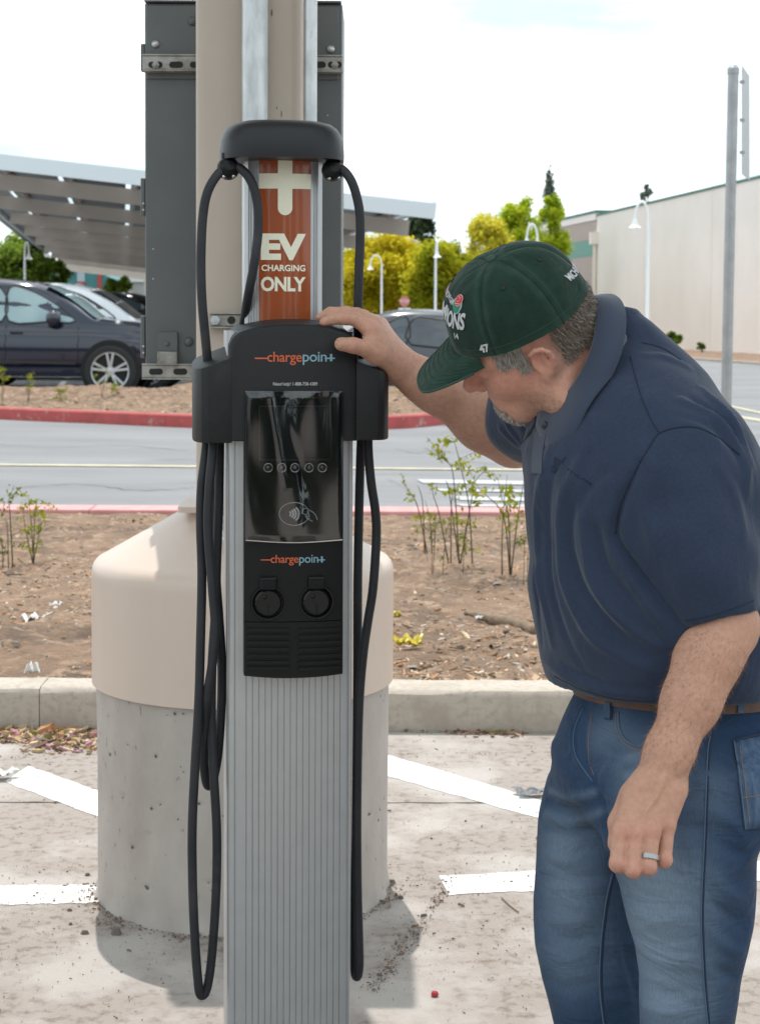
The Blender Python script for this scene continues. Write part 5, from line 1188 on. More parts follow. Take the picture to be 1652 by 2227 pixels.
cl = np.sin(xx * 2.1 + 1) * np.cos(yy * 1.9) + .6 * np.sin(xx * 4.7 - yy * 3.1) + rg.normal(0, .7, n); k = cl > -.25; xx, yy = xx[k], yy[k]
pos = np.stack([xx, yy, [bed_z(a, b) for a, b in zip(xx, yy)]], 1); chips('wood_chips', pos, .023, CH, 6)
n = 6000; yy = rg.uniform(21.0, 25.0, n); xx = rg.uniform(-7, 2.1, n); k = np.array([b > isl_y(a) + .25 for a, b in zip(xx, yy)]); xx, yy = xx[k], yy[k]
pos = np.stack([xx, yy, [island_z(a, b) for a, b in zip(xx, yy)]], 1); chips('wood_chips', pos, .04, CH, 7)
PE = [mat('pebble_white', (.50, .46, .41), .9), mat('pebble_grey', (.33, .285, .24), .9)]
n = 420; yy = rg.uniform(6.25, 10, n); xx = rg.uniform(-2.2, 2.0, n); pos = np.stack([xx, yy, [bed_z(a, b) for a, b in zip(xx, yy)]], 1); chips('pebbles', pos, .015, PE, 8, flat=1.2)
def ground_pts(px0, px1, py0, py1, n, seed): 
    r_ = np.random.default_rng(seed); out = []
    for _ in range(n): p = atz(r_.uniform(px0, px1), r_.triangular(py0, (py0 + py1) / 2, py1), .002); out.append((p.x, p.y, .002))
    return np.array(out)
LF = CH + [mat('petal_pink', (.40, .17, .22), .8), mat('leaf_olive', (.20, .17, .05), .8), mat('leaf_straw', (.45, .33, .17), .8)]
chips('leaf_litter', np.concatenate([ground_pts(-10, 215, 1576, 1620, 620, 1), ground_pts(50, 210, 1608, 1645, 110, 2), ground_pts(-10, 215, 1574, 1590, 160, 12)]), .027, LF, 9, flat=.5)
chips('leaf_litter', np.concatenate([ground_pts(972, 1080, 1578, 1598, 300, 3), ground_pts(1000, 1140, 1584, 1606, 90, 4), ground_pts(850, 1210, 1580, 1592, 260, 5)]), .018, LF, 10, flat=.5)
GR = [mat('grit_dark', (.16, .135, .12), .9), mat('grit_brown', (.24, .19, .15), .9)]
chips('grit', np.concatenate([ground_pts(-20, 1300, 1590, 2240, 2600, 6), ground_pts(210, 260, 1985, 2020, 60, 7), ground_pts(-20, 1300, 1590, 1700, 700, 8)]), .0036, GR + [CH[1], CH[0]], 11, flat=1)
cg = []
r_ = np.random.default_rng(12)
for _ in range(520): a = r_.uniform(math.pi, 2 * math.pi); d = .378 + abs(r_.normal(0, .02)); cg.append((PIER.x + d * math.cos(a), PIER.y + d * math.sin(a), .002))
for _ in range(700):                         # trail of grit leading away from the pier
    t = r_.uniform(0, 1); x, y = 812 + 178 * t, 2150 - 245 * t; p = atz(x + r_.normal(0, 13 - 6 * t), y + r_.normal(0, 10), .002)
    if r_.uniform() < .75 - .3 * t: cg.append((p.x, p.y, .002))
chips('grit', np.array(cg), .0048, GR + [CH[0]], 13, flat=1)
def rag(px, py, Y, w, h, label, cat, m, seed, z=None, lift=.02, rough=.5, name=None):
    r_ = random.Random(seed); c = at(px, py, Y); c.z = z; b = MB(); n = 14; v = []
    for j in range(n + 1):
        for i in range(n + 1):
            u, w_ = i / n * 2 - 1, j / n * 2 - 1; q = 1 + .25 * math.sin(3 * math.atan2(w_, u) + seed)
            v.append((u * w / 2 * q, w_ * h / 2 * q, .004 + lift * abs(math.sin(u * 3.1 + seed) * math.cos(w_ * 2.7 + seed * 2)) + lift * rough * r_.uniform(0, 1)))
    b.add(v, [(j * (n + 1) + i, j * (n + 1) + i + 1, (j + 1) * (n + 1) + i + 1, (j + 1) * (n + 1) + i) for j in range(n) for i in range(n)])
    return tag(b.build(name or cat.replace(' ', '_'), m, smooth='all', fix=False, loc=c), label, cat)
M_paper = mat('white_paper', (.72, .72, .70), .7); M_plas = mat('clear_crumpled_plastic', (.55, .57, .58), .25, coat=.5); M_ywr = mat('yellow_wrapper', (.62, .50, .04), .4); M_grag = mat('grey_scrap', (.16, .17, .18), .6)
def gY(py, z): return (CAM_Z - z) * FPX / (py - 697)
rag(70, 1364, gY(1364, .15), .085, .06, 'crumpled white tissue in the bed left of the pier', 'paper', M_paper, 1, .15, .03)
rag(122, 1331, gY(1331, .15), .05, .035, 'small white paper scrap in the bed nearest the pier', 'paper', M_paper, 2, .15, .02)
rag(72, 1478, 6.22, .045, .05, 'white paper scrap leaning on the back of the kerb', 'paper', M_paper, 3, .145, .04)
rag(70, 1586, gY(1586, 0), .10, .07, 'crumpled clear plastic among the leaves below the kerb', 'plastic', M_plas, 4, .0, .05)
rag(885, 1412, gY(1412, .15), .11, .06, 'crumpled yellow wrapper in the bed right of the pier', 'wrapper', M_ywr, 5, .15, .035)
rag(862, 1348, gY(1348, .15), .035, .03, 'small yellow scrap beside the pier cover', 'wrapper', M_ywr, 6, .15, .02)
rag(1150, 1744, gY(1744, 0), .085, .05, 'dark grey crumpled scrap on the white stripe by the man', 'scrap', M_grag, 7, .006, .012)
rag(1040, 1352, gY(1352, .15), .03, .02, 'round white pebble-like scrap in the bed near the log', 'paper', M_paper, 8, .15, .012); rag(1085, 1351, gY(1351, .15), .045, .02, 'oval white scrap in the bed closest to the log', 'paper', M_paper, 9, .15, .012)
rag(5, 1710, gY(1712, 0), .08, .05, 'pale crumpled wrapper on the left stripe end', 'wrapper', M_paper, 12, .006, .02)
c = atz(945, 2168, 0); tag(MB().lathe([(.0001, .012), (.006, .010), (.009, .004), (.006, .0)], 7).build('petal', mat('red_petal', (.42, .03, .04), .6), smooth='all', loc=(c.x, c.y, .001)), 'tiny red petal on the concrete near the picture bottom', 'petal')
tw = [atz(x, y, .004) for x, y in ((1090, 1952), (1100, 1962), (1115, 1975), (1127, 1984))]; tag(MB().tube(catmull(tw, 4), .0018, 6).build('twig', mat('twig', (.25, .16, .10), .8), smooth='all'), 'thin curved twig on the concrete below the right stripe', 'twig')
for i, (x, y, s_) in enumerate(((850, 1922, .012), (872, 1955, .009), (184, 2032, .010), (252, 2032, .018), (152, 1982, .007), (153, 2012, .006), (190, 1905, .008))):
    c = atz(x, y, 0); r2 = random.Random(i); v = [(s_ * math.cos(a) * r2.uniform(.7, 1.2), s_ * .8 * math.sin(a) * r2.uniform(.7, 1.2), 0) for a in [k * 1.047 for k in range(6)]]
    tag(MB().add(v + [(p[0] * .6, p[1] * .6, s_ * .9) for p in v], [(0, 1, 7, 6), (1, 2, 8, 7), (2, 3, 9, 8), (3, 4, 10, 9), (4, 5, 11, 10), (5, 0, 6, 11), (6, 7, 8, 9, 10, 11)]).build('pebble', GR[0], loc=(c.x, c.y, .0)), ['dark pebble right of the pier foot', 'smaller dark pebble right of the pier foot', 'dark pebble left of the pier foot, by the shadow', 'largest dark pebble left of the pier foot', 'little pebble near the left white stripe', 'little pebble below the left white stripe', 'pebble near the left face of the pier'][i], 'pebble', 'pebbles on the concrete')
lg = [rz(*q) for q in ((830, 1590), (980, 1620), (1130, 1660), (1280, 1690), (1450, 1750))]
lp = [at(x, y, gY(y, .16)) for x, y in lg]; tag(MB().tube(catmull(lp, 6), [.006 + .022 * min(1, i / 10) + .004 * math.sin(i * 2) for i in range(25)], 9).build('fallen_branch', mat('dry_wood', (.26, .19, .13), .9, col2=(.16, .11, .075), nscale=12, stretch=(1, 6, 6), bump=.5, bscale=30), smooth='all'), 'long dry branch lying in the bed beside the man', 'branch')
l2 = [at(*rz(x, y), gY(rz(x, y)[1], .15)) for x, y in ((350, 1080), (390, 1060), (445, 1040))]; tag(MB().tube(catmull(l2, 4), .012, 7).build('fallen_branch', M_bark, smooth='all'), 'short dark stick in the bed below the small sapling', 'branch')
# ================================================================== the man
HF_ = np.array([-0.874, 0.123, -0.469]); HL_ = np.array([0.112, -0.890, -0.441]); HU_ = np.array([-0.472, -0.439, 0.765])
HU_ /= np.linalg.norm(HU_); HF_ -= HU_ * (HF_ @ HU_); HF_ /= np.linalg.norm(HF_); HL_ = np.cross(HU_, HF_)
HAX = np.stack([HF_, HL_, HU_]); HO = np.array(at(1143, 721, 2.56))
def hw_(f, l, u): return HO + HF_ * f + HL_ * l + HU_ * u
def W(px, py, Y): return np.array(at(px, py, Y))
foot_c = at(1430, 1900, 2.55)
man = empty('person', (foot_c.x, 2.55, 0), 0, 'man in green cap, navy polo shirt and jeans leaning over the charger', 'person')
MO = np.array(man.location)
def man_mesh(name, V, F, m, parent=None, smooth='all'):
    o = npmesh(name, V - MO, F, m, man if parent is None else parent, smooth); return o
def man_curve(name, pts, r_, m, parent, n=8, closed=False):
    return MB().tube([Vector(p) - Vector(MO) for p in pts], r_, n, closed=closed).build(name, m, parent, smooth='all')

# ------------------------------------------------------------------ skin: head and neck
def head_sdf(P):
    Q = (P - HO) @ HAX.T                      # head coordinates: forward, left, up
    E = lambda c, r_: sd_ell(Q, c, np.eye(3), r_)
    Qa = Q.copy(); Qa[..., 1] = np.abs(Qa[..., 1]); EA = lambda c, r_: sd_ell(Qa, c, np.eye(3), r_); CA = lambda a, b, ra, rb: sd_capsule(Qa, a, b, ra, rb)
    d = E((-.012, 0, .032), (.099, .077, .084))
    d = smin(d, E((.032, 0, -.030), (.062, .060, .082)), .03)
    d = smin(d, E((.058, 0, -.090), (.034, .036, .028)), .03)
    d = smin(d, CA((-.008, .052, -.060), (.055, .022, -.098), .024, .022), .025)
    d = smin(d, EA((.050, .038, -.036), (.034, .026, .028)), .02)
    d = smin(d, CA((.078, .0, .014), (.066, .045, .010), .014, .012), .012)
    d = smax(d, -EA((.100, .032, -.006), (.016, .017, .011)), .012)
    d = smin(d, EA((.080, .031, -.006), (.013, .014, .011)), .006)          # closed lids
    d = smin(d, sd_capsule(Q, (.088, 0, -.002), (.112, 0, -.038), .009, .0125), .012)
    d = smin(d, CA((.098, .0, -.044), (.098, .011, -.044), .009, .0085), .006)
    d = smin(d, CA((.088, .0, -.068), (.078, .020, -.071), .0085, .005), .008)
    d = smin(d, CA((.086, .0, -.079), (.077, .017, -.078), .0085, .005), .008)
    d = smin(d, E((.030, 0, -.100), (.050, .044, .026)), .025)              # under the chin
    # ears
    Qf = Qa; Qa = (Qa - np.array((-.006, .078, -.012))) / .82 + np.array((-.014, .080, -.012))
    e = sd_ell(Qa - np.array((-.014, .080, -.014)), (0, 0, 0), np.array([(.92, .35, -.15), (-.35, .93, .08), (.17, -.02, .985)]), (.019, .0065, .031))
    e = smax(e, -sd_ell(Qa, (-.008, .0885, -.010), np.eye(3), (.010, .006, .017)), .004)
    hx = [(-.002, .083, .004), (.0, .089, .014), (-.010, .093, .020), (-.022, .096, .017), (-.031, .097, .006), (-.032, .096, -.008), (-.027, .093, -.022), (-.018, .089, -.034), (-.009, .084, -.041)]
    for a, b in zip(hx[:-1], hx[1:]): e = smin(e, sd_capsule(Qa, a, b, .0042, .0046), .004)
    e = smin(e, sd_capsule(Qa, (-.012, .083, -.036), (-.008, .081, -.042), .007, .006), .006)
    e = smin(e, sd_capsule(Qa, (-.020, .089, .006), (-.019, .087, -.018), .0035, .0035), .004)
    e = smin(e, sd_capsule(Qa, (.002, .079, -.012), (.002, .079, -.016), .0045, .0045), .004)
    e = e * .82; Qa = Qf
    d = smin(d, e, .006)
    n = sd_capsule(P, hw_(-.035, 0, -.035), W(1322, 806, 2.60), .066, .070)
    n = smin(n, sd_capsule(P, hw_(-.02, .035, -.05), W(1230, 870, 2.53), .028, .03), .03)
    d = smin(d, n, .035)
    return d
NECKEND = W(1335, 790, 2.62)
lo = np.minimum(HO - .17, NECKEND - .1); hi = np.maximum(HO + .17, NECKEND + .1)
Vh, Fh = surface_nets(head_sdf, lo, hi, .0027); Vh = smooth_mesh(Vh, Fh, 1, .4)

# ------------------------------------------------------------------ skin: arms with hands
def chain(P, pts, rad, k=.01, d=None):
    for i in range(len(pts) - 1):
        c = sd_capsule(P, pts[i], pts[i + 1], rad[i], rad[i + 1]); d = c if d is None else smin(d, c, k)
    return d
# right arm reaching to the charger head
RS, RE, RW = W(1175, 880, 2.82), W(1118, 950, 3.02), W(866, 792, 2.945)
def rarm_sdf(P):
    m1 = RE + (RW - RE) * .28 + np.array((.004, 0, -.006))
    d = chain(P, [RS, RE], [.058, .050], .02); d = chain(P, [RE, m1, RE + (RW - RE) * .7, RW], [.047, .050, .038, .0285], .03, d)
    d = smin(d, sd_capsule(P, RW, W(905, 822, 2.955), .026, .030), .02)
    mc = [W(806, 718, 2.892), W(812, 706, 2.912), W(818, 704, 2.935), W(826, 708, 2.956)]
    for i, m_ in enumerate(mc): d = smin(d, sd_capsule(P, RW + (W(862, 785, 2.935) - RW) * .5 + np.array((0, .006 * (i - 1.5), 0)), m_, .021, .0145), .016)
    d = smin(d, sd_capsule(P, RW, W(818, 768, 2.892), .022, .0185), .016)          # thumb base
    fing = [[mc[0], W(772, 694, 2.892), W(752, 692, 2.889), W(724, 693, 2.888), W(704, 700, 2.889)], [mc[1], W(776, 684, 2.912), W(752, 680, 2.910), W(718, 680, 2.908), W(696, 690, 2.908)],
            [mc[2], W(790, 688, 2.938), W(770, 682, 2.937), W(738, 684, 2.936), W(722, 693, 2.936)], [mc[3], W(800, 694, 2.958), W(784, 690, 2.958), W(764, 692, 2.958), W(752, 699, 2.958)]]
    fr = [(.0135, .0115, .0108, .0098, .0080), (.0138, .0118, .011, .0098, .008), (.0135, .0115, .0105, .0095, .008), (.0125, .0105, .0095, .0085, .0075)]
    for pts, rr_ in zip(fing, fr): d = smin(d, chain(P, pts, rr_, .004), .007)
    th = chain(P, [W(818, 768, 2.892), W(794, 757, 2.876), W(768, 751, 2.864), W(742, 748, 2.8595)], [.0165, .0140, .0128, .0118], .006); d = smin(d, th, .012)
    d = smin(d, sd_capsule(P, W(812, 742, 2.888), W(830, 752, 2.90), .012, .014), .012)   # web of the thumb
    return d
lo = np.minimum.reduce([RS, RE, RW, W(690, 680, 2.85)]) - .07; hi = np.maximum.reduce([RS, RE, RW, W(830, 690, 2.98)]) + .07
Vr, Fr = surface_nets(rarm_sdf, lo, hi, .0026); Vr = smooth_mesh(Vr, Fr, 1, .4)
# left arm hanging, hand loosely closed
LS, LE, LW = W(1474, 985, 2.43), W(1574, 1360, 2.40), W(1428, 1698, 2.305)
def larm_sdf(P):
    d = chain(P, [LS, LE], [.060, .046], .02)
    d = chain(P, [LE, LE + (LW - LE) * .22 + np.array((-.004, -.004, 0)), LE + (LW - LE) * .5, LE + (LW - LE) * .82, LW], [.039, .0415, .0360, .0285, .0270], .03, d)
    d = smin(d, sd_capsule(P, W(1460, 1715, 2.315), W(1400, 1715, 2.302), .022, .022), .02)
    d = smin(d, sd_capsule(P, LE + np.array((.018, .012, .0)), LE + np.array((.02, .012, -.02)), .026, .022), .02)
    mc = [W(1349, 1808, 2.268), W(1383, 1812, 2.262), W(1417, 1806, 2.266), W(1450, 1792, 2.280)]
    for i, m_ in enumerate(mc):
        d = smin(d, sd_capsule(P, LW + (W(1385 + 27 * i, 1725, 2.297) - LW) * .9, m_, .020, .0118), .008)
    pip = [W(1342, 1880, 2.247), W(1375, 1892, 2.240), W(1409, 1886, 2.244), W(1444, 1872, 2.262)]
    dip = [W(1352, 1884, 2.283), W(1381, 1894, 2.279), W(1412, 1888, 2.282), W(1443, 1872, 2.295)]; tip = [W(1362, 1852, 2.300), W(1390, 1858, 2.299), W(1418, 1852, 2.302), W(1444, 1842, 2.311)]
    for i in range(4):
        r_ = (.0118, .0108, .0102, .0090) if i < 3 else (.0108, .0098, .0092, .0085); d = smin(d, chain(P, [mc[i], pip[i], dip[i], tip[i]], r_, .004), .0022)
        d = smin(d, sd_ell(P, mc[i] + np.array((0, -.004, -.001)), np.eye(3), (.0105, .0105, .012)), .006); d = smin(d, sd_ell(P, pip[i] + np.array((0, -.002, .002)), np.eye(3), (.0108, .0105, .0105)), .003)
    for i in range(4): d = smin(d, sd_capsule(P, LW + np.array((-.012 + .008 * i, -.024, -.012)), mc[i] + np.array((0, -.0075, .004)), .0035, .0045), .006)
    d = smin(d, chain(P, [W(1445, 1690, 2.28), W(1425, 1735, 2.272), W(1400, 1770, 2.262)], [.002, .0028, .002], .003) , .004)
    d = smin(d, chain(P, [W(1375, 1735, 2.315), W(1350, 1790, 2.318), W(1345, 1835, 2.312), W(1358, 1862, 2.300)], [.02, .0165, .013, .011], .01), .014)
    return d
lo = np.minimum.reduce([LS, LE, LW, W(1330, 1900, 2.25)]) - .07; hi = np.maximum.reduce([LS, LE, LW, W(1450, 1800, 2.33)]) + .07
Vl, Fl = surface_nets(larm_sdf, lo, hi, .0021); Vl = smooth_mesh(Vl, Fl, 1, .3)

# ------------------------------------------------------------------ torso slices (shirt) and hips, legs (jeans)
def slices_px(rows):                          # rows: py, left px, right px, depth, front/side ratio, yaw
    out = []
    for py, L_, R__, Y, ratio, yaw in rows:
        a = W(L_, py, Y); b = W(R__, py, Y); half = (b[0] - a[0]) / 2; c, s = math.cos(yaw), math.sin(yaw)
        fb = half / math.sqrt(c * c + (ratio * s) ** 2); out.append(((a[2] + b[2]) / 2, (a[0] + b[0]) / 2, Y, fb, fb * ratio, yaw))
    return out
TY = R(28)
torso = slices_px([(1640, 1262, 1690, 2.60, 1.12, TY), (1540, 1222, 1696, 2.60, 1.15, TY), (1490, 1196, 1700, 2.60, 1.18, TY), (1440, 1180, 1702, 2.595, 1.20, TY), (1390, 1171, 1703, 2.59, 1.20, TY), (1336, 1160, 1702, 2.585, 1.2, TY), (1284, 1153, 1700, 2.58, 1.2, TY),
                   (1206, 1153, 1695, 2.575, 1.2, TY), (1142, 1151, 1685, 2.57, 1.22, TY), (1082, 1143, 1670, 2.565, 1.25, TY), (1030, 1138, 1655, 2.56, 1.28, TY), (989, 1142, 1640, 2.56, 1.32, TY), (940, 1158, 1618, 2.56, 1.34, TY), (900, 1172, 1592, 2.56, 1.34, TY), (860, 1192, 1560, 2.565, 1.3, TY),
                   (820, 1222, 1520, 2.57, 1.25, TY), (780, 1255, 1482, 2.58, 1.1, TY), (740, 1290, 1440, 2.59, 1.0, TY), (700, 1318, 1398, 2.60, 1.0, TY), (685, 1340, 1372, 2.60, 1.0, TY)])
LH0, LH1 = W(1478, 1367, 2.36), W(1645, 1322, 2.42)       # near sleeve hem, two edge points
ldir = (LE - LS) / np.linalg.norm(LE - LS)
hemL = (LH0 + LH1) / 2; hemLn = np.cross(LH1 - LH0, np.cross(ldir, LH1 - LH0)); hemLn /= np.linalg.norm(hemLn)
if hemLn @ ldir < 0: hemLn = -hemLn
rdir = (RE - RS) / np.linalg.norm(RE - RS)
hemR = W(1112, 935, 2.955); hemRn = np.array((-.55, .55, -.62)); hemRn /= np.linalg.norm(hemRn)
hem_b = W(1430, 1541, 2.40); hem_l = W(1205, 1487, 2.60); hem_r = W(1652, 1487, 2.58)
hn = np.cross(hem_r - hem_l, hem_b - hem_l); hn /= np.linalg.norm(hn)
if hn[2] > 0: hn = -hn
def sleeveL(P):
    d = sd_capsule(P, LS + np.array((-.004, .03, -.012)), LS + (LE - LS) * .62, .090, .074)
    d = smin(d, sd_capsule(P, LS + (LE - LS) * .45 + np.array((-.02, .0, 0)), LE + (LE - LS) * .1, .076, .058), .03)
    return np.maximum(d, (P - hemL) @ hemLn)
def sleeveR(P):
    d = sd_capsule(P, RS + np.array((.03, -.03, .0)), RS + (RE - RS) * .35, .085, .074); d = smin(d, sd_capsule(P, RS + (RE - RS) * .35, RE + (RE - RS) * .05 + np.array((.004, 0, .006)), .074, .066), .02)
    d = np.maximum(d, (P - hemR) @ hemRn)
    return np.maximum(d, -np.maximum(rarm_core(P) - .010, -((P - hemR) @ hemRn) - .05))
def rarm_core(P): return chain(P, [RS, RE], [.056, .050], .02)
def shirt_sdf(P):
    d = sd_slices(P, torso)
    d = np.maximum(d, (P - hem_b) @ hn)
    d = smin(d, sd_capsule(P, W(1350, 762, 2.61), W(1438, 885, 2.56), .060, .074), .04)
    d = smin(d, sleeveL(P), .012); d = smin(d, sleeveR(P), .02)
    # neck opening
    d = np.maximum(d, -(sd_capsule(P, W(1215, 770, 2.58), W(1330, 792, 2.62), .085, .078)))
    return d
LO_S = np.array([W(1060, 1000, 2.9)[0] - .02, 2.22, W(1400, 1560, 2.5)[2] - .02]); HI_S = np.array([W(1720, 1000, 2.6)[0] + .02, 3.14, W(1350, 640, 2.6)[2] + .03])
Vs, Fs = surface_nets(shirt_sdf, LO_S, HI_S, .0050); Vs = smooth_mesh(Vs, Fs, 2, .5)

hips = slices_px([(1420, 1270, 1664, 2.60, 1.16, R(30)), (1500, 1262, 1672, 2.60, 1.16, R(30)), (1540, 1244, 1680, 2.60, 1.18, R(30)), (1600, 1222, 1688, 2.60, 1.18, R(30)), (1660, 1203, 1686, 2.60, 1.16, R(30)), (1710, 1212, 1672, 2.60, 1.1, R(30)), (1760, 1250, 1630, 2.60, 1.0, R(30)), (1800, 1310, 1560, 2.60, .9, R(30)), (1820, 1380, 1490, 2.60, .8, R(30))])
rleg = slices_px([(1640, 1225, 1480, 2.70, 1.1, .3), (1700, 1190, 1475, 2.705, 1.1, .3), (1780, 1172, 1465, 2.71, 1.05, .3), (1850, 1165, 1450, 2.71, 1.05, .3), (1960, 1161, 1432, 2.71, 1.0, .3), (2060, 1163, 1415, 2.70, 1.0, .3), (2130, 1176, 1408, 2.69, 1.0, .3), (2180, 1190, 1410, 2.685, 1.0, .3), (2250, 1208, 1415, 2.685, 1.0, .3), (2500, 1225, 1405, 2.70, 1.0, .3), (2850, 1232, 1395, 2.72, 1.0, .3)])
lleg = slices_px([(1640, 1330, 1690, 2.50, 1.0, .4), (1720, 1318, 1688, 2.49, 1.0, .4), (1800, 1312, 1668, 2.48, 1.0, .4), (1850, 1315, 1645, 2.47, 1.0, .4), (1920, 1345, 1641, 2.46, 1.0, .4), (2006, 1364, 1634, 2.455, 1.0, .4), (2062, 1382, 1625, 2.45, 1.0, .4), (2122, 1391, 1611, 2.45, 1.0, .4), (2177, 1389, 1602, 2.45, 1.0, .4), (2240, 1390, 1590, 2.455, 1.0, .4), (2500, 1400, 1588, 2.48, 1.0, .4), (3000, 1405, 1585, 2.50, 1.0, .4)])
def jeans_sdf(P):
    d = smin(sd_slices(P, rleg), sd_slices(P, lleg), .022); d = smin(d, sd_slices(P, hips), .06); return d
zmin = .04
LO_J = np.array([W(1140, 1900, 2.85)[0] - .03, 2.24, zmin]); HI_J = np.array([W(1720, 1600, 2.6)[0] + .02, 2.92, W(1400, 1410, 2.6)[2] + .01])
Vj, Fj = surface_nets(jeans_sdf, LO_J, HI_J, .0056); Vj = smooth_mesh(Vj, Fj, 2, .5)
# ------------------------------------------------------------------ materials of the figure
def attr_mat(name, rough=.6, bump=.2, bscale=300, bdist=.001, var=.12, vscale=60, spec=.4, sss=0.0, sheen=0.0, stretch=None, rough2=None, crease=0.0, cstretch=(1, 1, 1)):
    m = bpy.data.materials.new(name); m.use_nodes = True; t = m.node_tree; N = t.nodes; Lk = t.links; b = N['Principled BSDF']
    at_ = N.new('ShaderNodeAttribute'); at_.attribute_name = 'tone'; tc = N.new('ShaderNodeTexCoord'); vec = tc.outputs['Object']
    if stretch: mp = N.new('ShaderNodeMapping'); mp.inputs['Scale'].default_value = stretch; Lk.new(vec, mp.inputs['Vector']); vec2 = mp.outputs['Vector']
    else: vec2 = vec
    n = N.new('ShaderNodeTexNoise'); n.inputs['Scale'].default_value = vscale; n.inputs['Detail'].default_value = 7; n.inputs['Roughness'].default_value = .65; Lk.new(vec2, n.inputs['Vector'])
    mr = N.new('ShaderNodeMapRange'); mr.inputs['From Min'].default_value = .25; mr.inputs['From Max'].default_value = .75; mr.inputs['To Min'].default_value = 1 - var; mr.inputs['To Max'].default_value = 1 + var; Lk.new(n.outputs['Fac'], mr.inputs['Value'])
    vm = N.new('ShaderNodeVectorMath'); vm.operation = 'SCALE'; Lk.new(at_.outputs['Color'], vm.inputs[0]); Lk.new(mr.outputs['Result'], vm.inputs['Scale']); Lk.new(vm.outputs['Vector'], b.inputs['Base Color'])
    b.inputs['Roughness'].default_value = rough; b.inputs['Specular IOR Level'].default_value = spec
    if sss: b.inputs['Subsurface Weight'].default_value = sss; b.inputs['Subsurface Radius'].default_value = (1.0, .4, .25); b.inputs['Subsurface Scale'].default_value = .005
    if sheen: b.inputs['Sheen Weight'].default_value = sheen; b.inputs['Sheen Roughness'].default_value = .4
    n2 = N.new('ShaderNodeTexNoise'); n2.inputs['Scale'].default_value = bscale; n2.inputs['Detail'].default_value = 6; Lk.new(vec2, n2.inputs['Vector'])
    bp = N.new('ShaderNodeBump'); bp.inputs['Strength'].default_value = bump; bp.inputs['Distance'].default_value = bdist; Lk.new(n2.outputs['Fac'], bp.inputs['Height']); Lk.new(bp.outputs['Normal'], b.inputs['Normal'])
    if crease:
        mp3 = N.new('ShaderNodeMapping'); mp3.inputs['Scale'].default_value = cstretch; mp3.inputs['Rotation'].default_value = (0, R(28), R(20)); Lk.new(vec, mp3.inputs['Vector'])
        n3 = N.new('ShaderNodeTexNoise'); n3.inputs['Scale'].default_value = 9; n3.inputs['Detail'].default_value = 3; n3.inputs['Distortion'].default_value = .8; Lk.new(mp3.outputs['Vector'], n3.inputs['Vector'])
        b3 = N.new('ShaderNodeBump'); b3.inputs['Strength'].default_value = crease; b3.inputs['Distance'].default_value = .02; Lk.new(n3.outputs['Fac'], b3.inputs['Height']); Lk.new(b3.outputs['Normal'], bp.inputs['Normal'])
    return m
def set_tone(o, C_):
    a = o.data.attributes.new('tone', 'FLOAT_COLOR', 'POINT'); a.data.foreach_set('color', np.concatenate([C_, np.ones((len(C_), 1))], 1).astype(np.float32).ravel())
def blob(V, c, r_): return np.exp(-np.sum((V - np.asarray(c)) ** 2, 1) / r_ ** 2)
def tint(C_, w, col): return C_ * (1 - w[:, None]) + np.array(col) * w[:, None]
M_skin = attr_mat('skin', .52, .5, 520, .0016, .15, 120, .35, sss=.12)
M_shirt = attr_mat('navy_pique_cotton', .85, .5, 1100, .0012, .16, 240, .15, sheen=.25, crease=.28, cstretch=(1.6, 1.6, .8))
M_denim = attr_mat('washed_denim', .88, .22, 700, .0010, .26, 240, .15, stretch=(3.2, 3.2, .22), sheen=.1, crease=.7, cstretch=(.9, .9, 2.4))
M_capf = attr_mat('green_cotton_twill', .9, .5, 900, .001, .3, 45, .12, sheen=.2, crease=.35, cstretch=(1.6, 1.6, 1.6))
M_thread = mat('tan_thread', (.30, .17, .07), .8); M_thread_d = mat('dark_blue_thread', (.02, .03, .06), .8); M_belt = mat('brown_leather', (.13, .05, .022), .5, col2=(.08, .03, .015), nscale=40, bump=.2, bscale=90, bdist=.001)
M_emb = mat('white_embroidery', (.58, .58, .59), .8, col2=(.46, .46, .48), nscale=500); M_embr = mat('red_embroidery', (.50, .035, .045), .7); M_embp = mat('pink_embroidery', (.75, .35, .36), .7); M_embg = mat('teal_embroidery', (.02, .20, .13), .7); M_embl = mat('pale_green_embroidery', (.40, .62, .52), .7)

# ------------------------------------------------------------------ body: head, neck, arms and hands in one mesh with the trunk under the clothes
def trunk_sdf(P): return sd_slices(P, [(z, x, y, a * .84, b * .84, w) for z, x, y, a, b, w in torso if z > W(1400, 1450, 2.6)[2]])
Vt, Ft = surface_nets(trunk_sdf, LO_S, HI_S, .02)
Vb = np.concatenate([Vh, Vr, Vl, Vt]); Fb = np.concatenate([Fh, Fr + len(Vh), Fl + len(Vh) + len(Vr), Ft + len(Vh) + len(Vr) + len(Vl)])
Q = (Vb - HO) @ HAX.T; nh = len(Vh)
Cb = np.tile(np.array((.51, .275, .19)), (len(Vb), 1))
hd_ = np.zeros(len(Vb)); hd_[:nh] = 1
face = hd_ * np.clip((Q[:, 0] + .02) / .05, 0, 1)
Cb = tint(Cb, .65 * hd_, (.58, .30, .22))  # redder head tone, lightened in the colour to stand for flash light
Cb = tint(Cb, .6 * hd_ * np.exp(-((Q - np.array((.055, .045, -.03))) ** 2).sum(1) / .03 ** 2), (.55, .225, .165))      # cheek
Cb = tint(Cb, .6 * hd_ * np.exp(-((Q - np.array((.11, 0, -.03))) ** 2).sum(1) / .022 ** 2), (.55, .20, .155))          # nose
Cb = tint(Cb, .55 * hd_ * np.exp(-((np.abs(Q) - np.array((.02, .09, .012))) ** 2).sum(1) / .03 ** 2), (.58, .26, .20))   # ears
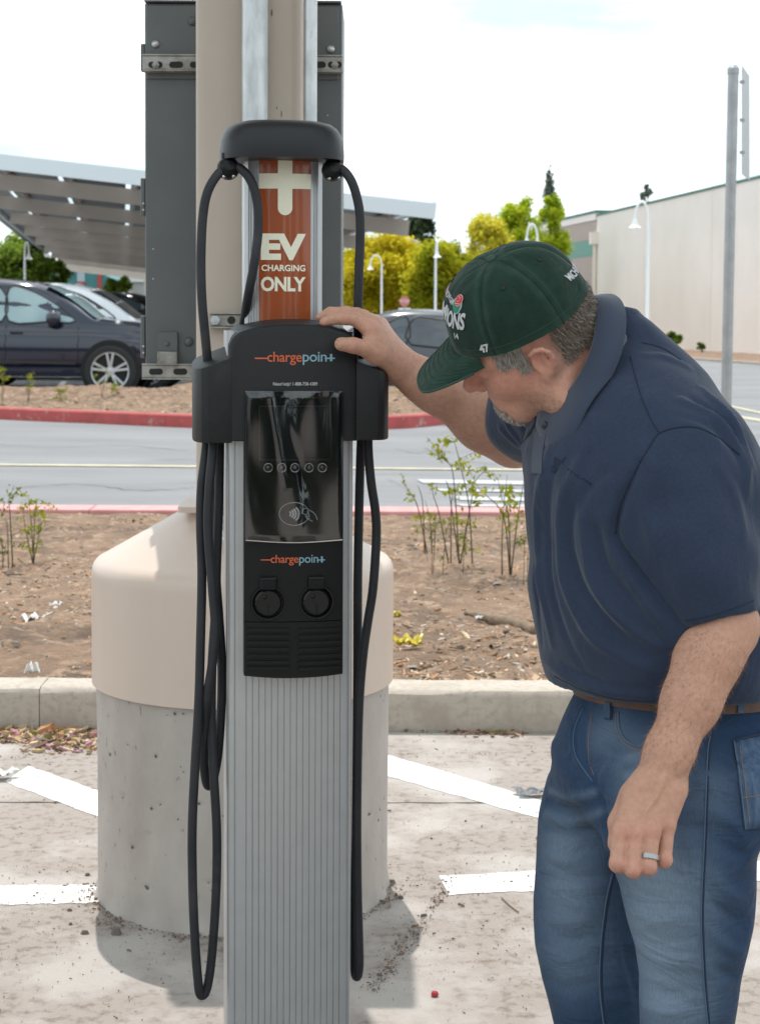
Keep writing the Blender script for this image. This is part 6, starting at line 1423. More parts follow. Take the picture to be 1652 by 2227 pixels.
Cb = tint(Cb, .45 * hd_ * np.clip((-.03 - Q[:, 0]) / .05, 0, 1), (.50, .22, .155))                                   # sunburnt neck
beard = hd_ * np.clip(1.3 - np.abs((Q[:, 2] + .080) / .022), 0, 1) * np.clip((Q[:, 0] + .006) / .015, 0, 1) * np.clip((.062 - Q[:, 0]) / .02, 0, 1)
Cb = tint(Cb, .4 * np.clip(beard, 0, 1), (.32, .18, .115))
scalp = hd_ * np.clip((Q[:, 2] + .038 + .35 * np.clip(Q[:, 0] + .05, 0, .1)) / .012, 0, 1) * np.clip((.004 - Q[:, 0]) / .02 + (Q[:, 2] > .03) * 2, 0, 1) * (1 - np.exp(-((np.abs(Q) - np.array((.008, .09, .012))) ** 2).sum(1) / .026 ** 2))
Cb = tint(Cb, .8 * np.clip(scalp, 0, 1), (.11, .085, .065))
for c, r_ in ((W(805, 712, 2.89), .014), (W(753, 690, 2.88), .010), (W(769, 751, 2.86), .012)): Cb = tint(Cb, .35 * blob(Vb, c, r_), (.57, .25, .185))
for c in ((1349, 1812, 2.25), (1383, 1816, 2.245), (1417, 1810, 2.25), (1450, 1796, 2.262), (1342, 1885, 2.235), (1375, 1896, 2.228), (1409, 1890, 2.232), (1444, 1876, 2.25)): Cb = tint(Cb, .4 * blob(Vb, W(*c), .015), (.58, .26, .20))
body = man_mesh('body', Vb, Fb, M_skin); set_tone(body, Cb)
bvh_b = bvh_of(Vb, Fb)
# nails and ring
M_nail = mat('nail', (.52, .28, .23), .3)
tn = W(733, 747.5, 2.85); nm = MB(); nl = [hit(bvh_b, 735 + 8.5 * math.cos(a), 748 + 7.5 * math.sin(a)) for a in [2 * math.pi * k / 14 for k in range(14)]]
nl = [p + n * .0006 for p, n in nl if p is not None]
if len(nl) > 5: nm.add([p - Vector(MO) for p in nl], [tuple(range(len(nl)))]); nm.build('thumb_nail', M_nail, body)
rp0 = W(1417, 1806, 2.266); rp1 = W(1409, 1886, 2.244); rc = rp0 + (rp1 - rp0) * .74; ra = (rp1 - rp0) / np.linalg.norm(rp1 - rp0); e1 = np.cross(ra, (0, 1, 0)); e1 /= np.linalg.norm(e1); e2 = np.cross(ra, e1)
rb_ = MB(); v = []
for dz in (-.0032, .0032):
    for rr_ in (.0118, .0138):
        for k in range(28): a = 2 * math.pi * k / 28; v.append(rc + ra * dz + (e1 * math.cos(a) + e2 * math.sin(a)) * rr_ - MO)
f = []
for k in range(28):
    l = (k + 1) % 28; f += [(k, l, 28 + l, 28 + k), (56 + k, 84 + k, 84 + l, 56 + l), (28 + k, 28 + l, 84 + l, 84 + k), (k, 56 + k, 56 + l, l)]
rb_.add(v, f).build('ring', mat('silver_ring', (.36, .36, .35), .35, metal=1.0), man, smooth=0.6)

# ------------------------------------------------------------------ hair: short strands grown from the skin
def strands(name, sel, n, length, width, col_m, seed, dirf, parent=body, wts=None):
    rg = np.random.default_rng(seed); idx = rg.choice(np.where(sel > .3)[0], n); Nn = vnormals(Vh, Fh); p = Vh[idx] + rg.normal(0, .0012, (n, 3)); nn = Nn[idx]
    d = dirf(nn, p, rg); d /= np.linalg.norm(d, axis=1, keepdims=True); L_ = length * rg.uniform(.6, 1.25, (n, 1)); sd = np.cross(d, rg.normal(size=(n, 3))); sd /= np.linalg.norm(sd, axis=1, keepdims=True)
    mid = p + d * L_ * .55; tip = p + (d * .9 - nn * .25) * L_
    V = np.stack([p - sd * width / 2, p + sd * width / 2, mid + sd * width / 2.6, mid - sd * width / 2.6, tip], 1).reshape(-1, 3); F = []
    b = np.arange(n) * 5; Fq = np.stack([b, b + 1, b + 2, b + 3], 1).tolist(); Ft_ = np.stack([b + 3, b + 2, b + 4], 1).tolist()
    o = npmesh(name, V - MO, Fq + Ft_, col_m, parent, smooth=False); mi = rg.integers(0, len(col_m), n).astype(np.int32); o.data.polygons.foreach_set('material_index', np.concatenate([mi, mi])); return tag(o, kind='stuff')
Qh = Q[:nh]; ear_free = ~((np.abs(Qh[:, 1]) > .070) & (Qh[:, 0] > -.034) & (Qh[:, 0] < .014) & (Qh[:, 2] < .030)); H_d = mat('hair_brown', (.13, .092, .068), .5); H_m = mat('hair_mid', (.22, .175, .14), .5); H_g = mat('hair_grey', (.42, .39, .35), .5); H_w = mat('hair_white', (.62, .60, .56), .5); H_r = mat('hair_sandy', (.28, .15, .075), .5)
back = np.clip(scalp[:nh], 0, 1) * (Qh[:, 2] < .026) * ear_free
strands('back_hair', back, 12000, .011, .0006, [H_d, H_d, H_m, H_m, H_m, H_g], 1, lambda nn, p, rg: nn * .55 - HU_ * .75 - HF_ * .25 + rg.normal(0, .18, nn.shape))
side = (ear_free & (Qh[:, 0] > .004) & (Qh[:, 0] < .056) & (Qh[:, 2] > -.020 + .018 * (Qh[:, 0] > .03)) & (Qh[:, 2] < .05) & (np.abs(Qh[:, 1]) > .045)).astype(float)
strands('temple_hair', side, 6500, .013, .0006, [H_g, H_w, H_g, H_m], 2, lambda nn, p, rg: nn * .4 - HU_ * .8 + HF_ * .05 + rg.normal(0, .2, nn.shape))
goat = (((Qh[:, 0] > .050) & (Qh[:, 2] < -.088) & (Qh[:, 2] > -.122) & (np.abs(Qh[:, 1]) < .036))).astype(float)
strands('goatee', goat, 4200, .008, .0006, [H_w, H_g, H_w, H_g, H_r], 3, lambda nn, p, rg: nn * .7 - HU_ * .6 + rg.normal(0, .25, nn.shape))
stub = np.clip(beard[:nh] * 1.1, 0, 1)
strands('jaw_stubble', stub, 1500, .0032, .0005, [H_r, H_m, H_g, H_r], 4, lambda nn, p, rg: nn * .6 - HU_ * .7 + rg.normal(0, .25, nn.shape))
# fine hair on the forearms
def arm_hair(name, V, F, a, b, n, seed):
    rg = np.random.default_rng(seed); Nn = vnormals(V, F); t = ((V - a) @ (b - a)) / ((b - a) @ (b - a)); idx = rg.choice(np.where((t > .12) & (t < .97))[0], n); p = V[idx]; ax = (b - a) / np.linalg.norm(b - a)
    d = Nn[idx] * .45 + ax * .8 + rg.normal(0, .3, (n, 3)); d /= np.linalg.norm(d, axis=1, keepdims=True); sd = np.cross(d, rg.normal(size=(n, 3))); sd /= np.linalg.norm(sd, axis=1, keepdims=True); L_ = .010 * rg.uniform(.5, 1.2, (n, 1))
    Vv = np.stack([p - sd * .00017, p + sd * .00017, p + d * L_], 1).reshape(-1, 3); o = npmesh(name, Vv - MO, np.arange(3 * n).reshape(-1, 3), [mat('hair_arm', (.26, .145, .08), .5)], body, smooth=False); tag(o, kind='stuff')
arm_hair('forearm_hair', Vl, Fl, LE, LW, 3800, 5); arm_hair('forearm_hair', Vr, Fr, RE, RW, 2000, 6)

# ------------------------------------------------------------------ shirt with folds
bvh0 = bvh_of(Vs, Fs); Ns = vnormals(Vs, Fs); disp = np.zeros(len(Vs))
def fold(pts, amp, wid, bvh, V, taper=True):
    L_ = on_surface(bvh, pts, 5)
    if len(L_) < 2: return 0
    A = np.array([tuple(p) for p in L_]); d = polyline_dist(V, L_); w = np.exp(-(d / wid) ** 2)
    if taper:
        c = A[len(A) // 2]; span = max(np.linalg.norm(A[0] - c), np.linalg.norm(A[-1] - c)) + 1e-6; w = w * np.clip(1.15 - np.linalg.norm(V - c, axis=1) / span * .8, 0, 1)
    return amp * w
folds = [([(1190, 985), (1172, 1080), (1170, 1180), (1178, 1290), (1200, 1400)], .006, .012), ([(1205, 1020), (1190, 1120), (1192, 1230), (1212, 1340), (1260, 1440)], -.005, .010),
         ([(1222, 1060), (1215, 1160), (1236, 1290), (1300, 1396), (1410, 1455)], .007, .013), ([(1245, 1100), (1240, 1190), (1275, 1290), (1350, 1372)], -.006, .011),
         ([(1265, 1130), (1285, 1250), (1345, 1345), (1430, 1405)], .007, .013), ([(1300, 1150), (1320, 1240), (1385, 1320)], -.005, .011), ([(1320, 1120), (1350, 1220), (1420, 1330), (1470, 1400)], .006, .013),
         ([(1175, 1180), (1166, 1290), (1178, 1400)], -.004, .009), ([(1180, 1430), (1260, 1488), (1400, 1510)], .005, .014), ([(1230, 1450), (1330, 1492), (1450, 1500)], -.004, .010),
         ([(1482, 869), (1543, 901), (1590, 943), (1617, 999), (1628, 1080)], .007, .010), ([(1530, 847), (1571, 891), (1608, 943), (1632, 1017)], .007, .010), ([(1505, 865), (1560, 900), (1600, 948), (1622, 1010)], -.006, .008), ([(1470, 905), (1540, 925), (1590, 970), (1612, 1020)], -.004, .009),
         ([(1400, 770), (1450, 775), (1500, 800)], .003, .010), ([(1405, 1010), (1400, 1100), (1425, 1200)], .004, .014), ([(1440, 1000), (1435, 1110), (1470, 1230)], -.003, .013), ([(1550, 1000), (1600, 1080), (1620, 1180)], .004, .013), ([(1280, 960), (1240, 1040), (1225, 1090)], .004, .012), ([(1345, 1000), (1280, 1060), (1250, 1120)], -.003, .012),
         ([(1390, 1006), (1352, 1090), (1338, 1165), (1372, 1225), (1430, 1300), (1482, 1362)], -.009, .0085), ([(1100, 885), (1110, 930), (1140, 970)], .004, .009), ([(1120, 880), (1135, 920), (1160, 950)], -.004, .008), ([(1090, 930), (1115, 960), (1145, 978)], .003, .008)]
for p, a, w in folds: disp += fold(p, a * 1.25, w * .78, bvh0, Vs)
disp += .0018 * np.sin(Vs[:, 0] * 41 + 2.5 * np.sin(Vs[:, 2] * 17)) * np.sin(Vs[:, 2] * 29 + Vs[:, 1] * 23) + .0012 * np.sin(Vs[:, 2] * 63 + Vs[:, 0] * 47 + Vs[:, 1] * 31)
Vs = Vs + Ns * disp[:, None]
Cs = np.tile(np.array((.030, .043, .076)), (len(Vs), 1)); shirt = man_mesh('shirt', Vs, Fs, M_shirt); set_tone(shirt, Cs)
bvh_s = bvh_of(Vs, Fs)
def ribbon(name, pts, w, lift, m, parent, bvh, n=6, seg=1):
    """a flat strip of cloth sewn on the surface under photo points"""
    P_ = catmull([(p[0], p[1], 0) for p in pts], n); a, b = [], []
    for i, q in enumerate(P_):
        t = P_[min(i + 1, len(P_) - 1)] - P_[max(i - 1, 0)]; t.normalize(); nn_ = Vector((-t.y, t.x, 0)) * w / 2
        h1, n1 = hit(bvh, q.x + nn_.x, q.y + nn_.y); h2, n2 = hit(bvh, q.x - nn_.x, q.y - nn_.y)
        if h1 is None or h2 is None: continue
        a.append((h1 + n1 * lift, h2 + n2 * lift, h1 - n1 * .003, h2 - n2 * .003))
    if len(a) < 2: return None
    mb = MB()
    for r_ in a: mb.v += [tuple(Vector(x) - Vector(MO)) for x in r_]
    for i in range(len(a) - 1):
        o = 4 * i; mb.f += [(o, o + 4, o + 5, o + 1), (o, o + 2, o + 6, o + 4), (o + 1, o + 5, o + 7, o + 3)]
    return mb.build(name, m, parent, smooth=0.8)
def seam(name, pts, r_, lift, m, parent, bvh, n=6):
    L_ = on_surface(bvh, pts, n, lift)
    return man_curve(name, L_, r_, m, parent, 5) if len(L_) > 2 else None
M_nvy = mat('navy_cotton_trim', (.030, .043, .076), .85, bump=.4, bscale=1100, bdist=.001, sheen=.25); M_nvd = mat('navy_dark_seam', (.013, .019, .038), .9)
seam('sleeve_seam', [(1390, 1006), (1412, 971), (1432, 943), (1469, 930), (1516, 930), (1562, 952), (1608, 989)], .0014, .0002, M_nvd, shirt, bvh_s)
seam('sleeve_seam', [(1390, 1006), (1366, 1055), (1345, 1110), (1337, 1160)], .0013, .0002, M_nvd, shirt, bvh_s)
seam('shoulder_seam', [(1370, 775), (1390, 850), (1412, 905), (1432, 940)], .0010, .0003, M_nvd, shirt, bvh_s)
seam('hem_stitch', [(1490, 1350), (1540, 1340), (1590, 1325), (1640, 1305)], .0008, .0003, M_nvd, shirt, bvh_s)
seam('hem_stitch', [(1205, 1470), (1270, 1502), (1350, 1522), (1430, 1526)], .0008, .0003, M_nvd, shirt, bvh_s)
seam('yoke_seam', [(1395, 745), (1440, 757), (1480, 783)], .0010, .0003, M_nvd, shirt, bvh_s)
ribbon('placket', [(1184, 915), (1176, 950), (1170, 990), (1168, 1030)], 22, .0022, M_nvy, shirt, bvh_s)
h0, n0 = hit(bvh_s, 1189, 926)
if h0 is not None:
    o = MB().lathe([(.0001, .0022), (.0040, .0022), (.0052, .003), (.0058, .0018), (.0058, 0)], 16).build('button', mat('dark_button', (.03, .03, .035), .25), shirt, smooth=0.6, loc=h0 + n0 * .003 - Vector(MO)); o.rotation_euler = n0.to_track_quat('Z', 'Y').to_euler()
for poly in ([(1206, 993), (1222, 1002), (1214, 1014), (1204, 1010)], [(1201, 1012), (1214, 1018), (1206, 1030), (1198, 1026)], [(1225, 996), (1232, 992), (1222, 1010)]):
    pts = [hit(bvh_s, x, y) for x, y in poly]; pts = [p + n * .0010 - Vector(MO) for p, n in pts if p is not None]
    if len(pts) > 2: MB().add(pts, [tuple(range(len(pts)))]).build('chest_emblem', M_nvd, shirt, fix=False)
em = MB(); rr = random.Random(4)
for k in range(26):
    x = 1236 + 52 * k / 25; y = 1020 + 34 * k / 25; p, n = hit(bvh_s, x, y + rr.uniform(-3, 3)); q, n2_ = hit(bvh_s, x + rr.uniform(-1.5, 1.5), y + rr.uniform(2, 5))
    if p is not None and q is not None: em.tube([p + n * .0006 - Vector(MO), q + n2_ * .0006 - Vector(MO)], .0004, 4)
tag(em.build('chest_lettering', M_nvd, shirt), kind='stuff')
# collar: stand round the neck, flap folded over it
ca = np.array((-.80, -.30, .46)); ca /= np.linalg.norm(ca); ccn = W(1246, 785, 2.585); cf = -np.array((0., 0, 1.)) - ca * (-ca[2]); cf /= np.linalg.norm(cf); cl_ = np.cross(ca, cf)
if cl_[1] > 0: cl_ = -cl_
def shirt_d(p): return float(shirt_sdf(np.array(p)[None])[0])
NC = 72; rings = [[], [], [], [], []]
for k in range(NC):
    ph = 2 * math.pi * (k + .5) / NC; fr_ = math.cos(ph); gap = max(0, (math.cos(ph) - .965) / .035)
    r_in = .083 + .006 * abs(math.sin(ph)); dirv = cf * math.cos(ph) + cl_ * math.sin(ph)
    back_ = (1 - fr_) / 2
    top = ccn + dirv * r_in + ca * (.012 + .018 * back_) + (np.array((.0, 0, .0)))
    base = ccn + dirv * (r_in + .002) - ca * .03
    rings[0].append(base); rings[1].append(top); rings[2].append(top + dirv * .006 + ca * .002)
    ext = .040 + .030 * math.exp(-((ph - .62) / .30) ** 2) + .030 * math.exp(-((2 * math.pi - ph - .62) / .30) ** 2) - .02 * math.exp(-((min(ph, 2 * math.pi - ph)) / .25) ** 2)
    # slide down over the shirt until it just rests on it
    p1 = top + dirv * .006; best = None
    for st in range(1, 24):
        q = p1 + (dirv * .62 - ca * .78) * ext * st / 23; d_ = shirt_d(q)
        if d_ < .006: q = q + (dirv * .5 + ca * .5) * (.006 - d_) * 1.3
        best = q
        if st == 12: rings[3].append(q)
    rings[4].append(best)
mb = MB(); v = [p - MO for r_ in rings for p in r_]; f = []
for j in range(4):
    for k in range(NC - 1): f.append((j * NC + k, j * NC + k + 1, (j + 1) * NC + k + 1, (j + 1) * NC + k))
me_c = mb.add(v, f).build('collar', M_nvy, shirt, smooth='all')
sm = me_c.modifiers.new('thick', 'SOLIDIFY'); sm.thickness = .0028; sm.offset = 1

# ------------------------------------------------------------------ jeans
bvh1 = bvh_of(Vj, Fj); Nj = vnormals(Vj, Fj); dj = np.zeros(len(Vj))
jf = [([(1262, 1545), (1246, 1590), (1252, 1645), (1288, 1700)], .005, .007), ([(1278, 1560), (1268, 1610), (1276, 1660), (1292, 1690)], -.004, .006), ([(1370, 1645), (1420, 1640), (1470, 1650)], .004, .008), ([(1360, 1668), (1420, 1665), (1480, 1680)], -.004, .007), ([(1365, 1690), (1420, 1690), (1490, 1708)], .004, .008), ([(1360, 1715), (1400, 1722), (1440, 1740)], -.003, .007),
      ([(1195, 1720), (1240, 1735), (1290, 1725)], .004, .008), ([(1190, 1745), (1240, 1760), (1300, 1745)], -.004, .007), ([(1190, 1772), (1250, 1785), (1310, 1765)], .004, .008), ([(1186, 1800), (1250, 1812), (1310, 1800)], -.003, .008), ([(1290, 1700), (1310, 1760), (1322, 1850), (1330, 1900)], -.007, .009),
      ([(1340, 1640), (1310, 1690), (1300, 1730)], .004, .008), ([(1420, 1740), (1480, 1760), (1530, 1755)], .0035, .008), ([(1430, 1775), (1490, 1800), (1530, 1795)], -.0035, .008), ([(1555, 1640), (1590, 1660), (1600, 1690)], .003, .008), ([(1180, 1860), (1230, 1875), (1290, 1860)], .0035, .010), ([(1178, 1900), (1240, 1915), (1300, 1905)], -.003, .010), ([(1180, 1990), (1230, 2010), (1280, 2000)], .004, .010), ([(1200, 2030), (1250, 2048), (1300, 2040)], -.004, .010),
      ([(1385, 1985), (1430, 2005), (1500, 1995)], .0035, .010), ([(1395, 2030), (1450, 2050), (1520, 2040)], -.0035, .010), ([(1540, 1900), (1580, 1940), (1620, 1960)], .005, .011), ([(1545, 1960), (1580, 1990), (1622, 2010)], -.004, .010), ([(1545, 2030), (1580, 2060), (1615, 2075)], .005, .011), ([(1550, 2100), (1580, 2120), (1600, 2130)], -.004, .010), ([(1400, 2185), (1440, 2200), (1500, 2195)], .004, .010),
      ([(1175, 2060), (1230, 2085), (1290, 2075)], .003, .012), ([(1190, 2130), (1240, 2150), (1300, 2130)], -.003, .012), ([(1395, 2080), (1450, 2100), (1520, 2085)], .003, .012), ([(1400, 2150), (1470, 2165), (1560, 2140)], -.003, .013), ([(1540, 1760), (1590, 1790), (1625, 1830)], .005, .012), ([(1550, 1830), (1590, 1850), (1625, 1860)], -.004, .011), ([(1460, 1760), (1500, 1850), (1510, 1960)], .003, .016), ([(1330, 2000), (1340, 2080), (1370, 2160)], .004, .012), ([(1350, 2030), (1365, 2100), (1385, 2180)], -.003, .010)]
for p, a, w in jf: dj += fold(p, a * 1.25, w * .8, bvh1, Vj)
dj += .0016 * np.sin(Vj[:, 2] * 33 + 3 * np.sin(Vj[:, 0] * 21)) * np.sin(Vj[:, 0] * 27 + Vj[:, 1] * 19)
Vj = Vj + Nj * dj[:, None]
Cj = np.tile(np.array((.025, .051, .102)), (len(Vj), 1))
def wear(px, py, r_, w, col=(.22, .285, .36)):
    global Cj
    h_, _ = hit(bvh1, px, py)
    if h_ is not None: Cj = tint(Cj, np.clip(w * blob(Vj, h_, r_), 0, 1), col)
for px, py, r_, w in ((1430, 1930, .07, .85), (1420, 2050, .07, .75), (1440, 2170, .07, .7), (1225, 1840, .06, .55), (1230, 1950, .06, .55), (1240, 2080, .07, .4), (1400, 1660, .05, .5), (1320, 1590, .04, .35), (1400, 1780, .05, .4), (1560, 1720, .05, .25)): wear(px, py, r_, w)
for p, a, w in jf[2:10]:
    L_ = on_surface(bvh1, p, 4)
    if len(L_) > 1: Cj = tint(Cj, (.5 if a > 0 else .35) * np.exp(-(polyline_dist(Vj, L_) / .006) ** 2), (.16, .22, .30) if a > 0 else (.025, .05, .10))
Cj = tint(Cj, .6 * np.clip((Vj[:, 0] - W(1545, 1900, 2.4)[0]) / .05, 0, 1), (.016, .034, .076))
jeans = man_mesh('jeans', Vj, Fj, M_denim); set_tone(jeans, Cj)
bvh_j = bvh_of(Vj, Fj)
M_seam = mat('denim_seam', (.085, .13, .19), .85); M_seamd = mat('denim_seam_dark', (.016, .03, .07), .85); M_patch = mat('denim_patch', (.034, .07, .14), .85, col2=(.09, .14, .21), nscale=60, contrast=(.4, .7), bump=.4, bscale=500, bdist=.001, stretch=(2, 2, .4))
def dseam(pts, name='side_seam'):
    seam(name, pts, .0014, .0002, M_seam, jeans, bvh_j); seam(name, [(x + 4, y) for x, y in pts], .0016, .0001, M_seamd, jeans, bvh_j)
dseam([(1545, 1600), (1538, 1642), (1531, 1822), (1524, 1983), (1529, 2122), (1538, 2227), (1545, 2300)])
dseam([(1332, 1900), (1318, 1960), (1306, 2060), (1304, 2150), (1312, 2227), (1320, 2300)], 'inseam')
seam('fly_seam', [(1268, 1540), (1248, 1590), (1252, 1645), (1290, 1702)], .0011, .0002, M_seam, jeans, bvh_j); seam('fly_stitch', [(1287, 1550), (1280, 1600), (1280, 1650), (1292, 1690)], .0005, .0003, M_thread, jeans, bvh_j)
seam('pocket_edge', [(1344, 1548), (1346, 1580), (1358, 1608), (1380, 1622), (1412, 1628)], .0016, .0004, M_seam, jeans, bvh_j); seam('pocket_stitch', [(1338, 1550), (1340, 1584), (1354, 1614), (1378, 1630), (1412, 1636)], .0005, .0003, M_thread, jeans, bvh_j)
# back pocket, a sewn patch
pk = [(1594, 1610), (1720, 1585), (1720, 1790), (1617, 1805)]; mb = MB(); n_ = 10; vv = []; ok = True
for j in range(n_ + 1):
    for i in range(n_ + 1):
        u, w = i / n_, j / n_; x = (pk[0][0] * (1 - u) + pk[1][0] * u) * (1 - w) + (pk[3][0] * (1 - u) + pk[2][0] * u) * w; y = (pk[0][1] * (1 - u) + pk[1][1] * u) * (1 - w) + (pk[3][1] * (1 - u) + pk[2][1] * u) * w
        while True:
            h_, nn = hit(bvh_j, x, y)
            if h_ is not None or x < 1600: break
            x -= 4
        vv.append(h_ + nn * .0028 - Vector(MO) if h_ is not None else Vector(vv[-1]))
mb.add(vv, [(j * (n_ + 1) + i, j * (n_ + 1) + i + 1, (j + 1) * (n_ + 1) + i + 1, (j + 1) * (n_ + 1) + i) for j in range(n_) for i in range(n_)]); bp_ = mb.build('back_pocket', M_patch, jeans, smooth='all'); sd_m = bp_.modifiers.new('thick', 'SOLIDIFY'); sd_m.thickness = .003
seam('pocket_edge', [(1594, 1610), (1606, 1690), (1614, 1760), (1618, 1805)], .0014, .002, M_seam, jeans, bvh_j); seam('pocket_edge', [(1596, 1612), (1625, 1604), (1656, 1598)], .0022, .003, M_seamd, jeans, bvh_j); seam('pocket_stitch', [(1606, 1625), (1616, 1700), (1626, 1795)], .0005, .0034, M_thread, jeans, bvh_j); seam('pocket_stitch', [(1612, 1735), (1640, 1731), (1656, 1728)], .0005, .0034, M_thread, jeans, bvh_j)
# belt through loops
bc_ = np.array([(W(1262, 1530, 2.6)[0] + W(1680, 1530, 2.6)[0]) / 2, 2.60, 0]); pl0 = W(1252, 1500, 2.60); pl1 = W(1335, 1540, 2.42); pl2 = W(1652, 1506, 2.60); bn_ = np.cross(pl2 - pl0, pl1 - pl0); bn_ /= np.linalg.norm(bn_); bn_ = bn_ if bn_[2] > 0 else -bn_
mb = MB(); vv = []; NB = 90
for k in range(NB):
    a = 2 * math.pi * k / NB; d = Vector((math.cos(a), math.sin(a), 0)); x0_ = bc_[:2]
    for off, lift in ((-.010, .0005), (-.010, .004), (.026, .004), (.026, .0005)):
        z = pl0[2] + off; o = Vector((x0_[0], x0_[1], z)) + d * .5
        for _ in range(3):
            h_, nn, _i, _d = bvh_j.ray_cast(o, -d)
            if h_ is None: break
            z = pl0[2] + off - (bn_[0] * (h_.x - pl0[0]) + bn_[1] * (h_.y - pl0[1])) / bn_[2]; o = Vector((x0_[0], x0_[1], z)) + d * .5
        vv.append((h_ if h_ is not None else Vector(vv[-4]) + Vector(MO)) + d * lift - Vector(MO))
mb.add(vv, [(4 * k + j, 4 * ((k + 1) % NB) + j, 4 * ((k + 1) % NB) + j + 1, 4 * k + j + 1) for k in range(NB) for j in range(3)]); mb.build('belt', M_belt, man, smooth=0.5)
for x, y0, y1 in ((1327, 1528, 1566), (1606, 1508, 1552)): ribbon('belt_loop', [(x, y0), (x - 1, (y0 + y1) / 2), (x - 2, y1)], 12, .007, M_patch, jeans, bvh_j)
# shoes, below the picture
for lx, ly in (((lleg[0][1]), (lleg[0][2])), ((rleg[0][1]), (rleg[0][2]))):
    mb = MB(); prof_ = [(-.11, .035), (-.09, .045), (0, .045), (.10, .05), (.16, .045), (.19, .025)]; vv = []
    for x, w in prof_:
        h_ = .10 if x < .02 else .10 - .05 * (x - .02) / .17
        for q in range(10): a = math.pi * q / 9; vv.append((lx - MO[0] - (x * .9 - 0) * .95, ly - MO[1] - x * .3 + w * math.cos(a), max(.003, h_ * math.sin(a))))
    mb.add(vv, [(i * 10 + j, i * 10 + j + 1, (i + 1) * 10 + j + 1, (i + 1) * 10 + j) for i in range(len(prof_) - 1) for j in range(9)] + [tuple(range(10)), tuple((len(prof_) - 1) * 10 + j for j in range(10))]); mb.build('shoe', mat('brown_shoe', (.06, .035, .02), .5), man, smooth=0.6)

# ------------------------------------------------------------------ cap
CA_, CB_, CU, CH_ = .109, .0915, .030, .104
def crown(th, t):                              # th: angle from the front towards his left; t: 0 at the rim, 1 at the top
    ph = t * math.pi / 2; rho = max(0, math.cos(ph)) ** .72; hgt = math.sin(ph) ** .95
    sm_ = min(abs(((th - s_ + math.pi) % (2 * math.pi)) - math.pi) for s_ in (0, math.pi / 3, 2 * math.pi / 3, math.pi, -math.pi / 3, -2 * math.pi / 3))
    dent = -.0024 * math.exp(-(sm_ * 9) ** 2) * math.sin(ph * 2 + .3) + .0012 * math.sin(3 * th + 4 * t + 1) * math.sin(ph * 2) + .0010 * math.sin(7 * th - 6 * t) * (1 - t) + .0018 * math.sin(5 * th + 9 * t) * t * (1 - t) * 2
    f_, l_ = CA_ * rho * math.cos(th), CB_ * rho * math.sin(th); q = 1 + dent / .09
    return hw_(-.004 + f_ * q - .004 * t, l_ * q, CU + .004 * math.cos(th) * (1 - t) + CH_ * hgt * (1 + dent / .1))
NT, NR = 180, 44; V = [crown(2 * math.pi * i / NT, j / NR) for j in range(NR) for i in range(NT)] + [crown(0, 1)]
F = [(j * NT + i, j * NT + (i + 1) % NT, (j + 1) * NT + (i + 1) % NT, (j + 1) * NT + i) for j in range(NR - 1) for i in range(NT)]; top = NR * NT
F = F + [((NR - 1) * NT + i, (NR - 1) * NT + (i + 1) % NT, top) for i in range(NT)]
capo = npmesh('cap', np.array(V) - MO, F, M_capf, man); Vc = np.array(V)
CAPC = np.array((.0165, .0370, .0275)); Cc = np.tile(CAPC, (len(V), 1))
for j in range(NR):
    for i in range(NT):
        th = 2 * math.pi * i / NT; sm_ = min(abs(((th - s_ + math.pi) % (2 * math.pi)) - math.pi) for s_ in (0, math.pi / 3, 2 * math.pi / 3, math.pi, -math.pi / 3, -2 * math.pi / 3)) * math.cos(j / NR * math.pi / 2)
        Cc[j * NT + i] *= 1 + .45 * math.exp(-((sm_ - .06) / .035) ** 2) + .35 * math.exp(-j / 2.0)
set_tone(capo, Cc)
def crown_n(th, t):
    e = 1e-3; p = crown(th, t); a = crown(th + e, t) - p; b = crown(th, min(.999, t + e)) - p; n = np.cross(a, b); n /= np.linalg.norm(n) + 1e-12
    c = hw_(-.01, 0, .05); return n if n @ (p - c) > 0 else -n
def cap_line(name, pts, r_, m, lift=.0006, n=5):
    return man_curve(name, [crown(a, t) + crown_n(a, t) * lift for a, t in pts], r_, m, capo, n)
M_cst = mat('green_stitch', (.026, .062, .044), .85); M_csd = mat('green_seam_dark', (.007, .021, .014), .9)  # lighter thread for stitches, darker green for seams and eyelets
for s_ in (0, math.pi / 3, 2 * math.pi / 3, math.pi, -math.pi / 3, -2 * math.pi / 3):
    cap_line('panel_seam', [(s_, k / 30 * .97) for k in range(30)], .0007, M_csd, .0)
    for d in (-.0052, .0052): cap_line('panel_stitch', [(s_ + d / (.1 * max(.12, math.cos(k / 30 * math.pi / 2))), k / 30 * .95) for k in range(30)], .00055, M_cst, .0002)
cap_line('rim_stitch', [(2 * math.pi * k / 90, .07) for k in range(91)], .0005, M_cst, .0002)
tp = crown(0, 1); MB().lathe([(.0001, .0045), (.004, .004), (.0070, .0018), (.0075, 0)], 16).build('cap_button', mat('green_cap_button', (.03, .065, .045), .8), capo, smooth='all', loc=tp - MO).rotation_euler = Vector(HU_).to_track_quat('Z', 'Y').to_euler()
for a in (math.pi / 6, math.pi / 2, 5 * math.pi / 6, -math.pi / 6, -math.pi / 2):
    p = crown(a, .60); n = crown_n(a, .60); o = MB().tube([(.0038 * math.cos(q), .0038 * math.sin(q), .0004) for q in [2 * math.pi * k / 16 for k in range(16)]], .0011, 6, closed=True).build('eyelet', M_csd, capo, smooth='all', loc=p - MO); o.rotation_euler = Vector(n).to_track_quat('Z', 'Y').to_euler()
    MB().lathe([(.0001, .0006), (.003, .0006), (.003, 0)], 12).build('eyelet_hole', M_dark if 'M_dark' in globals() else M_csd, o)
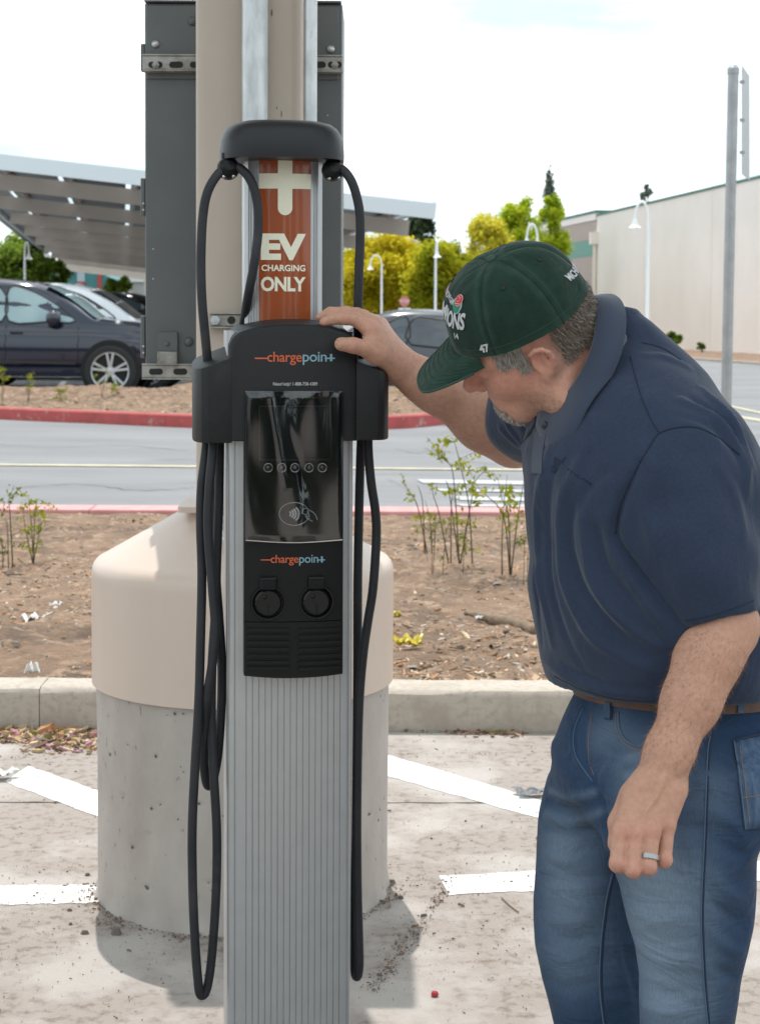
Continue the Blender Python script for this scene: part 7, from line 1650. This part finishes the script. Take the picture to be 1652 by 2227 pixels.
# brim
NBs, NBr = 48, 14; V = []
def brim(s, r_):
    th = R(43) * s; fi, li = CA_ * math.cos(th) - .004, CB_ * math.sin(th); fo = .075 + (.180 - .075) * max(0, 1 - abs(s) ** 2.9) ** .5; lo_ = .0635 * s
    f_, l_ = fi + (fo - fi) * r_, li + (lo_ - li) * r_
    u = CU + .003 - .030 * r_ ** 1.2 * (1 - .5 * s * s) - (.004 + .004 * r_) * (abs(l_) / .08) ** 2 * min(1, r_ * 1.6 + .12) 
    return hw_(f_, l_, u)
for j in range(NBr + 1):
    for i in range(NBs + 1): V.append(brim(-1 + 2 * i / NBs, j / NBr))
F = [(j * (NBs + 1) + i, (j + 1) * (NBs + 1) + i, (j + 1) * (NBs + 1) + i + 1, j * (NBs + 1) + i + 1) for j in range(NBr) for i in range(NBs)]
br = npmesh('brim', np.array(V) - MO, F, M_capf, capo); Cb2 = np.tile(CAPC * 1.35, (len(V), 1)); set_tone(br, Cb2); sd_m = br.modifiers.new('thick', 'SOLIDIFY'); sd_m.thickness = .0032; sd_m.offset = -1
def brim_n(s, r_):
    e = .01; p = brim(s, r_); n = np.cross(brim(s + e, r_) - p, brim(s, r_ + e) - p); n /= np.linalg.norm(n) + 1e-12; return n if n @ HU_ > 0 else -n
for r_ in (.16, .29, .42, .55, .68, .80): man_curve('brim_stitch', [brim(s, r_) + brim_n(s, r_) * .0005 for s in np.linspace(-.93, .93, 50)], .0005, M_cst, br, 5)
man_curve('brim_edge', [brim(s, 1.0) for s in np.linspace(-.99, .99, 60)], .0022, M_cst, br, 6)
# embroidery
def cap_text(txt, th0, t0, h, m, width=None, arc=0.0, name='cap_lettering', bold=.03, lift=.0016, rot=0.0):
    me = text_mesh(txt, 1.0, bold, spacing=.95); X = [v.co.x for v in me.vertices]; Z = [v.co.y for v in me.vertices]; sx = (width or h * (max(X) - min(X)) / (max(Z) - min(Z))) / (max(X) - min(X)); sz = h / (max(Z) - min(Z)); mx_, mz_ = (max(X) + min(X)) / 2, (max(Z) + min(Z)) / 2
    for v in me.vertices: v.co.x = (v.co.x - mx_) * sx; v.co.y = (v.co.y - mz_) * sz
    subdivide_mesh(me, .005)
    for v in me.vertices:
        x, y = v.co.x, v.co.y + arc * v.co.x ** 2; x, y = x * math.cos(rot) - y * math.sin(rot), x * math.sin(rot) + y * math.cos(rot)
        t = t0 + y / .15; th = th0 + x / (.098 * max(.3, math.cos(t * math.pi / 2) ** .72)); t = min(.97, max(.02, t)); v.co = Vector(crown(th, t) + crown_n(th, t) * lift - MO)
    return mesh_obj(name, me, m, capo)
cap_text('CHAMPIONS', .0, .37, .026, M_emb, width=.124, bold=.035)
cap_text('ROSE BOWL GAME', -.06, .545, .010, M_emb, width=.066)
cap_text('14', .47, .215, .0085, M_emb); cap_text('47', .93, .085, .012, M_emb, bold=.04)
cap_text('MICHIGAN STATE', math.pi + .02, .20, .013, M_emb, width=.105, arc=3.5, bold=.03)
def patch(th0, t0, pts, m, lift, name):
    me = poly_mesh(pts); subdivide_mesh(me, .004)
    for v in me.vertices: x, y = v.co.x, v.co.y; t = t0 + y / .15; th = th0 + x / (.098 * math.cos(t * math.pi / 2) ** .72); v.co = Vector(crown(th, t) + crown_n(th, t) * lift - MO)
    return mesh_obj(name, me, m, capo)
def disc(cx0, cy0, rx, ry, n=16): return [(cx0 + rx * math.cos(2 * math.pi * k / n), cy0 + ry * math.sin(2 * math.pi * k / n)) for k in range(n)]
RTH, RT = .50, .555
patch(RTH, RT, disc(-.001, -.004, .0120, .0135), M_embl, .0012, 'flower_border'); patch(RTH, RT, disc(-.0015, -.0055, .0102, .0108), M_embg, .0017, 'flower_leaves')
patch(RTH, RT, disc(.002, .0035, .0088, .0092), M_embp, .0022, 'flower_rim'); patch(RTH, RT, disc(.002, .0035, .0076, .0080), M_embr, .0027, 'flower_head'); patch(RTH, RT, disc(.002, .005, .0042, .0042), M_embp, .0032, 'flower_rim'); patch(RTH, RT, disc(.002, .005, .0032, .0032), M_embr, .0037, 'flower_head')
patch(RTH, RT, [(-.005, -.001), (.009, -.001), (.008, -.0022), (-.004, -.0022)], M_embp, .0034, 'flower_petal_line')
